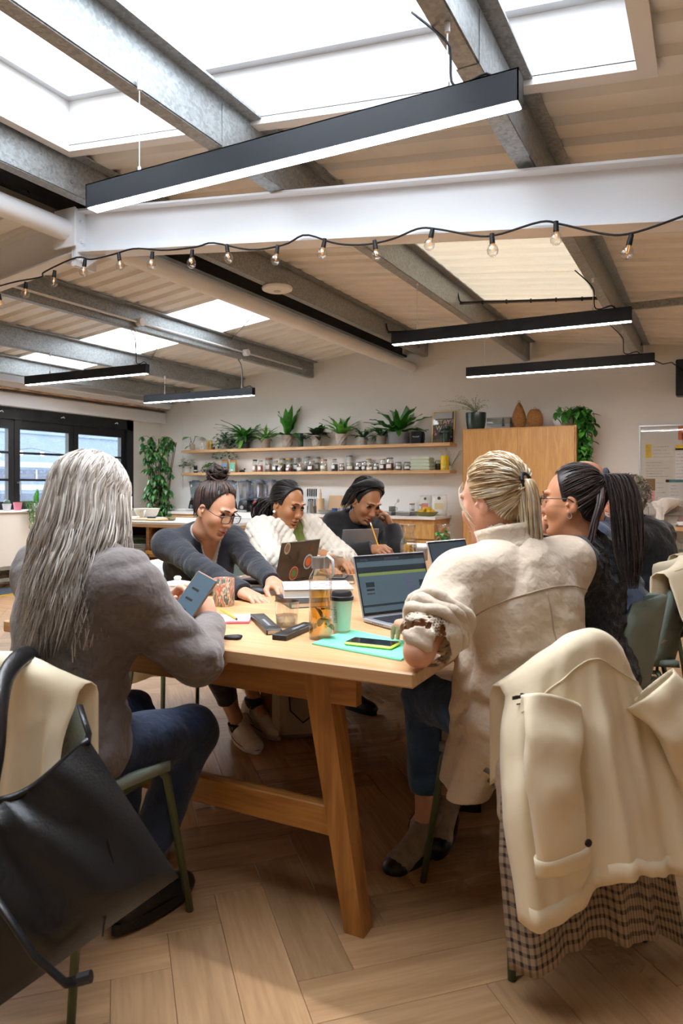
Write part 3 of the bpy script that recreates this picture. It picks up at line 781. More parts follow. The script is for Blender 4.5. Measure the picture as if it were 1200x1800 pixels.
# speaker with knobs and script badge
q = ppm(736)
s = empty('radio_speaker', (sx(736), 8.82, SHZ1), -.1, 'small black square speaker with a white script badge on the top shelf', 'speaker')
MB().bbox(0, 0, .083, .15, .11, .16, .008).build('cabinet', mat('black_leatherette', '#1d1e22', .6, bump=.1, bscale=200), s)
MB().box(-.066, .066, -.058, -.0551, .012, .15).build('grille', mat('grille_cloth', '#26272b', .9, bump=.3, bscale=300), s)
text('badge', 'Marshall', .03, mat('badge_white', '#e8e6e0', .4), s, (0, -.0585, .09), (PI / 2, 0, 0))
for k in range(3): MB().cyl((-.04 + k * .03, 0, .163), (-.04 + k * .03, 0, .172), .007, n=10).build('knob', M_black, s)
MB().tube([(.075, .0, .15), (.095, -.01, .12), (.095, -.01, .05), (.075, 0, .02)], .014, 6).build('strap', M_black, s, smooth=True)
# framed poster, leaning
fr = empty('framed_poster', (sx(778, 8.9), 8.9, SHZ1), 0, 'gold-framed flower poster reading STAY leaning on the top shelf', 'poster')
fr.rotation_euler = (-.12, 0, 0)
pw, ph = .31, .43
g = MB(); gold = mat('thin_gold_frame', '#c9a868', .3, metal=.7)
for b in ((-pw / 2, -pw / 2 + .012, 0, ph), (pw / 2 - .012, pw / 2, 0, ph), (-pw / 2, pw / 2, 0, .012), (-pw / 2, pw / 2, ph - .012, ph)): g.box(b[0], b[1], -.012, .012, b[2], b[3])
g.build('frame', gold, fr)
pap = MB().box(-pw / 2 + .012, pw / 2 - .012, -.004, .004, .012, ph - .012).build('print', mat('poster_dark', '#20262b', .35, var=.5, vscale=9), fr)
fl = random.Random(5)
for i in range(46):
    x = fl.uniform(-pw / 2 + .03, pw / 2 - .03); z = fl.uniform(.03, ph - .12)
    MB().lathe([(0, -.0004), (fl.uniform(.008, .02), 0), (0, .0004)], n=7).xform(Matrix.Translation((x, -.0055, z)) @ Matrix.Rotation(PI / 2, 4, 'X')).build('printed_flower', mat('petal_%d' % (i % 5), ('#c98ba0', '#3f6a35', '#a9433c', '#b8a7c4', '#5a7d3a')[i % 5], .5), fr)
MB().box(-pw / 2 + .012, pw / 2 - .04, -.0048, -.0042, ph - .1, ph - .014).build('printed_sky', mat('poster_sky', '#c9ced6', .4), fr)
M_cream_print = mat('poster_cream', '#efe2b8', .5)
text('printed_word', 'STAY', .085, M_cream_print, fr, (-.0, -.0075, .28), (PI / 2, 0, 0), ext=.0008)
text('printed_word', 'W', .085, M_cream_print, fr, (-.06, -.0075, .205), (PI / 2, 0, 0), ext=.0008)
MB().box(-pw / 2 + .012, pw / 2 - .012, -.0105, -.0095, .012, ph - .012).build('pane', glassy('picture_glass', (1, 1, 1), .1), fr)
mushroom_lamp(783, 8.79, SHZ1, .21, 'small dark green mushroom lamp in front of the poster')
# ---------------- lower shelf
r, t, q = potted(329, 14, 12, '#dcd8d0', 'small-leaved bush in a white pot at the left end of the lower shelf', z=SHZ2); bush(r, t, 130, .15, .15, .04, M_leaf['grey'], m2=M_leaf['cream'])
b = empty('bear_bottle', (sx(345), 8.84, SHZ2), 0, 'black bear-shaped bottle with a pale band on the lower shelf', 'bottle')
MB().lathe([(0, 0), (.03, 0), (.034, .03), (.03, .055), (.024, .062), (.03, .075), (.026, .1), (0, .108)], n=16).build('body', M_black, b, smooth=50)
for s_ in (-1, 1): MB().sphere((s_ * .02, 0, .108), .009).build('ear', M_black, b, smooth=True)
MB().lathe([(.0335, .026), (.0355, .032), (.0345, .045)], n=16).build('band', mat('pale_label', '#d8d4c8', .6), b)
r, t, q = potted(371, 17, 12, '#cfcac4', 'trailing fleshy-leaved plant in a round pale pot', z=SHZ2, belly=.006); bush(r, t, 150, .12, .08, .05, M_leaf['dark'], trail=.45, m2=M_leaf['fern'])
def coffee_bag(px, c, c2, label):
    o = empty('coffee_bag', (sx(px), 8.85, SHZ2), .12, label, 'bag'); h = .19
    m = MB(); N = 8
    for i in range(N + 1):
        pass
    pts = []
    for i in range(9):
        tt = i / 8; d = .035 * (1 - tt ** 2) + .004; w = .052
        pts.append([(-w, -d, h * tt), (w, -d, h * tt), (w, d, h * tt), (-w, d, h * tt), (-w, -d, h * tt)])
    m.grid(pts); m.build('sack', mat('kraft_paper', '#b98f62', .8), o, solid=.001)
    MB().grid([[(-.046, -.0365 * (1 - tt ** 2) - .0055, h * tt), (.046, -.0365 * (1 - tt ** 2) - .0055, h * tt)] for tt in [.08 + .1 * i for i in range(8)]]).build('label_panel', mat('bag_print_' + c2, c, .6, var=.25, vscale=40), o)
    MB().grid([[(-.02, -.0365 * (1 - tt ** 2) - .0065, h * tt), (.012, -.0365 * (1 - tt ** 2) - .0065, h * tt)] for tt in (.12, .2, .26)]).build('logo_patch', M_white, o)
    MB().bbox(0, 0, h, .106, .012, .012, .003).build('fold_clip', mat('kraft_dark', '#a87446', .8), o)
coffee_bag(396, '#6f9fc4', 'blue', 'kraft coffee bag with a blue printed front')
coffee_bag(410.5, '#7cc2ad', 'green', 'kraft coffee bag with a mint green printed front')
bd = empty('bird_figure', (sx(428), 8.82, SHZ2), 0, 'little black bird figurine by the coffee bags', 'figurine')
MB().lathe([(0, 0), (.03, .004), (.035, .02), (.02, .035), (0, .04)], n=14).xform(Matrix.Scale(1.5, 4, (1, 0, 0))).build('body', M_black, bd, smooth=True)
MB().sphere((.045, 0, .048), .015).build('head', M_black, bd, smooth=True); MB().cyl((.057, 0, .048), (.075, 0, .046), .005, .001, n=6).build('beak', M_black, bd)
M_jar = glassy('jar_glass', (.96, .98, .97), .35, .05)
def jar(px, w, h, c, lid, label, Y=8.84, z=SHZ2, fill=.6, lab=True, bottle=False):
    q = ppm(px, Y); R, H_ = w * q / 2, h * q
    o = empty('storage_jar', (sx(px, Y), Y, z), random.uniform(-.3, .3), label, 'jar', 'jars along the lower shelf')
    neck = .55 if bottle else .82
    MB().lathe([(0, .002), (R * .95, 0), (R, .006), (R, H_ * .7), (R * neck, H_ * .84), (R * neck, H_ * .9)], n=18).build('glass_body', M_jar, o, smooth=40)
    MB().lathe([(0, .005), (R * .93, .005), (R * .93, H_ * fill), (R * .4, H_ * fill + .004), (0, H_ * fill + .002)], n=14).build('contents', mat('goods_' + c.strip('#'), c, .8, var=.3, vscale=90, bump=.3, bscale=200), o)
    MB().lathe([(0, H_ * .88), (R * (neck + .06), H_ * .88), (R * (neck + .06), H_ * .99), (R * (neck), H_), (0, H_)], n=18).build('lid', mat('lid_' + lid.strip('#'), lid, .4, metal=.2), o, smooth=40)
    if lab: MB().grid([[(R * 1.012 * math.sin(a), -R * 1.012 * math.cos(a), zz) for zz in (H_ * .2, H_ * .48)] for a in [-.7 + .2 * i for i in range(8)]]).build('label', M_white, o)
JARS = [(448, 9, 22, '#c29a66', '#2b2b2b', 'black-lidded jar of tan flakes, first in the row', 0), (457.5, 9, 21, '#e0693a', '#a8a49c', 'slim jar of orange contents', 0),
 (472, 13, 25, '#b89a78', '#9c6b46', 'wide brown-lidded jar of oats', 1), (483.5, 11, 20, '#4a4238', '#b9b6ae', 'low jar with a dark bottom half', 0), (492.5, 10, 16, '#8c6a48', '#b79a4c', 'short gold-lidded jar of brown spice', 0),
 (496, 12, 24, '#a89a80', '#8a8f6a', 'tall green-lidded jar behind the short gold-lidded one', 1), (508, 13, 24, '#c2a55e', '#b8963e', 'tall gold-lidded jar of yellow grain', 1), (507.5, 11, 14, '#8f2f34', '#7d8b94', 'squat jar of dark red preserve', 0),
 (521, 12, 25, '#3c3f42', '#9fa3a3', 'tall jar with grey bands', 1), (528, 14, 15, '#e5d6b4', '#c9a27e', 'squat jar of cream powder', 0), (539, 13, 27, '#c5c5bd', '#8f8f8a', 'tall clear nearly empty jar', 1),
 (547, 13, 19, '#5a2228', '#b9b9b4', 'jar of dark red beans with a white label', 0), (557, 13, 26, '#9a9a72', '#7f8580', 'tall clip jar of pale green lentils', 1), (569, 13, 21, '#e6d9b0', '#c98f80', 'round jar of cream flour with a pink lid', 0),
 (588, 12, 22, '#262b3d', '#8d8c88', 'bottle-shaped jar of navy black contents', 0), (600.5, 10, 14, '#8a4c34', '#c0a08a', 'small jar of rust brown spice', 0), (614, 13, 28, '#cfcdc4', '#8b8e8d', 'tallest clear clip jar on the shelf', 1),
 (615, 15, 18, '#b08e70', '#d6d2ca', 'round clip jar of beige nuts', 0), (630, 12, 16, '#3a4048', '#a7aaab', 'short jar of blackish seeds', 0), (640, 10, 17, '#9d8f86', '#7f8c96', 'short jar of grey-brown powder', 0),
 (648, 11, 22, '#d8cba8', '#c2a050', 'gold-lidded jar of pale powder at the back', 1), (650, 14, 13, '#d9bd90', '#eae6dc', 'squat jar of biscuit-coloured crumbs', 0), (661, 10, 14, '#8d8a70', '#6f7d72', 'little jar with an olive filling', 0),
 (673, 11, 21, '#5d2c28', '#b2a48c', 'jar half full of maroon beans', 0), (685, 14, 23, '#8a5f43', '#7d807c', 'clip jar of brown nuts', 0), (700, 13, 15, '#7a6a4c', '#7f7f7a', 'low clip jar of brown lentils', 0), (716, 14, 15, '#33363a', '#6c7370', 'low clip jar of black beans, last in the row', 0)]
for (px_, w_, h_, c_, lid_, lab_, back) in JARS:
    jar(px_, w_, h_, c_, lid_, lab_ + ' on the lower shelf' if len(lab_.split()) < 11 else lab_, Y=8.94 if back else 8.8, fill=.55 if not back else .6, bottle='bottle' in lab_)
eg = empty('egg_boxes', (sx(743), 8.84, SHZ2), 0, 'stack of pale green egg boxes on the lower shelf', 'box')
M_egg = mat('pale_green_pulp', '#c9d5c0', .85, bump=.1, bscale=60)
for k in range(4):
    z = k * .044; m = MB(); R_ = .135 - .002 * k
    m.lathe([(0, z + .002), (R_ * .9, z), (R_ * 1.04, z + .02), (R_ * .92, z + .043), (0, z + .043)], n=20, wob=lambda t_, z_: 1 / max(abs(math.cos(t_)), abs(math.sin(t_)) * 1.35) * (1 + .02 * math.cos(8 * t_)))
    m.build('carton', M_egg, eg, smooth=40)
c_ = empty('coffee_jar', (sx(770), 8.86, SHZ2), 0, 'clear jar half full of black coffee by the yellow tin', 'jar')
MB().lathe([(0, 0), (.04, 0), (.04, .1), (.036, .13)], n=18).build('glass_body', M_jar, c_, smooth=40); MB().cyl((0, 0, .003), (0, 0, .085), .038, n=18).build('contents', mat('black_coffee', '#1a1214', .3), c_, smooth=40)
y_ = empty('tin', (sx(783), 8.82, SHZ2), 0, 'bright yellow tin with pale lettering at the right end of the lower shelf', 'tin')
M_yel = mat('yellow_tin', '#e6c515', .4)
MB().lathe([(0, 0), (.053, 0), (.054, .004), (.054, .165), (.051, .17), (.051, .19), (0, .19)], n=24).build('can', M_yel, y_, smooth=40)
text('lettering', 'ne', .06, mat('tin_cream', '#f4efc8', .5), y_, (.0, -.0545, .045), (PI / 2, 0, 0))
ws = empty('sprig_vase', (sx(790, 8.92), 8.93, SHZ2), 0, 'fine dry sprig standing behind the yellow tin', 'plant')
w_ = MB(); rr = random.Random(2)
for i in range(26):
    a, l = rr.uniform(-.6, .6), rr.uniform(.18, .3); w_.tube([(0, 0, .02), (l * math.sin(a) * .5, 0, l * .5), (l * math.sin(a), rr.uniform(-.03, .03), l * math.cos(a))], .0009, 4); w_.sphere((l * math.sin(a), 0, l * math.cos(a)), .004, 5, 4)
w_.build('sprigs', M_leaf['wisp'], ws, kind='stuff'); MB().cyl((0, 0, 0), (0, 0, .06), .015).build('vase', M_white, ws)

# ---------------- worktop run
CX0, CX1, CYF, CZ = -7.62, -3.06, 8.38, .872
bounds = [CX0, -6.85, -6.0, -5.15, -4.45, -3.75, CX1]
names = ['at the far left below the tall plant', 'second from the left end', 'behind the seated woman with the bun', 'left of the woman in the quilted jacket', 'behind the woman in black', 'with two drawers at the right end']
for i in range(6):
    a, b = bounds[i], bounds[i + 1]; w = b - a
    u = empty('base_cabinet', (a, CYF + .03, 0), 0, 'oak kitchen base cabinet %s' % names[i], 'cabinet', 'oak base cabinets along the back wall')
    MB().box(.001, w - .001, 0, .56, .1, CZ - .04).build('carcass', M_cabw, u)
    MB().box(.01, w - .01, .05, .5, 0, .1).build('plinth', M_dark, u)
    if i == 5:
        for (za, zb) in ((.585, .775), (.35, .575), (.115, .34)):
            d = MB().bbox(w / 2, -.01, (za + zb) / 2, w - .008, .02, zb - za - .008, .002).build('drawer', M_cabf, u)
            MB().bbox(w / 2 - .1, -.032, zb - .01, w - .3, .026, .02, .003).build('handle', M_shelf, d)
    else:
        for k in range(2):
            xa = w * k / 2; d = MB()
            d.bbox(xa + w / 4, -.01, .45, w / 2 - .006, .02, .66, .002)
            d = d.build('door', M_cabf, u)
            fl_ = MB()
            nfl = max(4, int(w / 2 / .03))
            for j in range(nfl): fl_.box(xa + .01 + j * (w / 2 - .02) / nfl, xa + .01 + (j + .6) * (w / 2 - .02) / nfl, -.0235, -.0195, .13, .77)
            fl_.build('fluting', M_cabf, d, kind='stuff')
        MB().bbox(w / 2, -.02, .8, w - .01, .03, .024, .003).build('handle', M_shelf, u)
MB().bbox((CX0 + CX1) / 2, (CYF + 9) / 2 - .004, CZ - .02, CX1 - CX0 + .03, 9 - CYF + .0, .04, .003).build('worktop', M_top, label='long white worktop along the back wall', cat='worktop')
MB().box(CX0, -2.72, 8.985, 8.9985, CZ + .001, 1.2).build('splashback', mat('white_splashback', '#f0eeea', .25), label='white splashback strip above the worktop', cat='splashback')
# blenders
M_pl = glassy('smoky_plastic', (.78, .83, .9), .6, .1)
M_plr = mat('clear_plastic_rim', '#5f6a78', .25)
def blender(px, Y, base, lab, k=0):
    o = empty('blender', (sx(px, Y), Y, CZ), random.uniform(-.2, .2), lab, 'blender', 'blenders on the back worktop')
    sq = lambda t_, z_: 1 / max(abs(math.cos(t_)), abs(math.sin(t_))) ** .8
    MB().lathe([(0, 0), (.085, 0), (.088, .03), (.07, .15), (.06, .17), (0, .17)], n=24, wob=sq).build('base', base, o, smooth=35)
    MB().cyl((0, -.105, .07), (0, -.085, .07), .028, n=16).build('dial', mat('steel_dial', '#c9ccce', .25, metal=.8), o, smooth=40)
    MB().box(-.07, .07, -.1, -.07, .0, .03).build('switch_plate', mat('switch_silver', '#b9bcbd', .3, metal=.6), o)
    MB().lathe([(.055, .17), (.062, .2), (.082, .4), (.086, .44)], n=20, wob=sq).build('container', M_pl, o, smooth=30)
    MB().lathe([(.06, .172), (.068, .174), (.068, .2), (.06, .2)], n=20, wob=sq).build('collar', M_plr, o, smooth=30)
    MB().lathe([(0, .435), (.09, .435), (.092, .455), (.05, .462), (.045, .475), (0, .475)], n=20, wob=sq).build('lid', M_plr, o, smooth=30)
    MB().tube([(.08, 0, .42), (.135, 0, .41), (.13, 0, .28), (.07, 0, .24)], .012, 6, flat=.7).build('handle', M_pl, o, smooth=True)
bk = mat('black_appliance', '#1b1b1d', .3); rd = mat('red_appliance', '#b01722', .3)
for (px_, Y_, m_, lab_) in ((344, 8.78, bk, 'black blender at the far left, partly behind the bun'), (404, 8.72, bk, 'black blender just right of the hair bun'), (430, 8.72, bk, 'black blender next to the red one'), (447, 8.86, bk, 'black blender standing behind the red one'), (456, 8.64, rd, 'red blender with a clear container'), (478, 8.72, bk, 'black blender right of the red one'), (501, 8.8, bk, 'black blender at the right end of the row')):
    blender(px_, Y_, m_, lab_)
# knives in a block, rolling pin pot
kb = empty('knife_block', (sx(550, 8.8), 8.8, CZ), 0, 'wooden block of black-handled knives on the worktop', 'knife block')
MB().bbox(0, 0, .1, .17, .07, .2, .006).build('block', mat('dark_wood_block', '#4a3527', .5), kb)
for k in range(5):
    MB().box(-.07 + k * .034, -.055 + k * .034, -.045, -.04, .1, .24).build('blade', mat('steel_blade', '#b9bcc0', .25, metal=.9), kb)
    MB().bbox(-.062 + k * .034, -.042, .29, .018, .022, .11, .004).build('handle', M_black, kb)
u = empty('utensil_pot', (sx(563, 8.66), 8.66, CZ), 0, 'pale wooden pot with a rolling pin standing in it', 'pot')
MB().lathe([(0, 0), (.055, 0), (.055, .21), (.048, .21), (.048, .02), (0, .02)], n=20).build('pot', mat('beech', '#d7b48c', .5), u, smooth=40)
MB().lathe([(.018, .1), (.018, .28), (.01, .3), (.008, .34), (0, .345)], n=12).build('rolling_pin', mat('beech', '#d7b48c', .5), u, smooth=40)
g = empty('grater', (sx(546, 8.6), 8.6, CZ), .3, 'steel box grater before the knife block', 'grater')
MB().lathe([(.045, 0), (.03, .17)], n=4).build('faces', mat('grater_steel', '#a3a29b', .35, metal=.8, bump=.6, bscale=150), g, solid=.002); MB().tube([(-.025, 0, .17), (-.02, 0, .2), (.02, 0, .2), (.025, 0, .17)], .006, 6).build('handle', M_black, g)
cbd = MB().bbox(0, 0, .125, .3, .022, .25, .008).build('chopping_board', mat('beech', '#d7b48c', .5), loc=(sx(593, 8.93), 8.93, CZ), label='upright pale wooden chopping board against the splashback', cat='board'); cbd.rotation_euler = (-.12, 0, 0)
def plate_stack(px, Y, z, n, r, c, label, name='plate_stack', bowl=False, dx=0):
    o = empty(name, (sx(px, Y) + dx, Y, z), 0, label, 'plates'); hh = .012 if not bowl else .02
    for k in range(n):
        z0 = k * hh
        pf = [(0, z0 + .001), (r * .55, z0), (r, z0 + (.018 if not bowl else .06)), (r * .97, z0 + (.021 if not bowl else .062)), (r * .5, z0 + .006), (0, z0 + .006)]
        MB().lathe(pf, n=24).build('plate' if not bowl else 'bowl', mat('ceramic_' + c.strip('#'), c, .35), o, smooth=40)
    return o
plate_stack(572, 8.6, CZ, 4, .12, '#cfccc4', 'low stack of pale plates by the utensil pot')
def cup(px, Y, z, r, h, c, label, name='cup', metal=0, cat='cup', dx=0):
    o = empty(name, (sx(px, Y) + dx, Y, z), random.random(), label, cat)
    MB().lathe([(0, 0), (r * .85, 0), (r, h * .2), (r, h), (r * .93, h), (r * .9, .01), (0, .01)], n=20).build('body', mat(name + c.strip('#'), c, .35, metal=metal), o, smooth=40)
    MB().tube([(r * .95, 0, h * .8), (r * 1.5, 0, h * .75), (r * 1.5, 0, h * .35), (r * .95, 0, h * .25)], r * .12, 6).build('handle', mat(name + c.strip('#'), c, .35, metal=metal), o, smooth=True)
    return o
cup(588, 8.55, CZ, .04, .08, '#2e4f86', 'blue patterned cup on the back worktop')
cup(604, 8.62, CZ, .07, .09, '#b9babb', 'small steel saucepan on the back worktop', 'saucepan', .8, 'pan')
def tray(px, w, d, Y, c, label, h=.045):
    o = empty('baking_tray', (sx(px, Y), Y, CZ), 0, label, 'tray'); m = MB(); t = .004
    m.box(-w / 2, w / 2, -d / 2, d / 2, 0, t)
    for b in ((-w / 2, w / 2, -d / 2, -d / 2 + t), (-w / 2, w / 2, d / 2 - t, d / 2), (-w / 2, -w / 2 + t, -d / 2, d / 2), (w / 2 - t, w / 2, -d / 2, d / 2)): m.box(b[0], b[1], b[2], b[3], 0, h)
    m.build('tray', mat('steel_tray', c, .3, metal=.7), o)
    m = MB(); m.tube([(-w / 2, -d / 2, h), (w / 2, -d / 2, h), (w / 2, d / 2, h), (-w / 2, d / 2, h), (-w / 2, -d / 2, h)], .006, 6); m.build('rim', mat('steel_tray', c, .3, metal=.7), o)
tray(682, .22, .3, 8.62, '#a9a9a4', 'steel tray under the ladle cup'); tray(714, .2, .26, 8.62, '#9b9b96', 'steel tray beside the fruit bowl')
o = cup(689, 8.62, CZ + .046, .045, .07, '#8c8a80', 'grey cup with a spoon standing in it', 'spoon_cup')
MB().tube([(.0, 0, .02), (.05, -.01, .1), (.075, -.01, .13)], .004, 6).sphere((.085, -.01, .145), .018, sc=(1, .5, 1.4)).build('spoon', mat('satin_steel', '#c8cacc', .3, metal=.8), o, smooth=True)
for (px_, h_, lab_) in ((724, .15, 'cork-topped glass jar behind the fruit bowl, left'), (741, .14, 'cork-topped glass jar behind the fruit bowl, right')):
    o = empty('glass_jar', (sx(px_, 8.85), 8.85, CZ), 0, lab_, 'jar')
    MB().lathe([(0, 0), (.035, 0), (.036, .01), (.036, h_ * .85), (.034, h_ * .9)], n=16).build('glass_body', M_jar, o, smooth=40)
    MB().lathe([(0, h_ * .86), (.035, h_ * .88), (.038, h_), (0, h_)], n=16).build('cork', mat('cork', '#b48a5e', .9), o); MB().cyl((0, 0, .004), (0, 0, h_ * .5), .032, n=14).build('contents', mat('pale_grain', '#cdbfae', .9), o)
fb = empty('fruit_bowl', (sx(749, 8.56), 8.56, CZ), 0, 'wide woven bowl on the worktop holding yellow fruit', 'bowl')
MB().lathe([(0, .002), (.1, 0), (.15, .045), (.152, .055), (.14, .05), (.095, .012), (0, .012)], n=28, wob=lambda t_, z_: 1 + .012 * math.cos(22 * t_)).build('basket', mat('olive_wicker', '#8d8350', .8, bump=.6, bscale=90), fb, smooth=40)
fr_ = random.Random(4)
for i in range(11):
    a = 2 * PI * i / 7; rr = .085 if i < 7 else .04
    f_ = MB().lathe([(0, -.034), (.012, -.03), (.027, -.014), (.029, .004), (.02, .024), (.008, .032), (0, .036)], n=12).build('lemon', mat('lemon_peel', '#e2b62a', .45, bump=.1, bscale=150), smooth=True, label='yellow lemon heaped in the woven bowl', cat='fruit', group='lemons in the woven bowl')
    f_.location = Vector(fb.location) + Vector((rr * math.cos(a), rr * math.sin(a), .055 if i < 7 else .088)); f_.rotation_euler = (fr_.uniform(.5, 1.5), fr_.uniform(0, 3), fr_.uniform(0, 3))
def pouch(px, Y, w, h, c, c2, label, tilt=0):
    o = empty('food_pouch', (sx(px, Y), Y, CZ), tilt, label, 'bag'); pts = []
    for i in range(9):
        tt = i / 8; d = .045 * (1 - tt ** 2) + .003; ww = w / 2 * (1 - .06 * math.sin(tt * 9))
        pts.append([(-ww, -d * .3, h * tt), (-ww * .6, -d, h * tt), (ww * .6, -d, h * tt), (ww, -d * .3, h * tt), (ww, d * .3, h * tt), (0, d, h * tt), (-ww, d * .3, h * tt), (-ww, -d * .3, h * tt)])
    MB().grid(pts).build('sack', mat('pouch_' + c.strip('#'), c, .45, var=.08, vscale=20), o, smooth=50, solid=.001)
    MB().grid([[(-w * .28, -.046 * (1 - tt ** 2) - .004, h * tt), (w * .28, -.046 * (1 - tt ** 2) - .004, h * tt)] for tt in (.3, .45, .6)]).build('label_panel', mat('pouch_l_' + c2.strip('#'), c2, .6), o)
    MB().lathe([(0, 0), (w * .11, .0005), (0, .001)], n=16).xform(Matrix.Translation((w * .0, -.022, h * .83)) @ Matrix.Rotation(PI / 2, 4, 'X')).build('round_logo', mat('logo_green', '#41614a', .5), o)
pouch(748, 8.86, .17, .26, '#d9d6cc', '#cf7f7f', 'white food pouch with a green round logo, left of two'); pouch(772, 8.8, .2, .27, '#e3e1d8', '#d9c99c', 'white food pouch with a green round logo, right of two', .15)
# tiny prep things at the left end of the run
for (px_, lab_) in ((300, 'flat white tray at the left end of the worktop'), (322, 'second flat white tray beside the blender at left')):
    MB().bbox(0, 0, .018, .24, .18, .034, .01).build('flat_tray', M_white, loc=(sx(px_, 8.6), 8.6, CZ), label=lab_, cat='tray')

# ---------------- tall cupboard
TX0, TX1, TYF, TZ = -2.705, -1.365, 8.4, 1.95
tc_ = empty('tall_cabinet', (TX0, TYF, 0), 0, 'tall two-door oak cabinet against the back wall', 'cabinet')
w = TX1 - TX0
xs_ = on_y(911, 800, TYF).x - TX0
MB().box(0, w, .022, .59, .06, TZ).build('carcass', M_cabw, tc_); MB().box(.02, w - .02, .06, .57, 0, .06).build('plinth', M_dark, tc_)
for (a, b) in ((.016, xs_ - .012), (xs_ + .012, w - .016)):
    d = MB().bbox((a + b) / 2, .01, (TZ + .07) / 2, b - a, .022, TZ - .1, .003).build('door', M_cabw, tc_)
MB().box(xs_ - .01, xs_ + .01, .004, .022, .07, TZ - .02).build('finger_strip', M_cabw, tc_)
def on_cab(px, Y=8.7): return (on_y(px, 750, Y).x, Y, TZ)
r = empty('potted_plant', on_cab(836, 8.62), 0, 'wispy grass in a dark green glazed pot on top of the tall cabinet', 'plant')
t = pot(r, .128, .215, '#33443a', taper=.8, rough=.2, belly=.008)
wm = MB(); rr = random.Random(9)
for i in range(60):
    a = rr.uniform(0, 2 * PI); l = rr.uniform(.15, .38); lean = rr.uniform(.3, 1.2)
    pts = [Vector((math.cos(a) * l * lean * (k / 6) ** 1.6 - .35 * l * (k / 6) ** 1.5, math.sin(a) * l * .5 * (k / 6), t + l * .8 * (k / 6) - l * .35 * lean * (k / 6) ** 3)) for k in range(7)]
    wm.tube(pts, [.0016, .0015, .0014, .0013, .0012, .001, .0006], 4)
    for k in (4, 5, 6): wm.sphere(pts[k] + Vector((rr.uniform(-.01, .01), 0, rr.uniform(-.01, .01))), .0045, 5, 4)
wm.build('grass_blades', M_leaf['wisp'], r, kind='stuff')
bx = empty('clear_box', on_cab(879, 8.66), 0, 'clear lidded box with a black tassel on the tall cabinet', 'box')
g = MB()
for b in ((-.145, -.142, -.09, .09, 0, .13), (.142, .145, -.09, .09, 0, .13), (-.145, .145, -.09, -.087, 0, .13), (-.145, .145, .087, .09, 0, .13)): g.box(*b)
g.build('sides', glassy('acrylic', (.93, .95, .95), .4), bx); MB().bbox(0, 0, .135, .3, .19, .014, .004).build('lid', glassy('acrylic', (.93, .95, .95), .4), bx)
MB().box(-.14, .14, -.085, .085, .001, .06).build('paper_contents', M_white, bx)
MB().tube([(.06, -.1, .14), (.062, -.102, .1)], .004, 6).lathe([(.008, .1), (.018, .03), (0, .03)], c=(.062, -.103, 0), n=8).sphere((.062, -.103, .105), .013).build('tassel', M_black, bx)
M_wick = mat('honey_wicker', '#a8743c', .6, bump=.9, bscale=110, var=.25, vscale=60)
def wicker(px, prof, label, Y=8.64):
    o = empty('wicker_lantern', on_cab(px, Y), 0, label, 'basket', 'woven lantern baskets on the cabinet')
    MB().lathe(prof, n=26).build('weave', M_wick, o, smooth=50)
    ring = MB()
    for k in range(1, len(prof) - 1):
        r_, z_ = prof[k]; ring.tube([((r_ + .002) * math.cos(a), (r_ + .002) * math.sin(a), z_) for a in [2 * PI * i / 20 for i in range(21)]], .0028, 5, cap=False)
    for i in range(26):
        a = 2 * PI * i / 26; ring.tube([((r_ + .0015) * math.cos(a), (r_ + .0015) * math.sin(a), z_) for r_, z_ in prof], .002, 4)
    ring.build('canes', M_wick, o, kind='stuff')
    zt = prof[-1][1]; MB().tube([(-.014, 0, zt - .01), (-.012, 0, zt + .018), (0, 0, zt + .028), (.012, 0, zt + .018), (.014, 0, zt - .01)], .003, 6).build('loop', M_wick, o)
wicker(912, [(.05, 0), (.068, .03), (.078, .075), (.08, .12), (.07, .18), (.052, .23), (.035, .27), (.018, .3), (.008, .315)], 'taller teardrop wicker lantern basket on the cabinet')
wicker(939.5, [(.07, 0), (.086, .03), (.096, .07), (.096, .11), (.085, .16), (.066, .2), (.045, .225)], 'shorter rounded wicker lantern basket on the cabinet')
r = empty('potted_plant', on_cab(990, 8.64), 0, 'trailing pothos in a round white bowl spilling over the cabinet edge', 'plant')
MB().lathe([(0, 0), (.08, 0), (.115, .03), (.13, .075), (.125, .115), (.11, .145), (.1, .145), (.1, .12), (0, .12)], n=26).build('pot', mat('glossy_white_ceramic', '#dedcd8', .12, coat=.4), r, smooth=50)
rr = random.Random(12); vm = MB()
for i in range(56):
    a = rr.uniform(-1.2, 1.9); out = rr.uniform(.04, .2); drop = rr.uniform(0, .62) if a > -.9 and a < 1.0 else rr.uniform(-.1, .12)
    top = Vector((math.cos(a) * .06, math.sin(a) * -.06, .15)); mid = Vector((math.cos(a) * (.1 + out), -abs(math.sin(a)) * .12, .17 + rr.uniform(0, .07)))
    if drop > .1: mid.x = max(mid.x, .17)
    end = Vector((max(mid.x, .17 if drop > .1 else -9) + rr.uniform(-.03, .08), mid.y - .02, .12 - drop))
    vm.tube([top, mid, mid.lerp(end, .5) + Vector((.015, 0, .03)), end], .003, 4)
    nl = max(2, int((.12 + max(drop, 0)) / .075))
    for k in range(nl):
        f_ = (k + rr.random() * .8) / nl; b = mid.lerp(end, f_)
        rows = leaf_pts(rr.uniform(.085, .13), rr.uniform(.028, .038), 4, 3, .35, .2)
        add_leaf(r, place(rows, b, rr.uniform(-2.2, .9), rr.uniform(-1.2, .1)), M_leaf['pothos' if rr.random() < .75 else 'bright'])
vm.build('vines', M_stem, r, kind='stuff')

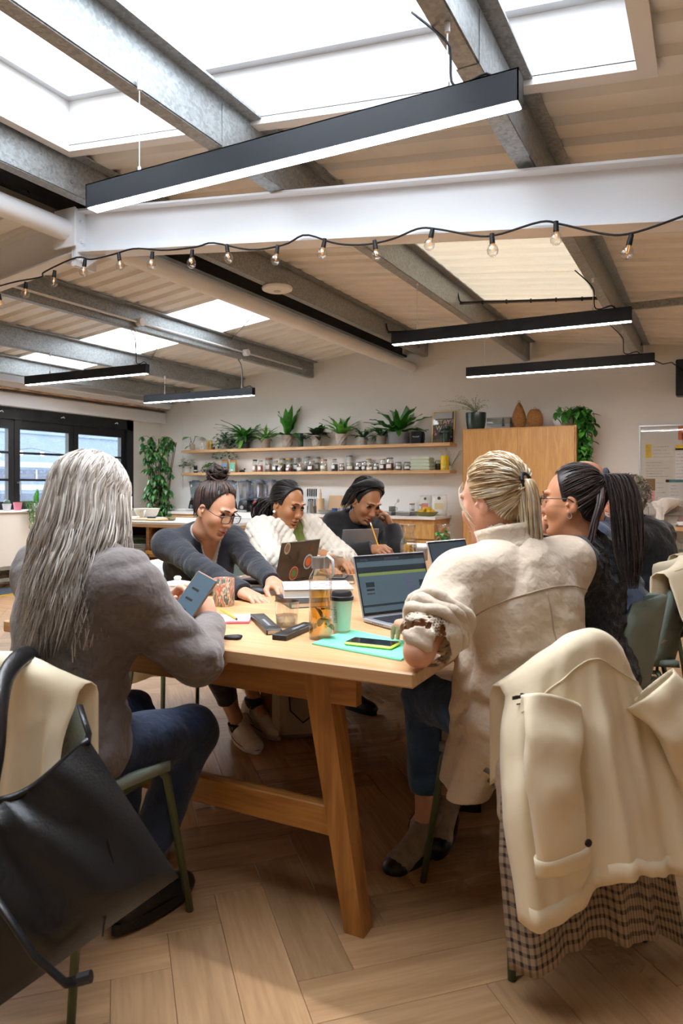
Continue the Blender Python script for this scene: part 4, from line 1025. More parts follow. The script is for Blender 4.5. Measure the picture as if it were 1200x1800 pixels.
# ---------------- whiteboard, ledge
wbx = on_y(1125, 800, 8.97).x
wbd = empty('pinboard', (wbx, 8.965, .93), 0, 'glossy board of notes and coloured papers at the right of the back wall', 'board')
BW = 2.0
MB().box(0, BW, 0, .02, 0, 1.02).build('backing', mat('board_paper', '#d9d5cc', .7), wbd)
MB().box(.008, BW - .008, -.008, -.005, .008, 1.012).build('cover_sheet', glassy('glossy_film', (.99, .99, .99), .1, .03, .12), wbd)
g = MB()
for b in ((-.012, .004, 0, 1.02), (BW - .004, BW + .012, 0, 1.02)): g.box(b[0], b[1], -.014, .022, b[2], b[3])
g.box(-.012, BW + .012, -.014, .022, 1.012, 1.03); g.box(-.012, BW + .012, -.014, .022, -.012, .006)
g.build('frame', mat('thin_alu', '#b9b9b6', .35, metal=.6), wbd)
M_ink = mat('ink', '#3a3a40', .7)
NOTES = [(.055, .12, .60, .75, '#eac94a', 7), (.13, .36, .58, .75, '#dcd7cb', 4), (.055, .34, .37, .57, '#d6d0c4', 6), (.055, .16, .24, .37, '#8a6a45', 0), (.055, .155, .13, .235, '#e6a3a0', 3), (.165, .3, .13, .36, '#d8d2c8', 4),
         (.37, .52, .36, .7, '#e9e6e0', 9), (.27, .55, .33, .36, '#2c7f87', 0), (.37, .46, .68, .735, '#e3c733', 0), (.40, .5, .79, .94, '#cd6a3c', 0), (.44, .62, .75, .86, '#d9a0a4', 0), (.31, .42, .13, .32, '#dedad2', 5), (.55, .8, .4, .8, '#dcd8ce', 8), (.85, 1.2, .3, .8, '#d3cdc0', 8)]
for (a, b, z0, z1, c, rows) in NOTES:
    n_ = MB().box(a, b, -.0035, -.001, z0 * 1.05 + .02, z1 * 1.05 + .02).build('note', mat('note_' + c.strip('#'), c, .8), wbd)
    if rows: strokes(n_, a + .01, b - .01, z0 * 1.05 + .03, z1 * 1.05 + .01, rows, M_ink, -.0036, rnd=random.Random(int(a * 1000)))
ld = empty('wall_ledge', (-.62, 8.72, .775), 0, 'oak ledge below the pinboard at the right', 'shelf')
MB().bbox(.95, .13, 0, 1.9, .25, .045, .003).build('board', M_shelf, ld); MB().box(.05, 1.8, .235, .245, -.09, -.023).build('wall_batten', M_wall, ld)
pf = empty('paper_bouquet', on_y(1157, 922, 8.83), 0, 'crumpled white paper bouquet wrap standing on the ledge', 'paper')
pf.location.z = .798
rr = random.Random(3); pts = []
for i in range(13):
    tt = i / 12; row = []
    for j in range(25):
        a = 2 * PI * j / 24; fl_ = .035 + .16 * max(0, tt - .45) ** .8 * (1 + .5 * math.cos(a) + .25 * math.sin(3 * a + tt * 4)) + .02 * tt * math.sin(7 * a + i)
        row.append((fl_ * math.cos(a) * 1.1 + .05 * tt, fl_ * math.sin(a) * .7, .33 * tt * (1 - .12 * max(0, tt - .6) * (1 + math.sin(2 * a + 1)) * 2)))
    pts.append(row)
MB().grid(pts).build('wrap', mat('white_tissue', '#eee9e0', .7), pf, smooth=25, solid=.002)
fw = empty('flower_vase', (on_y(1139, 900, 8.8).x, 8.8, .798), 0, 'single orange flower in a slim glass in front of the paper wrap', 'flower')
MB().lathe([(0, 0), (.02, 0), (.022, .1)], n=12).build('vase', M_jar, fw, smooth=True); MB().tube([(0, 0, .01), (.004, 0, .15), (0, 0, .21)], .003, 5).build('stem', M_stem, fw)
for i in range(9):
    a = 2 * PI * i / 9; add_leaf(fw, place(leaf_pts(.035, .009, 3, 3, .2, .1), (0, 0, .212), a, .15), mat('orange_petal', '#d9803c', .6), name='petal')
bw = MB().lathe([(0, .004), (.02, 0), (.045, .03), (.042, .032), (.02, .008), (0, .008)], n=18).build('bowl', mat('pale_mint_bowl', '#cfe0d8', .2), smooth=40, loc=(on_y(1185, 920, 8.78).x, 8.78, .798), label='tiny pale mint bowl on the ledge', cat='bowl')
pj = empty('pink_jar', (on_y(1197, 915, 8.8).x, 8.8, .798), 0, 'pink tinted glass jar at the edge of the ledge', 'jar')
MB().lathe([(0, 0), (.045, 0), (.047, .07), (.03, .09), (.032, .12)], n=18).build('glass_body', glassy('pink_glass', (.95, .75, .8), .4), pj, smooth=40); MB().lathe([(.0475, .02), (.0478, .06)], n=18).build('label', M_white, pj)
gs = empty('glass_shelf', (-.62, 8.74, .53), 0, 'glass shelf under the ledge with stemmed glasses on it', 'shelf')
MB().box(0, 1.8, 0, .24, -.006, .006).build('pane', glassy('green_glass', (.8, .92, .86), .3), gs); 
for x_ in (.06, .9, 1.74): MB().box(x_ - .01, x_ + .01, .02, .25, -.02, -.007).build('bracket', M_steelw, gs)
for k, px_ in enumerate((1166, 1180, 1197)):
    g_ = empty('coupe_glass', (on_y(px_, 980, 8.85).x, 8.85, .537), 0, '%s stemmed coupe glass from the left on the shelf below the ledge' % ('first', 'second', 'third')[k], 'glass', 'coupe glasses')
    MB().lathe([(0, .001), (.03, 0), (.03, .003), (.004, .008), (.004, .07)], n=14).build('stem', M_jar, g_, smooth=40); MB().lathe([(.004, .07), (.03, .08), (.046, .105), (.05, .125)], n=18).build('cup', M_jar, g_, smooth=True)
# ================================================================== THE TABLE
TZT = .77
TBX0, TBX1, TBY0, TBY1 = -2.25, -.677, 1.70, 5.35
M_tab = wood('oak_tabletop', '#cda478', '#bb8f61', 'x', .8, rough=.38, rand=.02, rings=.7)
M_tabe = wood('oak_table_frame', '#b9813f', '#97602a', 'x', .9, rough=.42, rand=.02)
M_tabl = wood('oak_table_leg', '#b9813f', '#97602a', 'z', .9, rough=.42, rand=.02)
tb = empty('meeting_table', (TBX0, TBY0, 0), 0, 'long oak meeting table with slanted legs in the middle of the room', 'table')
w, L = TBX1 - TBX0, TBY1 - TBY0
MB().bbox(w / 2, L / 2, TZT - .02, w, L, .04, .004).build('tabletop', M_tab, tb)
for y in (.075, L - .115, L / 2 - .02):
    m = MB()
    m.prism([(.2, TZT - .041), (.2, TZT - .135), (w - .2, TZT - .135), (w - .2, TZT - .041)], y, y + .035, xf=lambda v: Vector((v.x, v.z, v.y)))
    ap = m.build('apron', M_tabe, tb)
    if y < .2:
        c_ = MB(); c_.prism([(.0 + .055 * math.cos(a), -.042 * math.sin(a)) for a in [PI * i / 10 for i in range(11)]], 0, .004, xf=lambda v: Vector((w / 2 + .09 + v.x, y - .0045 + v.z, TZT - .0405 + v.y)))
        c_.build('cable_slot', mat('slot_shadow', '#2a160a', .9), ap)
def slant_leg(xt, yt, xf, yf):
    m = MB(); hw, hd = .036, .036
    top = Vector((xt, yt, TZT - .041)); bot = Vector((xf, yf, 0))
    for s_, e_ in ((0, 1),):
        vs = []
        for (p, k) in ((bot, .82), (top, 1.12)):
            for (a, b) in ((-1, -1), (1, -1), (1, 1), (-1, 1)): vs.append((p.x + a * hw * k, p.y + b * hd * k, p.z))
        m.add(vs, [(3, 2, 1, 0), (4, 5, 6, 7), (0, 1, 5, 4), (1, 2, 6, 5), (2, 3, 7, 6), (3, 0, 4, 7)])
    return m.build('leg', M_tabl, tb)
for (yt, yf) in ((.115, .10), (1.32, 1.38), (L / 2 + .45, L / 2 + .45), (L - .1, L - .08)):
    slant_leg(w - .335, yt, w - .205, yf); slant_leg(.335, yt, .205, yf)
for y in (.095, L / 2 + .43):
    MB().bbox(w / 2, y + .015, .29, w - .53, .04, .085, .004).build('stretcher', M_tabe, tb)
MB().bbox(w / 2, L / 2, TZT - .075, .07, L - .3, .06, .004).build('rail', M_tabe, tb)

# ================================================================== CHAIRS
M_cleg = mat('olive_green_steel', '#566145', .4, metal=.1)
M_cup = mat('sage_upholstery', '#87938a', .85, bump=.25, bscale=350)
M_cwht = mat('white_shell', '#e9e8e6', .4)
def chair(name, x, y, yaw, label, shell=M_cup, legs=M_cleg, back=True, h=.46, bh=.83, group="meeting chairs", bw=.2):
    """moulded seat on four splayed steel legs, curved back; faces +x locally"""
    c = empty(name, (x, y, 0), yaw, label, 'chair', group)
    st = []
    for i in range(9):
        t = i / 8; row = []
        for j in range(11):
            s = j / 10 * 2 - 1; xx = .19 - .40 * t; row.append((xx - .03 * s * s, s * (.2 - .02 * t), h + .012 * abs(s) ** 2 - (.02 * (1 - t) ** 3) + .01 * t * t))
        st.append(row)
    MB().grid(st).build('seat', shell, c, smooth=True, solid=.028)
    bk = []
    for i in range(9):
        t = i / 8; row = []
        for j in range(13):
            s = j / 12 * 2 - 1; ww = bw * (1 - .12 * t - (.25 * (max(0, t - .75) / .25) ** 2)); row.append((-.215 - .07 * t + .085 * s * s, s * ww, h + .015 + (bh - h) * t - .02 * s * s * t))
        bk.append(row)
    if back: MB().grid(bk).build('backrest', shell, c, smooth=True, solid=.026)
    for (sx_, sy_) in ((1, 1), (1, -1), (-1, 1), (-1, -1)):
        MB().tube([(sx_ * .15, sy_ * .17, h - .02), (sx_ * .17, sy_ * .18, h - .05), (sx_ * .235 + (.0 if sx_ > 0 else -.01), sy_ * .215, .0)], [.011, .0115, .0105], 10).build('leg', legs, c, smooth=True)
    MB().tube([(.15, .17, h - .025), (.15, -.17, h - .025), (-.15, -.17, h - .025), (-.15, .17, h - .025), (.15, .17, h - .025)], .009, 8, cap=False).build('seat_frame', legs, c)
    return c
# ================================================================== THINGS ON THE TABLE
def tt(px, py, z=TZT): return ground(px, py, z)
M_alu = mat('laptop_aluminium', '#b4b8c0', .35, metal=.7)
M_keys = mat('laptop_keys', '#24272c', .5)
def laptop(A, B, user, label, depth=.225, hgt=.215, tilt=.28, m_base=None, m_lid=None, screen=None, stickers=None):
    """A, B: hinge ends on the table; user: unit vector from the hinge towards the person"""
    A, B = Vector(A), Vector(B); A.z = B.z = TZT; w = (B - A).length; ux = (B - A).normalized(); uy = Vector(user); uy.z = 0; uy = (uy - ux * uy.dot(ux)).normalized()
    c = (A + B) / 2; R = Matrix((( -ux.x if ux.cross(uy).z < 0 else ux.x, -uy.x * 0 + uy.x, 0), (0, 0, 0), (0, 0, 1)))
    sgn = 1 if ux.cross(uy).z > 0 else -1
    o = empty('laptop', c, 0, label, 'laptop'); X = ux * sgn            # local x to the right as seen with +y towards the user
    Rm = Matrix((X, uy, Vector((0, 0, 1)))).transposed(); o.rotation_euler = Rm.to_euler()
    base = MB().bbox(0, depth / 2, .009, w, depth, .016, .004).build('base', m_base or M_alu, o)
    MB().box(-w * .44, w * .44, .028, depth * .53, .0172, .0176).build('keyboard_well', mat('laptop_well', '#3a3d44', .5), base)
    kb_ = MB()
    for r in range(5):
        for k in range(13):
            x0 = -w * .43 + k * w * .86 / 13; y0 = .032 + r * (depth * .48) / 5; kb_.box(x0 + .001, x0 + w * .86 / 13 - .001, y0 + .001, y0 + depth * .48 / 5 - .0015, .0174, .0192)
    kb_.build('keys', M_keys, base, kind='stuff')
    MB().box(-.05, .05, depth * .6, depth * .93, .0171, .0175).build('trackpad', mat('trackpad', '#9ea3ab', .3, metal=.4), base)
    ports = MB()
    for k in range(6): ports.box(-w / 2 - .0008, -w / 2 + .001, .06 + k * .011, .066 + k * .011, .008, .0105); ports.box(w / 2 - .001, w / 2 + .0008, .06 + k * .011, .066 + k * .011, .008, .0105)
    ports.build('ports', M_keys, base, kind='stuff')
    lid = MB().bbox(0, 0, hgt / 2, w, .007, hgt, .003).build('screen_lid', m_lid or M_alu, o, loc=(0, .002, .014)); lid.rotation_euler = (tilt, 0, 0)
    MB().box(-w / 2 + .004, w / 2 - .004, .0036, .0042, .006, hgt - .004).build('bezel', M_black, lid)
    sm = screen or mat('screen_dark', '#2a3238', .25, emit='#38434b', estr=.35)
    d = MB().box(-w / 2 + .009, w / 2 - .009, .0043, .0047, .016, hgt - .012).build('display', sm, lid)
    return o, lid, d, w, hgt
scr = mat('screen_slate', '#39464d', .25, emit='#4a5b64', estr=.3); scr2 = mat('screen_block', '#20272c', .25, emit='#242c31', estr=.3); scr3 = mat('screen_green', '#5d6a42', .25, emit='#66753f', estr=.3); scr4 = mat('screen_mauve', '#45475a', .25, emit='#4b4c5e', estr=.3)
o, lid, d, w_, h_ = laptop(tt(637, 1094), tt(763, 1078), (.885, -.464, 0), 'open silver laptop with a dark screen in front of the blonde woman', screen=scr, tilt=.3, depth=.24, hgt=.225)
def ui(d, lid, w, h, blocks):
    for (x0, x1, z0, z1, m) in blocks:   # x from left as the user sees it
        xa, xb = w / 2 - .009 - (w - .018) * x1, w / 2 - .009 - (w - .018) * x0
        MB().box(xa, xb, .0047, .0050, .016 + (h - .028) * z0, .016 + (h - .028) * z1).build('screen_block', m, d)
ui(d, lid, w_, h_, [(0, 1, .93, 1, scr2), (.06, .16, .945, .985, scr4), (.4, .62, .945, .985, scr4), (.72, .86, .945, .985, scr2), (0, 1, .72, .83, scr2), (0, 1, .665, .72, scr3), (.08, .2, .46, .55, scr2), (.08, .19, .39, .43, scr2), (.08, .19, .33, .35, scr2), (.66, .78, .5, .59, scr4), (.66, .78, .36, .47, scr4), (.66, .78, .2, .31, scr4), (.86, .99, .4, .52, scr2), (0, 1, .1, .14, scr2)])
M_brn = mat('brown_laptop_lid', '#40342c', .4)
o, lid, d, w_, h_ = laptop(tt(483, 1030), tt(551, 1017), (-.99, .12, 0), 'brown laptop with round stickers in front of the woman with the bun', m_base=M_brn, m_lid=M_brn, tilt=.22, hgt=.2)
def sticker(lid, x, z, r, cols, sxx=1.0):
    for k, (c, f) in enumerate(cols):
        MB().lathe([(0, 0), (r * f, 0), (r * f, .0006), (0, .0006)], n=24).xform(Matrix.Translation((x, -.0037 - .0006 * k, z)) @ Matrix.Rotation(PI / 2, 4, 'X') @ Matrix.Scale(sxx, 4, (1, 0, 0))).build('sticker', mat('sticker_' + c.strip('#'), c, .5), lid)
sgn_ = 1
sticker(lid, .085, .085, .04, (('#b9bcc4', 1), ('#6e6f72', .8), ('#e36a2c', .55))); sticker(lid, -.025, .035, .036, (('#c98a72', 1), ('#8c4a3c', .85), ('#4f8a4c', .5))); sticker(lid, -.115, .17, .03, (('#a9a48c', 1), ('#7d6a5a', .7)), .8); sticker(lid, .1, .16, .022, (('#5c3d2b', 1),))
o, lid, d, w_, h_ = laptop(tt(597, 983) + Vector((0, 0, 0)), tt(597, 983) + Vector((.16, .22, 0)), (-.8, .55, 0), 'silver-grey laptop before the woman with the headband', m_lid=mat('space_grey', '#8b8d91', .35, metal=.35), tilt=.25, hgt=.19, depth=.2)
o, lid, d, w_, h_ = laptop(tt(767, 1033), tt(767, 1033) + Vector((.1, .29, 0)), (.95, -.3, 0), 'open laptop with a black screen behind the blonde woman', tilt=.32, hgt=.21, depth=.21)
# bottle of tea
b = empty('glass_bottle', tt(563, 1122), 0, 'tall glass bottle of amber tea with a steel cap', 'bottle'); q = .045
M_amber = glassy('amber_tea', (.98, .7, .1), .2, .05, .3)
rb = .0355
MB().lathe([(0, 0), (rb, 0), (rb + .001, .004), (rb + .001, .185), (rb * .95, .2), (rb * .72, .214), (rb * .7, .228)], n=28).build('glass_body', M_jar, b, smooth=40)
MB().lathe([(0, .006), (rb - .003, .006), (rb - .003, .148), (0, .148)], n=28).build('tea', M_amber, b, smooth=40)
MB().lathe([(0, .257), (rb * .76, .257), (rb * .8, .252), (rb * .8, .222), (0, .222)], n=26).build('cap', mat('brushed_steel', '#b7b2ac', .3, metal=.85), b, smooth=40)
MB().tube([(.018, -.0, .255), (.03, -.005, .262), (.048, -.008, .25), (.052, -.01, .215), (.046, -.008, .2)], .0065, 8, flat=.5).build('strap', mat('pale_strap', '#c9ced6', .6), b, smooth=True)
rr = random.Random(5); lf = MB()
for i in range(7): lf.grid(place(leaf_pts(.05, .012, 4, 3, .4, .2), (rr.uniform(-.014, .014), rr.uniform(-.014, .014), rr.uniform(.02, .11)), rr.uniform(0, 6), rr.uniform(-1, 1)))
lf.build('tea_leaves', mat('tea_leaf', '#5b5a1e', .6), b, kind='stuff')
# reusable mint cup
c = empty('travel_cup', tt(600, 1113), 0, 'mint green travel cup with a black lid and vertical lettering', 'cup')
MB().lathe([(0, 0), (.028, 0), (.0285, .012), (.036, .112), (.034, .112), (.026, .01), (0, .01)], n=28, mis=[1, 1, 0, 0, 0, 0]).build('cup_body', [mat('mint_plastic', '#d3e9dc', .35), mat('cork_base', '#d2bd9c', .7)], c, smooth=40)
MB().lathe([(0, .138), (.03, .138), (.034, .132), (.035, .124), (.0395, .122), (.0395, .11), (0, .11)], n=28).build('lid', mat('black_lid', '#24262b', .35), c, smooth=35)
tx = text('lettering', 'LINNYS', .0165, mat('mint_print', '#6d9a84', .5), c, (-.004, -.034, .066), (PI / 2, -PI / 2, 0)); tx.rotation_euler = Euler((PI / 2 + .0, -PI / 2, TH * .6), 'XYZ')
# tumblers
def tumbler(p, r, h, fill, label):
    o = empty('glass_tumbler', p, 0, label, 'glass')
    MB().lathe([(0, 0), (r * .84, 0), (r * .86, .004), (r, h)], n=26).build('glass_body', M_jar, o, smooth=40)
    MB().lathe([(r * 1.0, h - .0015), (r * 1.015, h), (r * .985, h)], n=26).build('rim', M_jar, o)
    MB().lathe([(0, .008), (r * .8, .008), (r * (.83 + .1 * fill), h * fill), (0, h * fill)], n=24).build('water', glassy('water', (.93, .95, .94), .35), o, smooth=40)
tumbler(tt(504, 1101), .042, .088, .45, 'glass tumbler of water beside the two black boxes'); tumbler(tt(588, 1008), .046, .09, .3, 'empty-looking tumbler behind the tea bottle')
# mug
m_ = empty('mug', tt(393, 1064), 0, 'patterned mug in coral and grey-green brushstrokes', 'mug')
def mug_mat():
    m, nt, N, L, P = _new('painted_mug'); tc = N.new('ShaderNodeTexCoord'); mp = N.new('ShaderNodeMapping'); mp.inputs['Scale'].default_value = (40, 40, 14)
    nz = N.new('ShaderNodeTexNoise'); nz.inputs['Scale'].default_value = 1.1; nz.inputs['Detail'].default_value = 2; rp = N.new('ShaderNodeValToRGB'); cr = rp.color_ramp; cr.interpolation = 'CONSTANT'
    cr.elements[0].color = col('#6d7c72'); cr.elements[1].position = .62; cr.elements[1].color = col('#5f6f70')
    for p_, c_ in ((.4, '#cfae96'), (.46, '#c9765a'), (.53, '#8d938a'), (.57, '#d8c4ae')): e_ = cr.elements.new(p_); e_.color = col(c_)
    L.new(tc.outputs['Object'], mp.inputs['Vector']); L.new(mp.outputs['Vector'], nz.inputs['Vector']); L.new(nz.outputs['Fac'], rp.inputs['Fac']); L.new(rp.outputs['Color'], P.inputs['Base Color']); P.inputs['Roughness'].default_value = .3
    return m
MB().lathe([(0, 0), (.041, 0), (.043, .004), (.043, .107), (.0415, .11), (.039, .107), (.038, .01), (0, .01)], n=28).build('mug_body', mug_mat(), m_, smooth=40)
MB().tube([(-.01, .042, .09), (-.01, .066, .085), (-.01, .066, .035), (-.01, .042, .028)], .006, 8).build('handle', MATS['painted_mug'], m_, smooth=True)
# white lidded pot
p_ = empty('sugar_pot', tt(312, 1076), 0, 'white lidded ceramic pot behind the phone', 'pot')
MB().lathe([(0, 0), (.058, 0), (.06, .01), (.052, .1), (.05, .108), (.046, .108)], n=26).build('pot_body', mat('white_ceramic', '#e6e5e0', .3), p_, smooth=40)
MB().lathe([(.053, .108), (.05, .114), (.02, .12), (.012, .122), (.015, .132), (.01, .138), (0, .139)], n=24).build('lid', mat('white_ceramic', '#e6e5e0', .3), p_, smooth=40)
# magazines
for k, (dz, rz_, c_, lab_) in enumerate(((0, .1, '#8a6a54', 'brown-covered magazine at the bottom of the pile beside the white pot'), (.012, -.12, '#4b6a4a', 'green-covered magazine on the pile beside the white pot'))):
    g_ = empty('magazine', Vector((-2.08, 2.42, TZT + dz)), rz_, lab_, 'magazine')
    MB().bbox(0, 0, .006, .23, .3, .0115, .002).build('pages', M_white, g_); MB().box(-.116, .116, -.151, .151, .0116, .0124).build('cover', mat('cover_' + c_.strip('#'), c_, .35, var=.5, vscale=16), g_)
    strokes_ = MB()
    for i in range(3): strokes_.box(-.09, .08, -.1 + i * .05, -.085 + i * .05, .0124, .0128)
    strokes_.build('title_print', mat('cover_print', '#c9b34a', .5), g_, kind='stuff')
# notebook with a pencil
nbk = empty('notebook', tt(402, 1091), TH + .05, 'open white notebook with a pink edge by the grey-haired woman', 'notebook')
MB().bbox(0, 0, .003, .155, .125, .006, .001).build('cover', mat('pink_cover', '#d9647a', .6), nbk); MB().bbox(.001, .002, .0085, .15, .12, .005, .001).build('pages', M_white, nbk)
pn2 = empty('pencil', tt(402, 1088) + Vector((0, 0, .0155)), 0, 'short yellow pencil lying on the white notebook', 'pencil')
_a = tt(418, 1097) - tt(402, 1088); _b = tt(388, 1079) - tt(402, 1088)
MB().cyl(tuple(_a * .85), tuple(_b), .0042, n=6).build('shaft', mat('yellow_pencil', '#e8a51c', .4), pn2); MB().cyl(tuple(_a), tuple(_a * .85), .0006, .0042, n=6).build('tip', M_dark, pn2)
# scissors
sc_ = empty('scissors', tt(398, 1123), TH, 'black-handled scissors near the table edge', 'scissors')
MB().add([(-.1, 0, .002), (-.01, -.006, .002), (-.01, .006, .002), (-.1, .001, .004), (-.01, -.006, .005), (-.01, .006, .005)], [(0, 2, 1), (3, 4, 5), (0, 1, 4, 3), (1, 2, 5, 4), (2, 0, 3, 5)]).build('blade', mat('satin_steel', '#c8cacc', .3, metal=.8), sc_)
for s_ in (-1, 1): MB().tube([(-.01, s_ * .003, .006), (.01, s_ * .014, .006), (.035, s_ * .02, .006), (.045, s_ * .011, .006), (.03, s_ * .004, .006), (.005, s_ * .002, .006)], .005, 6).build('handle', M_cable, sc_, smooth=True)
# pencil boxes
def flat_box(A, B, w, h, label, c='#1c1d1f'):
    A, B = Vector(A), Vector(B); d = B - A; o = empty('pencil_box', (A + B) / 2, math.atan2(d.y, d.x), label, 'box'); L = d.length
    MB().bbox(0, 0, h / 2, L, w, h, .002).build('carton', mat('black_carton', c, .35), o); MB().box(-L * .3, L * .35, -w * .3, w * .3, h, h + .0006).build('printed_panel', mat('carton_print', '#2d3134', .3), o)
    MB().box(-L * .1, L * .28, -w * .12, w * .05, h + .0006, h + .001).build('window_slot', mat('carton_silver', '#8d9296', .3), o); MB().box(L * .5 - .001, L * .5 + .0006, -w * .4, w * .4, h * .2, h * .8).build('end_label', mat('carton_cream', '#cdbfa5', .6), o)
flat_box(tt(452, 1087), tt(482, 1116), .052, .018, 'flat black pencil box left of the tumbler'); flat_box(tt(490, 1126), tt(545, 1103), .05, .018, 'flat black pencil box in front of the tumbler')
# book stack behind the bottle
def book(p, rz_, w, l, h, c, label, z=0, pages='#e3d9c8'):
    o = empty('book', Vector(p) + Vector((0, 0, z)), rz_, label, 'book')
    MB().bbox(0, 0, h / 2, w - .006, l - .006, h - .006, .001).build('pages', mat('book_pages_' + pages.strip('#'), pages, .8), o)
    MB().bbox(0, 0, .0015, w, l, .003, .0008).bbox(0, 0, h - .0015, w, l, .003, .0008).build('cover', mat('book_cover_' + c.strip('#'), c, .4), o); MB().bbox(-w / 2 + .0015, 0, h / 2, .003, l, h, .0008).build('spine', mat('book_cover_' + c.strip('#'), c, .4), o); return o
book(tt(532, 1060), TH + .35, .17, .24, .022, '#26262a', 'black book at the bottom of the pile behind the bottle')
o = book(tt(556, 1052), TH + .12, .29, .25, .036, '#efecea', 'thick white book on top of the pile behind the bottle', .0225)
rr = random.Random(6); pr2 = MB()
for i in range(16): x_, y_ = rr.uniform(-.13, .1), rr.uniform(-.11, .1); pr2.box(x_, x_ + rr.uniform(.01, .03), y_, y_ + rr.uniform(.006, .02), .036, .0365)
pr2.build('cover_print', mat('cover_pink', '#b98aa8', .5), o, kind='stuff')
book(tt(597, 1022), .5, .14, .2, .02, '#4a3a34', 'brown notebook beside the far tumbler'); 
ph2 = empty('smartphone', tt(597, 1022) + Vector((0, 0, .0205)), .3, 'dark phone lying on the brown notebook', 'phone'); MB().bbox(0, 0, .004, .07, .14, .008, .003).build('case', mat('slate_case', '#3a4048', .4), ph2); MB().box(-.031, .031, -.065, .065, .008, .0084).build('screen', mat('phone_screen', '#101316', .1), ph2)
# folder and the phone in a lime case
A, B, C_, D_ = tt(548, 1133), tt(610, 1108), tt(742, 1136), tt(705, 1163)
fo_ = empty('document_folder', A, 0, 'mint green folder at the corner of the table', 'folder')
MB().prism([((v - A).x, (v - A).y) for v in (A, D_, C_, B)], .0006, .0045).build('cover', mat('mint_folder', '#7fe0bd', .5), fo_)
MB().prism([((v - A).x * .985 + .003, (v - A).y * .985 + .003) for v in (A, D_, C_, B)], .0046, .006).build('flap', mat('mint_folder', '#7fe0bd', .5), fo_)
A, B = tt(622, 1140, TZT + .008), tt(690, 1132, TZT + .008)
c0 = tt(654, 1134, TZT + .0065)
ph = empty('smartphone', c0, math.atan2((tt(700, 1138) - tt(608, 1128)).y, (tt(700, 1138) - tt(608, 1128)).x), 'phone in a lime case lying on the green folder', 'phone')
MB().bbox(0, 0, .005, .155, .078, .01, .005).build('case', mat('lime_case', '#d3e85c', .45), ph); MB().bbox(0, 0, .0105, .145, .069, .002, .001).build('screen', mat('phone_screen', '#101316', .1), ph)
# mouse under the hand
mo = empty('computer_mouse', tt(452, 1043), .1, 'black computer mouse under a hand', 'mouse')
MB().lathe([(.03, 0), (.032, .006), (.028, .02), (.015, .03), (0, .032)], n=20).xform(Matrix.Scale(1.75, 4, (1, 0, 0))).build('shell', mat('matte_black', '#1a1b1d', .5), mo, smooth=50); MB().cyl((.03, -.004, .028), (.03, .004, .028), .006, n=10).build('wheel', M_black, mo)
# carafes
def carafe(p, label, kind):
    o = empty('carafe', p, 0, label, 'carafe')
    MB().lathe([(0, 0), (.05, 0), (.052, .006), (.052, .12), (.048, .145), (.036, .175), (.034, .19), (.038, .215), (.048, .245)], n=26).build('glass_body', M_jar, o, smooth=50)
    MB().lathe([(0, .008), (.047, .008), (.047, .12), (0, .121)], n=20).build('water', glassy('water', (.93, .95, .94), .35), o, smooth=40)
    rr = random.Random(3 if kind == 'lemon' else 4)
    if kind == 'lemon':
        for i in range(10):
            s_ = MB().lathe([(0, -.004), (.026, -.004), (.028, 0), (.026, .004), (0, .004)], n=16).build('lemon_slice', mat('lemon_slice', '#efb314', .4), o)
            s_.location = (rr.uniform(-.018, .018), rr.uniform(-.018, .018), .035 + rr.uniform(0, .075)); s_.rotation_euler = (rr.uniform(.9, 2.2), rr.uniform(-.4, .4), rr.uniform(0, 3))
    else:
        for i in range(44):
            add_leaf(o, place(leaf_pts(.036, .014, 4, 3, .4, .3), (rr.uniform(-.03, .03), rr.uniform(-.03, .03), rr.uniform(.03, .2)), rr.uniform(0, 6), rr.uniform(-.9, .9), scale=1 if True else 1), mat('mint_leaf', '#3f9a3c', .45, var=.3, vscale=30))
carafe(Vector((-1.66, 4.09, TZT)), 'open glass carafe of water with lemon slices', 'lemon'); carafe(Vector((-1.47, 4.19, TZT)), 'open glass carafe stuffed with mint leaves', 'mint')
nb2 = empty('notebook', tt(672, 977), .5, 'white writing pad under the pencil of the woman with the headband', 'notebook'); MB().bbox(0, 0, .005, .22, .3, .01, .001).build('pages', M_white, nb2); MB().bbox(0, 0, .0005, .224, .304, .002, .0005).build('cover', M_dark, nb2)
tr_ = empty('serving_tray', tt(742, 962), 0, 'white tray at the far end of the table', 'tray'); MB().bbox(0, 0, .01, .45, .3, .02, .006).build('base', M_white, tr_)
for b_ in ((-.22, 0, .012, .29), (.22, 0, .012, .29)): MB().bbox(b_[0], b_[1], .035, b_[2], b_[3], .06, .004).build('rim', M_white, tr_)
pl_ = empty('plate', tt(812, 974), 0, 'yellow rimmed plate at the far right end of the table', 'plate'); MB().lathe([(0, .002), (.07, 0), (.11, .018), (.107, .021), (.068, .006), (0, .006)], n=26).build('dish', mat('yellow_plate', '#e3b93c', .35), pl_, smooth=40)
MB().lathe([(0, .0065), (.06, .0075), (0, .01)], n=16).build('food', mat('pastry', '#e8c96a', .7), pl_)
gb = empty('card_stand', tt(738, 985), 0, 'small grey card holder beside the lemon carafe', 'box'); MB().bbox(0, 0, .04, .09, .05, .08, .004).build('holder', mat('grey_card', '#8c8782', .6), gb); MB().box(-.04, .04, -.02, .02, .0805, .09).build('cards', M_white, gb)
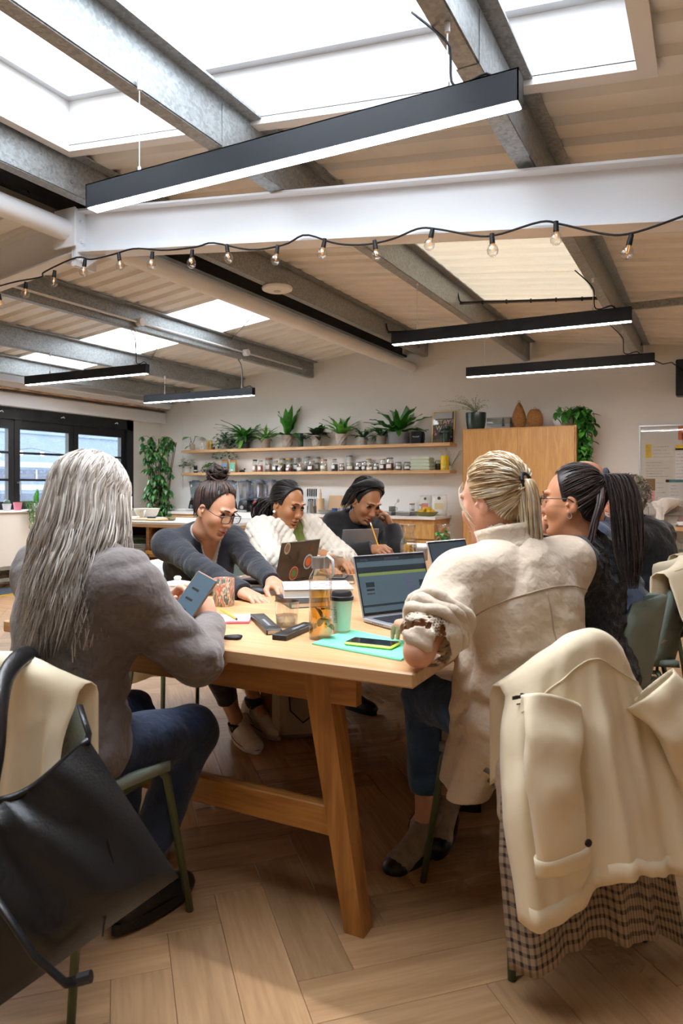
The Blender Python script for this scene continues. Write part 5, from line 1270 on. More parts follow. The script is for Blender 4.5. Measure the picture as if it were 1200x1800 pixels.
# phone held by the grey-haired woman
hp = empty('smartphone', at_d(340, 1050, 2.2), 0, 'phone held up in both hands by the grey-haired woman', 'phone')
_n = Vector((.3, -.8, .45)).normalized(); _up = Vector((.4, .35, 1)); _up = (_up - _n * _up.dot(_n)).normalized(); _r = _up.cross(_n) * 1
hp.rotation_euler = Matrix((_r, _n * -1, _up)).transposed().to_euler()
MB().bbox(0, 0, 0, .078, .009, .16, .004).build('case', mat('phone_case_tan', '#8a6b57', .4), hp); MB().box(-.035, .035, -.0052, -.0046, -.075, .075).build('screen', mat('held_screen', '#44545f', .1, emit='#6d8494', estr=.15), hp)
for k in range(3): MB().box(-.02, .005, -.0056, -.0052, -.05 + k * .035, -.043 + k * .035).build('screen_text', M_dark, hp)
# tote bag under the table
tg = empty('tote_bag', ground(535, 1296), TH + .2, 'canvas tote bag with navy handles on the floor under the table', 'bag')
MB().bbox(0, 0, .16, .32, .1, .31, .03).build('bag_body', mat('natural_canvas', '#b3a184', .9, bump=.3, bscale=250), tg, smooth=30)
for s_ in (-.055, .055): MB().tube([(-.09, s_, .29), (-.08, s_ * 1.3, .16), (-.02, s_ * 1.5, .1), (.04, s_ * 1.4, .14), (.07, s_, .29)], .013, 6, flat=.25).build('handle', mat('navy_webbing', '#14161f', .8), tg, smooth=True)
# ================================================================== CHAIRS WITH COATS, THE BLACK BAG
M_coat = mat('cream_cotton', '#e8d8b8', .8, bump=.3, bscale=7, sheen=.2)
M_coat_tan = mat('tan_binding', '#b98f55', .8)
def check_mat():
    m, nt, N, L, P = _new('brown_check'); tc = N.new('ShaderNodeTexCoord'); sp = N.new('ShaderNodeSeparateXYZ'); L.new(tc.outputs['UV'], sp.inputs[0])
    def line(src, sc, thr):
        a = N.new('ShaderNodeMath'); a.operation = 'MULTIPLY'; a.inputs[1].default_value = sc; L.new(src, a.inputs[0])
        b = N.new('ShaderNodeMath'); b.operation = 'FRACT'; L.new(a.outputs[0], b.inputs[0]); c = N.new('ShaderNodeMath'); c.operation = 'LESS_THAN'; c.inputs[1].default_value = thr; L.new(b.outputs[0], c.inputs[0]); return c.outputs[0]
    u, v = line(sp.outputs[0], 46, .38), line(sp.outputs[1], 34, .38)
    ad = N.new('ShaderNodeMath'); ad.operation = 'ADD'; L.new(u, ad.inputs[0]); L.new(v, ad.inputs[1])
    dv = N.new('ShaderNodeMath'); dv.operation = 'MULTIPLY'; dv.inputs[1].default_value = .5; L.new(ad.outputs[0], dv.inputs[0])
    rp = N.new('ShaderNodeValToRGB'); rp.color_ramp.elements[0].color = col('#a08a72'); rp.color_ramp.elements[1].color = col('#33241c'); L.new(dv.outputs[0], rp.inputs['Fac']); L.new(rp.outputs['Color'], P.inputs['Base Color']); P.inputs['Roughness'].default_value = .9
    return m
M_check = check_mat()
def uv_grid(o, nu, nv):
    me = o.data; uv = me.uv_layers.new(name='UVMap')
    for p in me.polygons:
        for li in p.loop_indices:
            vi = me.loops[li].vertex_index; uv.data[li].uv = ((vi // nv) / (nu - 1), (vi % nv) / (nv - 1))
def sheet_pts(w0, w1, ztop, zfront, zhem, nu, nv, fold, ph, flare=.12, xb=-.3, out=0.0, side_wrap=.1, droop=.02):
    """coat back hung over a chair back (chair faces +x): starts in front, over the top, down behind"""
    pts = []
    lf = max(.001, ztop - zfront); lb = 1.0
    for i in range(nu):
        u = i / (nu - 1) * 2 - 1; row = []; zh = zhem(u)
        tot = lf + .07 + (ztop - zh)
        for j in range(nv):
            s = j / (nv - 1) * tot
            if s < lf: x = xb + .075; z = zfront + s; k = 0
            elif s < lf + .07: a = (s - lf) / .07 * PI; x = xb + .0375 + .0375 * math.cos(a); z = ztop + .028 * math.sin(a); k = 0
            else: k = (s - lf - .07) / (ztop - zh); z = ztop - (s - lf - .07); x = xb - flare * k ** 1.2 - out
            wd = w0 + (w1 - w0) * min(1, k * 1.5) ** .8
            y = u * wd * (1 + .015 * math.sin(5 * k + ph))
            rnd_ = side_wrap * abs(u) ** 3 * (1 - .35 * k)
            f = fold * min(1, k * 2.2 + .12) * (math.sin(7.5 * u + ph + .8 * k) + .55 * math.sin(15.5 * u + 2 * ph - 1.2 * k) + .25 * math.sin(29 * u + ph))
            z2 = z - droop * abs(u) ** 2 * max(0, 1 - k * 1.6) + .006 * math.sin(31 * z + 4 * u + ph)
            row.append((x + rnd_ - f, y + f * .35, z2))
        pts.append(row)
    return pts
def sleeve(parent, path, r0, r1, m, name='sleeve', cuff=True, ph=0):
    """flattened hanging sleeve along a path in local space"""
    n = len(path); P_ = [Vector(p) for p in path]; mb = MB(); rows = []
    N_ = 26; pp = []
    for i in range(N_):
        t = i / (N_ - 1) * (n - 1); k = min(int(t), n - 2); f = t - k
        p0, p1, p2, p3 = P_[max(k - 1, 0)], P_[k], P_[k + 1], P_[min(k + 2, n - 1)]
        pp.append(.5 * ((2 * p1) + (-p0 + p2) * f + (2 * p0 - 5 * p1 + 4 * p2 - p3) * f ** 2 + (-p0 + 3 * p1 - 3 * p2 + p3) * f ** 3))
    for i, p in enumerate(pp):
        t = i / (N_ - 1); d = (pp[min(i + 1, N_ - 1)] - pp[max(i - 1, 0)]).normalized(); a = Vector((1, 0, 0)); a = (a - d * a.dot(d)).normalized(); b = d.cross(a); r = r0 + (r1 - r0) * t; row = []
        for j in range(22):
            th = 2 * PI * j / 22; w = 1 + .07 * math.sin(3 * th + 9 * t + ph) + .05 * math.sin(5 * th - 14 * t) ; row.append(p + b * math.cos(th) * r * w + a * math.sin(th) * r * .45 * (w + .12 * math.sin(22 * t + ph)))
        rows.append(row + row[:1])
    mb.grid(rows); o = mb.build(name, m, parent, smooth=True, solid=.003)
    if cuff:
        mb = MB(); rows2 = []
        for i in range(4):
            k = min(N_ - 1, N_ - 5 + i + 1) if i < 3 else N_ - 1; c = pp[k]; rows2.append([c + (q - c) * 1.1 for q in rows[k]])
        mb.grid(rows2); mb.build('cuff', m, o, smooth=True, solid=.004)
    return o
def coat(x, y, yaw, label, w0=.235, w1=.27, ztop=.865, zf=.6, hem=lambda u: .2, fold=.014, ph=0, sleeves=True, m=M_coat, tan=False, logo=False, group='cream coats on chairs', flare=.12, xb=-.3, droop=.05):
    c = empty('coat', (x, y, 0), yaw, label, 'coat', group)
    NU, NV = 61, 46
    o = MB().grid(sheet_pts(w0, w1, ztop, zf, hem, NU, NV, fold, ph, flare, xb, droop=droop)).build('coat_back', m, c, smooth=True, solid=.004)
    # hem band
    pts = sheet_pts(w0, w1, ztop, zf, hem, NU, NV, fold, ph, flare, xb, droop=droop)
    MB().grid([[Vector(r[k]) + Vector((-.002, 0, 0)) for k in (-3, -2, -1)] for r in pts]).build('hem_band', M_coat_tan if tan else m, c, smooth=True, solid=.0015)
    # centre pleat, yoke seam
    i0 = NU // 2
    if sleeves: MB().tube([Vector(pts[i][19]) + Vector((-.004, 0, 0)) for i in range(4, NU - 4)], .0022, 5).build('yoke_seam', m, c, smooth=True)
    if sleeves:
        for s in (1, -1):
            top = Vector((xb - .03, s * w0 * .8, ztop - .03 - droop * .6))
            path = [top, top + Vector((-.05, s * .03, -.1)), top + Vector((-.075, s * .045, -.22)), top + Vector((-.085, s * .03, -.36))] if s > 0 else [top, top + Vector((-.045, s * .05, -.09)), top + Vector((-.06, s * .095, -.2)), top + Vector((-.05, s * .13, -.31))]
            sv = sleeve(c, path, .085, .062, m, ph=s + ph)
            e = path[-1]; 
            MB().lathe([(0, 0), (.009, 0), (.009, .004), (0, .005)], n=12).xform(Matrix.Translation(e + Vector((-.04, -.035, .07))) @ Matrix.Rotation(-PI / 2, 4, 'Y')).build('button', M_dark, sv)
    if logo:
        lg = MB(); rr = random.Random(4); q0 = Vector(pts[int(NU * .93)][16])
        for k in range(9): lg.box(-.002, .0, -.004, .004, -.004, .004 + rr.uniform(0, .004), org=tuple(q0 + Vector((-.006, .03 - k * .008, rr.uniform(-.002, .002)))))
        for k in range(4): lg.box(-.002, .0, -.003, .003, -.0015, .0015, org=tuple(q0 + Vector((-.006, .018 - k * .007, -.018))))
        lg.build('embroidered_logo', mat('dark_thread', '#2a2a33', .8), c, kind='stuff')
    return c
# the near right chair: cream coat over a checked one
CHX, CHY, CHR = -.49, 2.12, 2.42
chair('chair', CHX, CHY, CHR, 'sage chair of the blonde woman, hidden under a cream coat', bh=.775, bw=.165)
coat(CHX, CHY, CHR, 'cream cotton coat draped over the near right chair', ztop=.845, hem=lambda u: .3 - .05 * max(0, u) + .03 * math.sin(5 * u + 1) + .1 * max(0, -u - .6), fold=.018, ph=.6, logo=True, w0=.2, w1=.285, flare=.13, xb=-.3, droop=.15)
ck = empty('checked_coat', (CHX, CHY, 0), CHR, 'brown checked coat hanging under the cream one', 'coat')
ckp = sheet_pts(.17, .27, .8, .7, lambda u: .1 + .045 * math.sin(2.6 * u + 1.2), 61, 46, .018, 1.4, .11, -.28, droop=.17)
o = MB().grid(ckp).build('coat_back', M_check, ck, smooth=True, solid=.004); uv_grid(o, 61, 46)
# near left chair with a cream jacket and the bag
GX, GY, GR = -1.555, 1.40, 1.66
chair('chair', GX, GY, GR, 'sage chair of the grey-haired woman, carrying a jacket and a black bag', bh=.79)
coat(GX, GY, GR, 'cream jacket folded over the near left chair behind the black bag', ztop=.825, hem=lambda u: .43 + .02 * math.sin(5 * u), fold=.014, ph=2.2, sleeves=False, w0=.19, w1=.2, flare=.04, zf=.62, droop=.08)
# chairs along the right side
chair('chair', -.44, 2.93, PI - .12, 'sage upholstered chair with a bare rounded back beside the cream coats')
chair('chair', -.37, 3.56, PI + .05, 'chair of the man in blue under a cream coat')
coat(-.37, 3.56, PI + .05, 'cream coat on the chair of the man in blue', ztop=.905, hem=lambda u: .42 + .03 * u, fold=.012, ph=4, w0=.23, w1=.26)
chair('chair', -.28, 4.55, PI - .25, 'farthest chair on the right side under a cream coat')
coat(-.28, 4.55, PI - .25, 'cream coat on the farthest right-hand chair', ztop=.9, hem=lambda u: .45 + .03 * u, fold=.012, ph=5, w0=.23, w1=.25)
# chairs along the left side
chair('chair', -2.47, 2.93, -.42, 'white chair of the woman with the bun', shell=M_cwht)
coat(-2.47, 2.93, -.42, 'cream coat with tan hem on the chair of the woman with the bun', ztop=.7, hem=lambda u: .13 + .03 * math.cos(2 * u), fold=.012, ph=1, sleeves=False, tan=True, zf=.6, xb=-.28)
chair('chair', -2.36, 3.62, -.3, 'chair of the woman in the quilted jacket'); chair('chair', -2.4, 4.58, -.45, 'chair of the woman with the headband')
# black leather bag hanging on the near left chair
bagm = mat('black_leather', '#141416', .38, bump=.08, bscale=160, coat=.1, var=.15, vscale=6)
bg_ = empty('shoulder_bag', at_d(120, 1560, 1.5), 0, 'large slouchy black leather bag hanging from the near left chair', 'bag')
b0 = Vector(bg_.location)
def bagpt(u, v):
    TL, TR, BR, BL = (-150, 1330), (156, 1300), (314, 1542), (-30, 1790)
    x = (1 - v) * ((1 - u) * TL[0] + u * TR[0]) + v * ((1 - u) * BL[0] + u * BR[0]); y = (1 - v) * ((1 - u) * TL[1] + u * TR[1]) + v * ((1 - u) * BL[1] + u * BR[1])
    y += (1 - v) ** 2 * 150 * math.sin(PI * u) ** 1.2 * (.75 if u < .5 else .6)
    z = 1.40 + .17 * u - .02 * v
    return x, y, z
def bag_face(side):
    rows = []
    for i in range(33):
        u = i / 32; row = []
        for j in range(33):
            v = j / 32; x, y, z = bagpt(u, v); e = (1 - (2 * u - 1) ** 8) * (1 - max(0, 2 * v - 1) ** 8)
            bul = .045 * e * (.35 + .65 * v) + .010 * math.sin(9 * u + 3 * v) * e + .007 * math.sin(17 * u - 6 * v + 1) * e * (1 - v * .4)
            row.append(at_d(x, y, z - (bul if side > 0 else -.03 * e)) - b0)
        rows.append(row)
    return rows
MB().grid(bag_face(1)).grid([r[::-1] for r in bag_face(-1)]).build('bag_body', bagm, bg_, smooth=True)
rim = [at_d(*bagpt(i / 24, 0)) - b0 for i in range(25)]
MB().tube(rim, .010, 8, flat=.8).build('rim', bagm, bg_, smooth=True)
MB().tube(csmooth([at_d(-30, 1440, 1.42) - b0, at_d(-8, 1330, 1.45) - b0, at_d(0, 1240, 1.5) - b0, at_d(14, 1182, 1.58) - b0, at_d(45, 1150, 1.68) - b0, at_d(66, 1160, 1.8) - b0, at_d(60, 1230, 1.86) - b0], 20), .022, 10, flat=.35).build('strap', bagm, bg_, smooth=True)
MB().tube([at_d(150, 1440, 1.53) - b0, at_d(146, 1360, 1.56) - b0, at_d(156, 1290, 1.58) - b0, at_d(140, 1240, 1.62) - b0], .009, 8, flat=.5).build('strap', bagm, bg_, smooth=True)
MB().tube([at_d(-20, 1560, 1.33) - b0, at_d(60, 1680, 1.35) - b0, at_d(115, 1728, 1.38) - b0, at_d(145, 1722, 1.4) - b0], .013, 8, flat=.4).build('long_strap', bagm, bg_, smooth=True)
MB().tube([at_d(138, 1722, 1.38) - b0, at_d(160, 1716, 1.38) - b0], .012, 8).build('buckle', M_black, bg_)
MB().tube([at_d(190 + 10 * math.sin(k * .5) , 1475 + k * 19, 1.497 - .005 * k) - b0 for k in range(10)], .0018, 5).build('seam', mat('leather_seam', '#0c0c0d', .5), bg_)
# ================================================================== LEFT SIDE OF THE ROOM
# cream unit under the window on a steel frame
M_cream = mat('cream_panel', '#ece7dd', .5)
cu = empty('window_bench', (-7.8, 5.9, 0), 0, 'long cream bench unit on a steel frame below the window', 'bench')
MB().bbox(0, 0, .6, .38, 3.0, .66, .006).build('panel', M_cream, cu); MB().bbox(.01, 0, .935, .42, 3.02, .03, .012).build('top', mat('bench_top', '#f0ece4', .4), cu)
M_gs = mat('grey_steel_frame', '#9c978a', .5, metal=.3)
for y_ in (-1.4, -.7, 0, .7, 1.4): MB().box(.15, .19, y_ - .02, y_ + .02, 0, .27).build('post', M_gs, cu); MB().box(-.19, -.15, y_ - .02, y_ + .02, 0, .27).build('post', M_gs, cu)
for z_ in (.25, .11):
    for x_ in (.17, -.17): MB().box(x_ - .02, x_ + .02, -1.5, 1.5, z_ - .02, z_ + .02).build('rail', M_gs, cu)
mt = empty('floor_mat', (-7.42, 5.9, 0), 0, 'dark floor mat with a yellow edge by the window bench', 'mat')
MB().bbox(0, 0, .006, .5, 2.6, .011, .003).build('pad', mat('slate_mat', '#4a5260', .9), mt); MB().box(.245, .262, -1.3, 1.3, .0005, .012).build('edge', mat('hazard_yellow', '#d9c21f', .7), mt)
def sill_pot(px, r, h, c, label, kind):
    p = on_x(px, 898, -7.72); o = empty('potted_cactus' if 'trail' not in kind else 'potted_plant', (-7.72, p.y, .951), 0, label, 'plant', 'small pots on the window bench')
    t = pot(o, r, h, c, taper=.72)
    if kind == 'ball': MB().sphere((0, 0, t + r * .45), r * .72, 16, 10, sc=(1, 1, .9)).build('cactus', M_leaf['grey'], o, smooth=True)
    elif kind == 'tall':
        for (x_, y_, hh, rr_) in ((0, 0, .15, .022), (0, .022, .19, .018), (.01, -.024, .11, .02)): MB().lathe([(rr_ * .9, 0), (rr_, hh * .3), (rr_ * .95, hh * .85), (rr_ * .5, hh * .97), (0, hh)], c=(x_, y_, t), n=14, wob=lambda a, z: 1 + .12 * math.cos(7 * a)).build('cactus_column', M_leaf['fern'], o, smooth=True)
    elif kind == 'trail':
        mb = MB(); st = MB(); rr = random.Random(7)
        for i in range(18):
            y0 = rr.uniform(0, .16); L = rr.uniform(.08, .42); x0 = r + .02 + rr.uniform(.02, .06) ; st.tube([(0, 0, t), (x0 * .8, y0 * .7, t + .03), (x0 + .06, y0, t - .1), (x0 + .08, y0, t - .03 - L)], .0018, 4)
            for k in range(int(L / .018)):
                q = k / max(1, L / .018); mb.sphere((x0 + .05 + .03 * q + rr.uniform(-.012, .012), y0 + rr.uniform(-.012, .012), t + .02 - L * q), .0065, 6, 4, sc=(1, 1, 1.4))
        mb.build('beads', M_leaf['variegated'], o, smooth=True, kind='stuff'); st.build('stems', M_stem, o, kind='stuff')
    return o
sill_pot(-8, .05, .08, '#e08a9a', 'pink pot with a dark succulent at the left edge of the bench', 'ball'); sill_pot(12, .055, .085, '#cfd0d6', 'pale grey pot with a round cactus', 'ball'); sill_pot(31, .055, .1, '#e58a9c', 'pink pot with trailing string-of-beads over the bench edge', 'trail')
sill_pot(63, .055, .085, '#d5d3d3', 'white pot with upright cactus columns', 'tall'); sill_pot(81, .055, .085, '#e0dfdf', 'white pot with a pale cactus half hidden by the grey hair', 'ball')
# tall variegated tree by the corner
tp_ = Vector((-7.45, 8.3, 0))
tr_ = empty('potted_tree', tp_, 0, 'tall variegated umbrella tree in the corner by the window', 'plant')
pot(tr_, .19, .36, '#8d8579', taper=.75)
rr = random.Random(11); st = MB(); lb = [MB(), MB()]
for i in range(10):
    x, y = rr.uniform(-.06, .06), rr.uniform(-.06, .06); st.tube([(x * .5, y * .5, .3), (x * 1.6, y * 1.6, .9), (x * 2.2 + rr.uniform(-.03, .03), y * 2, 1.5), (x * 3 + rr.uniform(-.08, .1), y * 2.5, 1.98 - abs(x))], [.011, .009, .007, .005], 6)
for i in range(190):
    h = rr.uniform(.45, 2.02); a = rr.uniform(0, 2 * PI); R_ = (.2 if h < 1.75 else .26) * rr.uniform(.35, 1)
    c = Vector((R_ * math.cos(a), R_ * math.sin(a), h)); st.tube([(c.x * .25, c.y * .25, h - .07), (c.x * .7, c.y * .7, h + .01), c], .0025, 4)
    n = rr.randrange(5, 8); hd = rr.uniform(-.9, .2)
    for k in range(n):
        lb[rr.random() < .4].grid(place(leaf_pts(rr.uniform(.075, .12), rr.uniform(.018, .026), 4, 3, .5, .15), c, a + 2 * PI * k / n + rr.uniform(-.2, .2), hd * .6 - .3))
st.build('stems', M_brown_stem, tr_, smooth=True); lb[0].build('leaves_green', M_leaf['dark'], tr_, smooth=True, kind='stuff'); lb[1].build('leaves_pale', M_leaf['variegated'], tr_, smooth=True, kind='stuff')
# conduit, switch boxes
cx_ = on_y(295, 800, 8.985).x
cd_ = empty('wall_conduit', (cx_, 8.985, .9), 0, 'grey conduit rising to a square socket in the back corner', 'conduit'); MB().cyl((0, 0, 0), (0, 0, .98), .012, n=10).build('tube', mat('grey_conduit', '#a9a9a6', .5), cd_, smooth=True); MB().bbox(-.01, -.015, 1.03, .1, .05, .1, .006).build('socket_box', mat('grey_box', '#9a9c9c', .5), cd_); MB().box(-.045, .025, -.0425, -.0405, 1.0, 1.06).build('cover_plate', M_white, cd_)
MB().bbox(0, 0, 0, .09, .04, .09, .006).build('alarm_box', M_white, loc=(on_y(265, 752, 8.975).x, 8.975, on_y(265, 752, 8.975).z), label='small white square box in the back corner above the tree', cat='box')
lx = on_y(320.5, 800, 8.99).x
MB().cyl((lx, 8.992, .9), (lx, 8.992, 2.5), .006, n=6).build('wall_wire', M_white, label='thin white wire running down the back wall at the left shelf end', cat='wire')
# kitchen island
isl = empty('kitchen_island', (-6.05, 5.42, 0), 0, 'white-topped kitchen island with open shelves of crockery', 'island')
IW, ID = 2.05, .85
MB().bbox(IW / 2, ID / 2, .885, IW, ID, .03, .004).build('top', M_top, isl); MB().bbox(IW / 2, ID / 2, .855, IW - .02, ID - .02, .03, .002).build('top_edge', M_shelf, isl)
M_brd = wood('warm_board', '#b07f4c', '#8c5f33', 'x', 1, rand=.05)
for z_ in (.555, .2): MB().bbox(IW / 2, ID / 2, z_, IW - .06, ID - .04, .03, .002).build('shelf', M_brd, isl)
for x_ in (.02, IW / 2, IW - .02): MB().box(x_ - .018, x_ + .018, .02, ID - .02, .05, .84).build('upright', M_brd, isl)
MB().box(.04, IW - .04, ID - .04, ID - .02, .2, .84).build('back_panel', mat('dark_back_panel', '#3a2a1e', .8), isl)
for (x_, y_) in ((.06, .06), (IW - .06, .06), (.06, ID - .06), (IW - .06, ID - .06)): MB().cyl((x_, y_, 0), (x_, y_, .06), .03).build('foot', M_black, isl)
I0 = Vector(isl.location)
def on_isl(px, py, z, y=.2): p = on_y(px, py, 5.42 + y); return Vector((p.x, 5.42 + y, z))
def bowl(p, r, h, c, label, name='bowl', clear=False, cat='bowl'):
    o = empty(name, p, 0, label, cat); m = M_jar if clear else mat('ceramic_' + c.strip('#'), c, .35)
    MB().lathe([(0, .002), (r * .5, 0), (r * .8, h * .35), (r, h), (r * .96, h), (r * .75, h * .38), (r * .45, .008), (0, .008)], n=26).build('bowl_wall', m, o, smooth=45); MB().lathe([(r * .5, 0), (r * .52, .004), (r * .48, .006)], n=20).build('foot_ring', m, o); return o
bowl(on_isl(237, 905, .9), .12, .1, '', 'clear glass mixing bowl on the island', clear=True); bowl(on_isl(258, 900, .9, .5), .14, .11, '#e6ded4', 'pale stacked bowl behind the glass bowl')
bowl(on_isl(301, 911, .9, .25), .05, .035, '#a9a27c', 'tiny olive dish on the island')
MB().bbox(0, 0, .011, .4, .26, .02, .006).build('chopping_board', mat('beech', '#d7b48c', .5), loc=on_isl(268, 910, .9, .2), label='pale wooden chopping board lying on the island', cat='board')
kn = empty('kitchen_knife', on_isl(266, 907, .9205, .2), .05, 'black-handled knife on the island chopping board', 'knife'); MB().bbox(.0, 0, .01, .11, .02, .018, .005).build('handle', M_black, kn); MB().box(.055, .2, -.012, .012, .008, .0105).build('blade', mat('steel_blade', '#b9bcc0', .25, metal=.9), kn)
kr = empty('kitchen_roll', on_isl(223, 900, .9, .6), 0, 'white kitchen roll standing on the island', 'paper roll'); MB().lathe([(.02, 0), (.058, 0), (.058, .24), (.02, .24)], n=22).build('paper', mat('paper_white', '#f0efec', .9), kr, smooth=40); MB().lathe([(.018, .0), (.02, 0), (.02, .245), (.018, .245)], n=14).build('core', mat('cardboard', '#b39468', .9), kr)
plate_stack(251, 5.62, .572, 7, .14, '#3c4a40', 'tall stack of dark plates on the left of the island shelf', dx=0); plate_stack(249, 5.55, .572 + .09, 4, .13, '#6f7357', 'upper stack of olive plates on the island rack')
plate_stack(282, 5.6, .572 + .17, 3, .13, '#8a5a48', 'stack of terracotta plates on the island rack'); bowl(on_isl(283, 965, .6, .18), .11, .09, '#c98a5c', 'patterned terracotta bowl on the island shelf')
plate_stack(251, 5.52, .571, 3, .14, '#b3bcc0', 'nest of pale blue bowls on the island shelf', bowl=True)
wrk = empty('wire_rack', on_isl(268, 960, .57, .2), 0, 'black wire rack on the island shelf', 'rack'); g = MB()
for x_ in (-.32, 0, .32): g.cyl((x_, -.12, 0), (x_, -.12, .16), .004, n=6); g.cyl((x_, .12, 0), (x_, .12, .16), .004, n=6)
for y_ in (-.12, -.06, 0, .06, .12): g.cyl((-.32, y_, .16), (.32, y_, .16), .004, n=6)
g.build('wires', M_black, wrk, kind='stuff')
yt = empty('woven_tray', on_isl(276, 972, .571, .12), 0, 'round yellow woven tray on the island shelf', 'tray'); MB().lathe([(0, .002), (.11, 0), (.125, .035), (.12, .037), (.105, .008), (0, .008)], n=26).build('weave', mat('yellow_wicker', '#c9a04e', .8, bump=.5, bscale=90), yt, smooth=40)
# white-topped prep table and the bin
pt = empty('prep_table', (-5.25, 6.85, 0), 0, 'small white-topped oak side table in front of the base cabinets', 'table'); MB().bbox(.35, .25, .87, .72, .5, .03, .004).build('top', M_top, pt); MB().box(.02, .68, .02, .04, .62, .855).build('front_panel', M_cabf, pt); MB().box(.02, .68, .46, .48, .62, .855).build('back_panel', M_cabf, pt)
for (x_, y_) in ((.03, .03), (.67, .03), (.03, .47), (.67, .47)): MB().box(x_ - .022, x_ + .022, y_ - .022, y_ + .022, 0, .855).build('leg', M_shelf, pt)
bn = empty('pedal_bin', (-3.78, 5.62, 0), TH * .6, 'beige pedal bin with a white lid beside the island', 'bin')
sqr = lambda t_, z_: 1 / max(abs(math.cos(t_)), abs(math.sin(t_))) ** .75
MB().lathe([(0, .02), (.125, .02), (.13, .04), (.135, .72), (0, .72)], n=32, wob=sqr).build('bin_body', mat('beige_enamel', '#c3b396', .45), bn, smooth=35); MB().lathe([(0, .785), (.1, .78), (.135, .755), (.138, .725), (0, .725)], n=32, wob=sqr).build('lid', mat('bin_lid', '#e6e1d6', .4), bn, smooth=35)
MB().tube([(-.03, -.142, .69), (-.03, -.165, .7), (.05, -.165, .7), (.05, -.142, .69)], .006, 6).build('handle', M_gs, bn); MB().box(-.04, .04, -.19, -.12, .01, .025).build('pedal', M_black, bn); MB().lathe([(.12, 0), (.13, .02), (0, .02)], n=24).build('foot', M_black, bn)
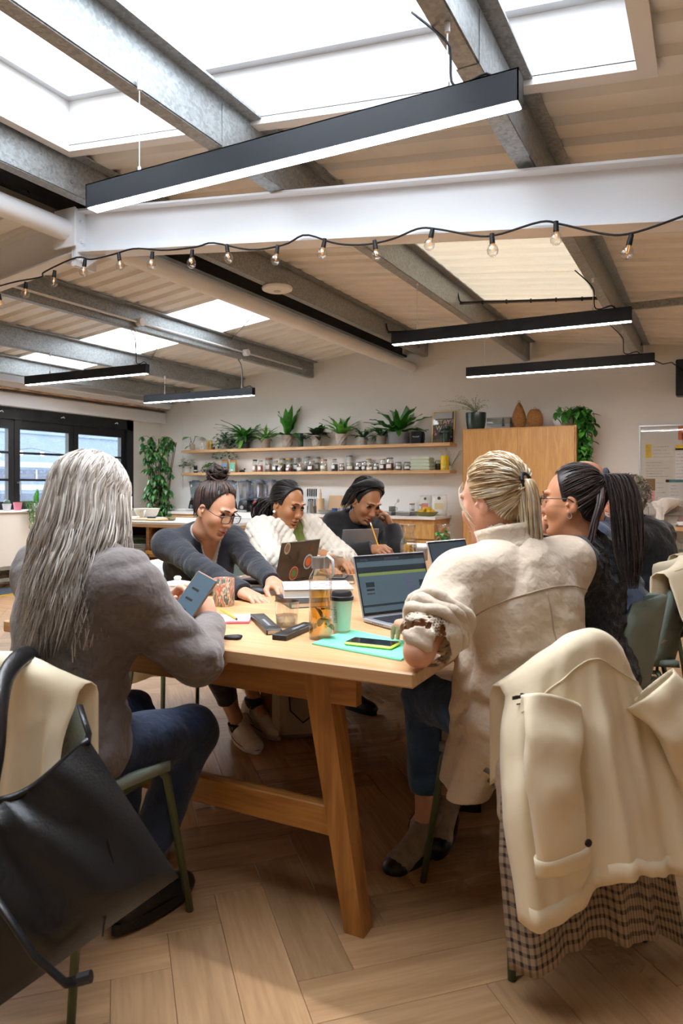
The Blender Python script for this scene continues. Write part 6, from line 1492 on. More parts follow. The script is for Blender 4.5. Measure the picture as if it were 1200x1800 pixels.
# ================================================================== ORGANIC SHAPES
# bodies, clothes and hands are grown as smooth-blended volumes and meshed with surface nets
class Field:
    def __init__(self, lo, hi, h):
        self.lo = np.array(lo, dtype=np.float32); self.h = h
        self.n = np.maximum(4, np.ceil((np.array(hi) - np.array(lo)) / h).astype(int) + 1)
        self.d = np.full(tuple(self.n), 1.0, dtype=np.float32)
    def sub(self, lo, hi):
        a = np.clip(np.floor((np.array(lo) - self.lo) / self.h).astype(int), 0, self.n - 1)
        b = np.clip(np.ceil((np.array(hi) - self.lo) / self.h).astype(int) + 1, 1, self.n)
        if np.any(b <= a): return None, None
        sl = tuple(slice(i, j) for i, j in zip(a, b))
        ax = [(self.lo[k] + self.h * np.arange(a[k], b[k])).astype(np.float32) for k in range(3)]
        return sl, (ax[0][:, None, None], ax[1][None, :, None], ax[2][None, None, :])
    def mix(self, sl, v, k, op):
        d = self.d[sl]
        if op == 'u':
            if k > 0: h = np.maximum(k - np.abs(d - v), 0) / k; r = np.minimum(d, v) - h * h * k * .25
            else: r = np.minimum(d, v)
        elif op == 's':
            v = -v
            if k > 0: h = np.maximum(k - np.abs(d - v), 0) / k; r = np.maximum(d, v) + h * h * k * .25
            else: r = np.maximum(d, v)
        else:
            r = np.maximum(d, v)
        self.d[sl] = r
    def cone(self, a, b, r0, r1=None, k=.02, op='u', flat=None):
        r1 = r0 if r1 is None else r1
        a, b = np.array(a, float), np.array(b, float); m = max(r0, r1) + k + 3 * self.h
        sl, P = self.sub(np.minimum(a, b) - m, np.maximum(a, b) + m)
        if sl is None: return self
        e = b - a; L2 = max(float(e @ e), 1e-9)
        x, y, z = P[0] - a[0], P[1] - a[1], P[2] - a[2]
        t = np.clip((x * e[0] + y * e[1] + z * e[2]) / L2, 0, 1)
        v = np.sqrt((x - t * e[0]) ** 2 + (y - t * e[1]) ** 2 + (z - t * e[2]) ** 2) - (r0 + (r1 - r0) * t)
        self.mix(sl, v.astype(np.float32), k, op); return self
    def ell(self, c, r, R=None, k=.02, op='u'):
        c = np.array(c, float); r = np.array(r, float); m = r.max() + k + 3 * self.h
        sl, P = self.sub(c - m, c + m)
        if sl is None: return self
        x, y, z = P[0] - c[0], P[1] - c[1], P[2] - c[2]
        if R is not None:
            R = np.array(R)       # columns: axes
            x, y, z = (x * R[0, i] + y * R[1, i] + z * R[2, i] for i in range(3))
        q = np.sqrt((x / r[0]) ** 2 + (y / r[1]) ** 2 + (z / r[2]) ** 2)
        g = np.sqrt((x / r[0] ** 2) ** 2 + (y / r[1] ** 2) ** 2 + (z / r[2] ** 2) ** 2) + 1e-6
        v = q * (q - 1) / g
        self.mix(sl, v.astype(np.float32), k, op); return self
    def cut(self, p, nrm, lo=None, hi=None):
        """remove everything beyond the plane (towards nrm), within a box"""
        p = np.array(p, float); nrm = np.array(nrm, float); nrm = nrm / np.linalg.norm(nrm)
        sl, P = self.sub(self.lo if lo is None else lo, self.lo + self.h * self.n if hi is None else hi)
        if sl is None: return self
        v = (P[0] - p[0]) * nrm[0] + (P[1] - p[1]) * nrm[1] + (P[2] - p[2]) * nrm[2]
        self.mix(sl, v.astype(np.float32), 0, 'i'); return self
    def displace(self, fn, band=.05):
        idx = np.nonzero(np.abs(self.d) < band)
        p = self.lo[None, :] + self.h * np.stack(idx, 1).astype(np.float32)
        self.d[idx] += fn(p).astype(np.float32); return self
    def mesh(self):
        d = self.d; inside = d < 0
        s = inside[:-1, :-1, :-1].astype(np.int8)
        for (i, j, k) in [(1, 0, 0), (0, 1, 0), (0, 0, 1), (1, 1, 0), (1, 0, 1), (0, 1, 1), (1, 1, 1)]:
            s = s + inside[i:d.shape[0] - 1 + i, j:d.shape[1] - 1 + j, k:d.shape[2] - 1 + k]
        act = np.argwhere((s > 0) & (s < 8))
        if len(act) == 0: return np.zeros((0, 3)), np.zeros((0, 4), int)
        cid = np.full(s.shape, -1, np.int32); cid[tuple(act.T)] = np.arange(len(act))
        pos = np.zeros((len(act), 3)); cnt = np.zeros(len(act))
        cor = np.array([(i, j, k) for i in (0, 1) for j in (0, 1) for k in (0, 1)])
        dv = [d[tuple((act + c).T)] for c in cor]
        for a in range(8):
            for b in range(a + 1, 8):
                if np.abs(cor[a] - cor[b]).sum() != 1: continue
                m = (dv[a] < 0) != (dv[b] < 0)
                if not m.any(): continue
                t = dv[a][m] / (dv[a][m] - dv[b][m])
                pos[m] += cor[a] + t[:, None] * (cor[b] - cor[a]); cnt[m] += 1
        V = (act + pos / cnt[:, None]) * self.h + self.lo
        F = []
        for ax in range(3):
            o1, o2 = [(1, 2), (2, 0), (0, 1)][ax]
            A = [slice(None)] * 3; B = [slice(None)] * 3; A[ax] = slice(0, -1); B[ax] = slice(1, None)
            e = inside[tuple(A)] != inside[tuple(B)]
            ed = np.argwhere(e)
            ok = (ed[:, o1] > 0) & (ed[:, o2] > 0) & (ed[:, o1] < s.shape[o1]) & (ed[:, o2] < s.shape[o2]) & (ed[:, ax] < s.shape[ax])
            ed = ed[ok]
            u = np.zeros(3, int); u[o1] = 1; w = np.zeros(3, int); w[o2] = 1
            q = np.stack([cid[tuple((ed - u - w).T)], cid[tuple((ed - w).T)], cid[tuple(ed.T)], cid[tuple((ed - u).T)]], 1)
            fl = ~inside[tuple(ed.T)]
            q[fl] = q[fl][:, ::-1]; F.append(q)
        F = np.concatenate(F); F = F[(F >= 0).all(1)]
        return V, F
def relax(V, F, it=1, lam=.5):
    for _ in range(it):
        acc = np.zeros_like(V); c = np.zeros(len(V))
        for k in range(4):
            np.add.at(acc, F[:, k], V[F[:, (k + 1) % 4]]); np.add.at(c, F[:, k], 1)
            np.add.at(acc, F[:, k], V[F[:, (k + 3) % 4]]); np.add.at(c, F[:, k], 1)
        V = V * (1 - lam) + lam * acc / np.maximum(c, 1)[:, None]
    return V
_rng = np.random.RandomState(3); _LAT = _rng.rand(32, 32, 32).astype(np.float32) * 2 - 1
def vnoise(p):
    i = np.floor(p).astype(int); f = p - i; f = f * f * (3 - 2 * f); i &= 31; j = (i + 1) & 31
    def g(a, b, c): return _LAT[a, b, c]
    x0, y0, z0 = i.T; x1, y1, z1 = j.T; fx, fy, fz = f.T
    return (((g(x0, y0, z0) * (1 - fx) + g(x1, y0, z0) * fx) * (1 - fy) + (g(x0, y1, z0) * (1 - fx) + g(x1, y1, z0) * fx) * fy) * (1 - fz)
            + ((g(x0, y0, z1) * (1 - fx) + g(x1, y0, z1) * fx) * (1 - fy) + (g(x0, y1, z1) * (1 - fx) + g(x1, y1, z1) * fx) * fy) * fz)
def folds(amp=.006, freq=(7, 7, 16), seed=0, ridge=True, fine=.3):
    fr = np.array(freq, float)
    def fn(p):
        w = np.stack([vnoise(p * 5 + seed + 9 * k) for k in range(3)], 1) * .35
        q = p * fr + seed * 1.7 + w
        n = vnoise(q)
        if ridge: n = 1 - 2 * np.abs(n)
        return amp * (n * .8 + fine * vnoise(q * 2.7 + 5))
    return fn
def np_mesh(name, V, F, mats, tint=None, extra=None):
    me = bpy.data.meshes.new(name)
    me.from_pydata([tuple(v) for v in V], [], [tuple(f) for f in F])
    for m in (mats if isinstance(mats, (list, tuple)) else [mats]): me.materials.append(m)
    me.polygons.foreach_set('use_smooth', [True] * len(me.polygons))
    if tint is not None:
        at = me.attributes.new('tint', 'FLOAT_COLOR', 'POINT')
        at.data.foreach_set('color', np.concatenate([tint, np.ones((len(tint), 1))], 1).astype(np.float32).ravel())
    me.update(); return me
def skin_mat(name, c, lip):
    m, nt, N, L, P = _new(name)
    at = N.new('ShaderNodeAttribute'); at.attribute_name = 'tint'
    mx = N.new('ShaderNodeMix'); mx.data_type = 'RGBA'; mx.blend_type = 'MULTIPLY'; mx.inputs['Factor'].default_value = 1
    nz = N.new('ShaderNodeTexNoise'); nz.inputs['Scale'].default_value = 25; nz.inputs['Detail'].default_value = 4
    rp = N.new('ShaderNodeValToRGB'); b = col(c); rp.color_ramp.elements[0].position = .3; rp.color_ramp.elements[1].position = .7
    rp.color_ramp.elements[0].color = (b[0] * .93, b[1] * .88, b[2] * .86, 1); rp.color_ramp.elements[1].color = (min(1, b[0] * 1.04), b[1] * 1.04, b[2] * 1.04, 1)
    L.new(nz.outputs['Fac'], rp.inputs['Fac']); L.new(rp.outputs['Color'], mx.inputs['A']); L.new(at.outputs['Color'], mx.inputs['B'])
    L.new(mx.outputs['Result'], P.inputs['Base Color']); P.inputs['Roughness'].default_value = .48
    return m
# ---------------- head, canonical: looks along +x, y to its left, z up, origin between the ears
def head_mesh(jaw=1.0, nose=1.0, masc=0, lid=.4, h=.003):
    F = Field((-.15, -.11, -.26), (.15, .11, .16), h)
    F.ell((-.016, 0, .045), (.094, .074, .084), k=.02)
    F.ell((.03, 0, .0), (.058, .061, .088), k=.03)
    F.ell((.04, 0, -.055), (.045, .045 * jaw, .05), k=.03)
    for s in (-1, 1):
        F.cone((-.005, s * .055 * jaw, -.03), (.045, s * .025 * jaw, -.088), .018, .018, k=.035)
        F.ell((.057, s * .043, -.022), (.026, .022, .024), k=.03)
        F.cone((.083, s * .044, .036), (.092, s * .014, .033), .008 + .002 * masc, .008, k=.016)
        F.ell((.094, s * .033, .014), (.0135, .02, .0125), k=.016, op='s')
        F.ell((.072, s * .033, .012), (.0165, .0175, .0145), k=.004)
        F.cone((.094, s * .0095, -.034), (.099, s * .009, -.033), .0085 * nose, k=.008)
    F.ell((.066, 0, -.102), (.022, .024, .018), k=.03)
    F.cone((.084, 0, .02), (.104, 0, -.026), .0085, .0105 * nose, k=.014)
    F.ell((.107, 0, -.029), (.0105 * nose, .011 * nose, .0095), k=.008)
    F.ell((.087, 0, -.06), (.013, .026, .0072), k=.007); F.ell((.086, 0, -.0735), (.0125, .022, .0075), k=.007)
    F.ell((.1, 0, -.0668), (.014, .026, .0022), k=.004, op='s')
    F.ell((.083, 0, -.085), (.006, .02, .006), k=.012, op='s')
    for s in (-1, 1):   # ears
        c, a = math.cos(.25), math.sin(.25)
        F.ell((-.012, s * .077, -.004), (.018, .0085, .032), R=[[c, 0, a], [0, 1, 0], [-a, 0, c]], k=.008)
        F.ell((-.008, s * .087, .002), (.009, .007, .017), k=.006, op='s')
        F.ell((-.004, s * .076, -.03), (.009, .007, .009), k=.006)
        F.ell((.004, s * .083, -.006), (.006, .005, .007), k=.004)
    F.cone((-.02, 0, -.05), (-.03, 0, -.11), .049 + .006 * masc, .05 + .006 * masc, k=.035)
    F.ell((.0, 0, -.11), (.03, .035, .03), k=.05)
    V, Q = F.mesh()
    V = relax(V, Q, 1, .4)
    x, y, z = V.T
    T = np.ones((len(V), 3))
    def blob(cx, cy, cz, rx, ry, rz): return np.clip(1.25 - np.sqrt(((x - cx) / rx) ** 2 + ((np.abs(y) - cy) / ry) ** 2 + ((z - cz) / rz) ** 2), 0, .5) * 2
    lip = np.maximum(blob(.092, 0, -.06, .02, .024, .0068), blob(.09, 0, -.0735, .02, .021, .0072))[:, None]
    T = T * (1 - lip) + lip * np.array([.8, .5, .5])
    chk = blob(.07, .042, -.028, .05, .025, .025)[:, None] * .5
    T = T * (1 - chk) + chk * np.array([1.0, .82, .78])
    nos = blob(.11, 0, -.03, .02, .016, .014)[:, None] * .35; T = T * (1 - nos) + nos * np.array([1.0, .82, .78])
    eye = blob(.085, .033, .012, .03, .02, .01)[:, None] * .35; T = T * (1 - eye) + eye * np.array([.78, .68, .66])
    return V, Q, T
def hand_mesh(curl=(.5, .55, .6, .65), spread=.06, thumb=.3, left=False, h=.003, fore=.1, twist=0):
    F = Field((-fore - .05, -.10, -.13), (.23, .11, .07), h)
    ky = (.028, .009, -.011, -.029); kx = (.088, .092, .087, .078); L = ((.043, .026, .022), (.047, .030, .023), (.043, .028, .022), (.034, .021, .019))
    F.cone((-fore, 0, 0), (0, 0, 0), .033, .0255, k=.01)
    F.ell((.045, 0, -.002), (.056, .038, .0165), k=.015)
    for i in range(4):
        F.cone((.01, ky[i] * .55, 0), (kx[i], ky[i], .002), .0165, .0108, k=.012)
        p = np.array([kx[i], ky[i], .002]); a = 0; yaw = spread * (1.5 - i)
        for j in range(3):
            a += curl[i] * (.75, 1.0, .7)[j]
            q = p + L[i][j] * np.array([math.cos(a) * math.cos(yaw), math.sin(yaw) * math.cos(a), -math.sin(a)])
            r = (.0098, .0088, .008, .0068); F.cone(p, q, r[j] * (.9 if i == 3 else 1), r[j + 1] * (.9 if i == 3 else 1), k=.004); p = q
    t0 = np.array([.02, .022, -.006]); t1 = np.array([.052, .045 + .012 * (1 - thumb), -.012 - .02 * thumb]); t2 = t1 + np.array([.03, .012 - .02 * thumb, -.006 - .012 * thumb]); t3 = t2 + np.array([.024, .002 - .016 * thumb, -.004 - .01 * thumb])
    F.cone(t0, t1, .0165, .0125, k=.014); F.cone(t1, t2, .0118, .0102, k=.004); F.cone(t2, t3, .0102, .0078, k=.004)
    V, Q = F.mesh(); V = relax(V, Q, 1, .3)
    T = np.ones((len(V), 3)); w = np.clip((V[:, 0] - .1) / .06, 0, 1)[:, None] * .35; T = T * (1 - w) + w * np.array([1, .84, .8])
    if left: V = V * np.array([1, -1, 1]); Q = Q[:, ::-1]
    return V, Q, T
def frame(fwd, up):
    f = Vector(fwd).normalized(); u = Vector(up); u = (u - f * u.dot(f)).normalized(); l = u.cross(f)
    return np.array([[f[i], l[i], u[i]] for i in range(3)])
# ---------------- hair, canonical head space
HC = np.array([-.016, 0, .045]); HRAD = np.array([.1, .08, .09])
def skull(dirv, off=0.0):
    d = np.array(dirv, float); d = d / np.linalg.norm(d)
    return HC + d * (1 / np.sqrt(((d / (HRAD + off)) ** 2).sum()))
def dir_of(p): d = np.array(p, float) - HC; return d / np.linalg.norm(d)
def slerp(a, b, t):
    w = math.acos(max(-1, min(1, float(a @ b))))
    if w < 1e-4: return a
    return (math.sin((1 - t) * w) * a + math.sin(t * w) * b) / math.sin(w)
HLINE = [(-.085, .0, -.075), (-.08, .03, -.07), (-.055, .062, -.05), (-.03, .078, -.02), (-.012, .082, .03), (.018, .08, .03), (.03, .076, .018), (.036, .072, .06), (.055, .05, .095), (.068, .022, .111), (.071, 0, .113)]
def hairline(u):
    """u in -1..1 : nape (right) over the forehead to nape (left)"""
    s = 1 if u >= 0 else -1; t = (1 - abs(u)) * (len(HLINE) - 1); i = min(int(t), len(HLINE) - 2); f = t - i
    a, b = np.array(HLINE[i]), np.array(HLINE[i + 1]); p = a * (1 - f) + b * f
    return np.array([p[0], s * p[1], p[2]])
def cap_mesh(mats, hl=.008, face=True, h=.005, groove=None, nape=0.0):
    F = Field((-.14, -.12, -.14), (.13, .12, .17), h)
    F.ell(HC, HRAD + hl - .004)
    F.ell((-.05, 0, -.03 - nape), (.046, .052, .046), k=.03)
    if face:
        F.ell((.108, 0, .008), (.098, .12, .128), k=.01, op='s')
        for s in (-1, 1): F.ell((.0, s * .1, -.035), (.05, .04, .06), k=.01, op='s')
        F.cut((0, 0, -.085 - nape), (0, 0, -1))
    if groove: F.displace(groove)
    return F.mesh()
def hair_mats(name, cs, rough=.42):
    return [mat('%s_%d' % (name, i), c, rough, var=.18, vscale=30, spec=.4, sheen=.15) for i, c in enumerate(cs)]
def smooth_path(pts, n=12):
    pts = [np.array(p, float) for p in pts]; k = len(pts); out = []
    for i in range(n):
        t = i / (n - 1) * (k - 1); j = min(int(t), k - 2); f = t - j
        p0, p1, p2, p3 = pts[max(j - 1, 0)], pts[j], pts[j + 1], pts[min(j + 2, k - 1)]
        out.append(.5 * ((2 * p1) + (-p0 + p2) * f + (2 * p0 - 5 * p1 + 4 * p2 - p3) * f ** 2 + (-p0 + 3 * p1 - 3 * p2 + p3) * f ** 3))
    return out
def locks_mesh(paths, radii, nm, X, rnd, flat=.55):
    """paths in head space -> one builder with mats picked per lock; X maps points to world"""
    mb = MB()
    for p, r in zip(paths, radii):
        n = len(p)
        prof = [r * (.25 + .75 * min(1, i / 2.5)) * (1 if i < n * .6 else max(.12, (n - 1 - i) / (n * .4))) for i in range(n)]
        pts = [Vector(X(q)) for q in p]
        mb.tube(pts, prof, 5, mi=rnd.randrange(nm), flat=flat)
    return mb
def pulled_paths(tie, n, rnd, bulge=.008, loose=.003, u0=-1, u1=1, part=None):
    out = []; td = dir_of(tie)
    for i in range(n):
        u = u0 + (u1 - u0) * (i + rnd.random()) / n; a = dir_of(hairline(u)); s = rnd.random() ** 2 * .55
        a = slerp(a, td, s); pts = []
        for k in range(9):
            t = k / 8; d = slerp(a, td, t * .93)
            q = skull(d, bulge * math.sin(PI * min(1, t * 1.1)) + rnd.uniform(-loose, loose) * .6 + .001); w = min(1, t / .45 + s * 2)
            pts.append(q * w + (hairline(u) * 1.03 + d * .004) * (1 - w) if abs(u) > .62 else q)
        pts.append(np.array(tie) + np.array([rnd.uniform(-.006, .006) for _ in range(3)]))
        out.append(smooth_path(pts, 12))
    return out
def tail_paths(ctrl, n, rnd, width, wave=.004, tip=.5, lenvar=.25, wf=9):
    ctrl = [np.array(c, float) for c in ctrl]; base = smooth_path(ctrl, 16); out = []
    for i in range(n):
        a = rnd.uniform(0, 2 * PI); q = math.sqrt(rnd.random()); ph = rnd.uniform(0, 6); L = 1 - rnd.random() ** 2 * lenvar; pts = []
        for k in range(14):
            t = k / 13 * L; x = t * 15; j = min(int(x), 14); f = x - j; b = base[j] * (1 - f) + base[min(j + 1, 15)] * f
            w = width * (.28 + .9 * math.sin(PI * min(1, t * .85 + .08)) ** .8) * (1 if t < .75 else 1 - (t - .75) * tip * 3)
            off = np.array([math.cos(a) * w * q, math.sin(a) * w * q, 0])
            off += wave * np.array([math.sin(t * wf + ph), math.cos(t * wf * .8 + ph), 0]) * min(1, t * 3)
            pts.append(b + off)
        out.append(pts)
    return out
# ---------------- person builder
def vec(*a): return np.array(a, float)
def nrm(v): return v / max(1e-9, np.linalg.norm(v))
def ik(a, b, l1, l2, hint):
    d = b - a; L = np.linalg.norm(d); d = d / L; L = min(L, (l1 + l2) * .999)
    x = (l1 * l1 - l2 * l2 + L * L) / (2 * L); y = math.sqrt(max(0, l1 * l1 - x * x))
    h = np.array(hint, float); h = nrm(h - d * (h @ d)); return a + d * x + h * y
def seated(x, y, yaw, lean=.12, side=0.0, s=1.04, seat=.47, twist=0.0, sw=.172):
    f = vec(math.cos(yaw), math.sin(yaw), 0); l = vec(-f[1], f[0], 0); u = vec(0, 0, 1)
    sp = nrm(u * math.cos(lean) + f * math.sin(lean) + l * side)
    P = vec(x, y, seat + .09)
    ft = nrm(f * math.cos(twist) + l * math.sin(twist)); ft = nrm(ft - sp * (ft @ sp)); lt = np.cross(sp, ft)
    J = dict(f=f, l=l, sp=sp, ft=ft, lt=lt, s=s, pelvis=P, belly=P + sp * .16 * s, chest=P + sp * .335 * s, neck=P + sp * .50 * s)
    J['shL'] = P + sp * .445 * s + lt * sw * s; J['shR'] = P + sp * .445 * s - lt * sw * s
    for k, g in (('L', 1), ('R', -1)):
        J['hip' + k] = P + l * g * .09 * s - vec(0, 0, .01); J['knee' + k] = J['hip' + k] + f * .42 * s + l * g * .04 + vec(0, 0, -.01)
        J['ank' + k] = J['knee' + k] - vec(0, 0, J['knee' + k][2] - .10) + f * .04
    J['head'] = J['neck'] + sp * .15 * s + f * .055; J['look'] = f * 1.0; J['hup'] = u
    return J
def arms(J, wL, wR, hL=(0, 0, -1), hR=(0, 0, -1)):
    s = J['s']
    J['wrL'], J['wrR'] = np.array(wL, float), np.array(wR, float)
    J['elL'] = ik(J['shL'], J['wrL'], .285 * s, .255 * s, hL); J['elR'] = ik(J['shR'], J['wrR'], .285 * s, .255 * s, hR)
    return J
def body_shape(F, J, g=0.0, bust=0, slim=1.0, legs=False, k=.05):
    s = J['s']; R = np.stack([J['ft'], J['lt'], J['sp']], 1); R0 = np.stack([J['f'], J['l'], vec(0, 0, 1)], 1)
    F.ell(J['chest'] + J['sp'] * .02, (.112 * s + g, .158 * s * slim + g, .19 * s + g), R, k=k)
    F.ell(J['belly'], (.112 * s + g, .143 * s * slim + g, .17 * s + g), R, k=k)
    F.ell(J['pelvis'] + vec(0, 0, .03), (.128 * s + g, .17 * s * slim + g, .125 * s + g), R0, k=k)
    if bust:
        for q in (-1, 1): F.ell(J['chest'] + J['sp'] * .015 + J['ft'] * .082 * s + J['lt'] * q * .072 * s, (.06 + bust + g, .066 + g, .068 + g), R, k=.05)
    for K in 'LR': F.cone(J['neck'] - J['sp'] * .045, J['sh' + K], .05 * s + g, .058 * s + g, k=.05)
def top_garment(name, J, m, parent, h=.008, g=.014, bust=.01, slim=1.0, sleeve=1.0, sr=1.0, hem=None, fold=(.007, (7, 7, 15)), neck=('crew', .0), cuff=None, seed=1, loose=0.0, extra=None, post=None, neckh=.015, trim=None):
    pts = [J[k] for k in ('pelvis', 'chest', 'neck', 'shL', 'shR', 'elL', 'elR', 'wrL', 'wrR')]
    lo = np.min(pts, 0) - .24; hi = np.max(pts, 0) + .18
    F = Field(lo, hi, h); s = J['s']
    body_shape(F, J, g + loose, bust, slim)
    if extra: extra(F)
    ends = {}
    for K in 'LR':
        a, e, w = J['sh' + K], J['el' + K], J['wr' + K]
        sl = sleeve if not isinstance(sleeve, dict) else sleeve[K]
        if sl < 0:      # short sleeve
            end = e + (a - e) * (-sl); F.cone(a, end + nrm(e - a) * .03, .058 * s * sr + g * .6, .054 * s * sr + g * .6, k=.045); ends[K] = (end, nrm(e - a)); continue
        F.cone(a, e, .058 * s * sr + g * .6, .047 * s * sr + g * .6, k=.045)
        end = e + (w - e) * sl; F.cone(e, end + nrm(w - e) * .03, .047 * s * sr + g * .6, (.036 + .012 * (1 - sl)) * s * sr + g * .5, k=.025)
        ends[K] = (end, nrm(w - e))
    nb = J['neck']; n0 = nb - J['sp'] * .03 + J['ft'] * .02; n1 = J['head'] + frame(J['look'], J['hup']) @ (vec(-.024, 0, -.075) * s); up = nrm(n1 - n0)
    F.cone(n0, n0 + up * (.035 + neckh), .072 * s + g * .3, .062 * s + g * .2, k=.03)
    if fold:
        F.displace(folds(fold[0], fold[1], seed))
        def bend(p):
            v = np.zeros(len(p))
            for K in 'LR':
                e = J['el' + K]; ax = nrm(J['wr' + K] - J['sh' + K]); q = p - e; dd = np.linalg.norm(q, axis=1); v += .0045 * np.sin((q @ ax) * 130 + 5 * vnoise(p * 11 + seed)) * np.exp(-(dd / .09) ** 2) * (.5 + vnoise(p * 14 + 3))
            q = p - J['belly']; v += .006 * np.sin((q @ J['sp']) * 80 + 5 * vnoise(p * 7 + seed * 2)) * np.exp(-((q @ J['sp']) / .13) ** 2) * (.6 + vnoise(p * 9 + 1))
            return v
        F.displace(bend)
    for K in 'LR':
        e_, d_ = ends[K]; F.cut(e_, d_, e_ - .08, e_ + .09) if False else None
    # flat cuffs
    for K in 'LR':
        e_, d_ = ends[K]; rr = .085
        sl, P = F.sub(e_ - rr, e_ + rr + .0)
        if sl is not None:
            x, y, z = P[0] - e_[0], P[1] - e_[1], P[2] - e_[2]; t = x * d_[0] + y * d_[1] + z * d_[2]
            rad = np.sqrt(np.maximum(0, x * x + y * y + z * z - t * t))
            v = np.where((rad < .075), t, -1).astype(np.float32); F.d[sl] = np.maximum(F.d[sl], np.where(t > -.02, v, F.d[sl]))
    # neck opening
    F.cone(n0 + up * (.05 + neckh), n0 + up * .28, .058 * s + max(0, neck[1]), .085 * s, k=.004, op='s')
    if neck[0] == 'v':
        cutc = (nb + J['ft'] * .085, J['chest'] + J['sp'] * .045 + J['ft'] * .135, .05, .014); F.cone(*cutc, k=.004, op='s')
    if neck[0] == 'open':
        F.cone(nb + J['ft'] * .10, J['belly'] + J['ft'] * .2, .046, .036, k=.004, op='s')
    if hem is not None: F.cut(hem, (0, 0, -1))
    if post: post(F)
    V, Q = F.mesh(); V = relax(V, Q, 1, .35)
    me = np_mesh(name, V, Q, m)
    if trim:
        c = V; dm = np.full(len(c), 9.)
        for (a, b, r0, r1) in [cutc, (n0 + up * (.05 + neckh), n0 + up * .28, .058 * s, .085 * s)]:
            e = b - a; t = np.clip(((c - a) @ e) / (e @ e), 0, 1); dm = np.minimum(dm, np.linalg.norm(c - a - t[:, None] * e, axis=1) - (r0 + (r1 - r0) * t))
        w = np.clip((.0095 - dm) / .003, 0, 1)[:, None]; at = me.attributes.new('trim', 'FLOAT_COLOR', 'POINT')
        at.data.foreach_set('color', np.concatenate([w, w, w, np.ones_like(w)], 1).astype(np.float32).ravel())
    return link(name, me, parent), ends
def trousers(J, m, parent, h=.009, hem=.11, r=1.0, seed=2, fold=.005, name='trousers', flare=1.0):
    pts = [J[k] for k in ('pelvis', 'kneeL', 'kneeR', 'ankL', 'ankR')]
    F = Field(np.min(pts, 0) - .22, np.max(pts, 0) + .22, h); s = J['s']
    R0 = np.stack([J['f'], J['l'], vec(0, 0, 1)], 1)
    F.ell(J['pelvis'] - vec(0, 0, .01), (.135 * s, .18 * s, .12 * s), R0, k=.04)
    for K in 'LR':
        F.cone(J['hip' + K], J['knee' + K], .092 * s * r, .068 * s * r, k=.04)
        F.cone(J['knee' + K], J['ank' + K] + nrm(J['ank' + K] - J['knee' + K]) * .02, .066 * s * r, .048 * s * r * flare, k=.03)
    F.displace(folds(fold, (9, 9, 14), seed))
    for K in 'LR':
        d = nrm(J['ank' + K] - J['knee' + K]); e = J['ank' + K] - d * hem * .35
        sl, P = F.sub(e - .11, e + .11)
        if sl is not None:
            t = (P[0] - e[0]) * d[0] + (P[1] - e[1]) * d[1] + (P[2] - e[2]) * d[2]
            F.d[sl] = np.maximum(F.d[sl], np.where(t > -.03, t, F.d[sl]).astype(np.float32))
    V, Q = F.mesh(); V = relax(V, Q, 1, .35)
    return link(name, np_mesh(name, V, Q, m), parent)
HEADS = {}
def body(J, skin, parent, hands, headkw=None, bare=None, hs=1.0, lid=None, hb=.009):
    """head, neck, hands and the body under the clothes as one mesh"""
    key = str(sorted((headkw or {}).items()))
    if key not in HEADS: HEADS[key] = head_mesh(**(headkw or {}))
    HV, HQ, HT = HEADS[key]; Rh = frame(J['look'], J['hup']); sc = J['s'] * hs
    VS = [HV * sc @ Rh.T + J['head']]; QS = [HQ]; TS = [HT]; off = len(HV)
    for K in 'LR':
        if not hands.get(K): continue
        kw, fwd, up = hands[K]
        V, Q, T = hand_mesh(left=(K == 'L'), **kw)
        Rw = frame(fwd, up); V = V * J['s'] @ Rw.T + J['wr' + K]
        VS.append(V); QS.append(Q + off); TS.append(T); off += len(V)
    pts = [J[k] for k in J if isinstance(J[k], np.ndarray) and k[:2] in ('pe', 'ch', 'ne', 'sh', 'el', 'wr', 'kn', 'an')]
    F = Field(np.min(pts, 0) - .2, np.max(pts, 0) + .16, hb); body_shape(F, J, -.004, 0)
    F.cone(J['neck'] - J['sp'] * .03 + J['ft'] * .02, J['head'] + Rh @ (vec(-.024, 0, -.075) * sc), .056 * J['s'], .051 * J['s'], k=.03)
    s = J['s']
    for K in 'LR':
        F.cone(J['sh' + K], J['el' + K], .046 * s, .036 * s, k=.03); F.cone(J['el' + K], J['wr' + K], .037 * s, .026 * s, k=.02)
        F.cone(J['hip' + K], J['knee' + K], .07 * s, .045 * s, k=.03); F.cone(J['knee' + K], J['ank' + K], .045 * s, .033 * s, k=.02)
        F.cone(J['ank' + K], J['ank' + K] + J['f'] * .08 - vec(0, 0, .05), .033 * s, .025, k=.02)
    V, Q = F.mesh(); V = relax(V, Q, 2, .4)
    VS.append(V); QS.append(Q + off); TS.append(np.ones((len(V), 3)))
    o = link('body', np_mesh('body', np.concatenate(VS), np.concatenate(QS), skin, np.concatenate(TS)), parent)
    # eyes
    X = lambda q: Rh @ (np.array(q) * sc) + J['head']
    return o, X, Rh, sc
M_eyew = mat('eye_white', '#e8e2da', .2); M_iris = mat('iris_brown', '#3a2416', .15); M_lid = {}
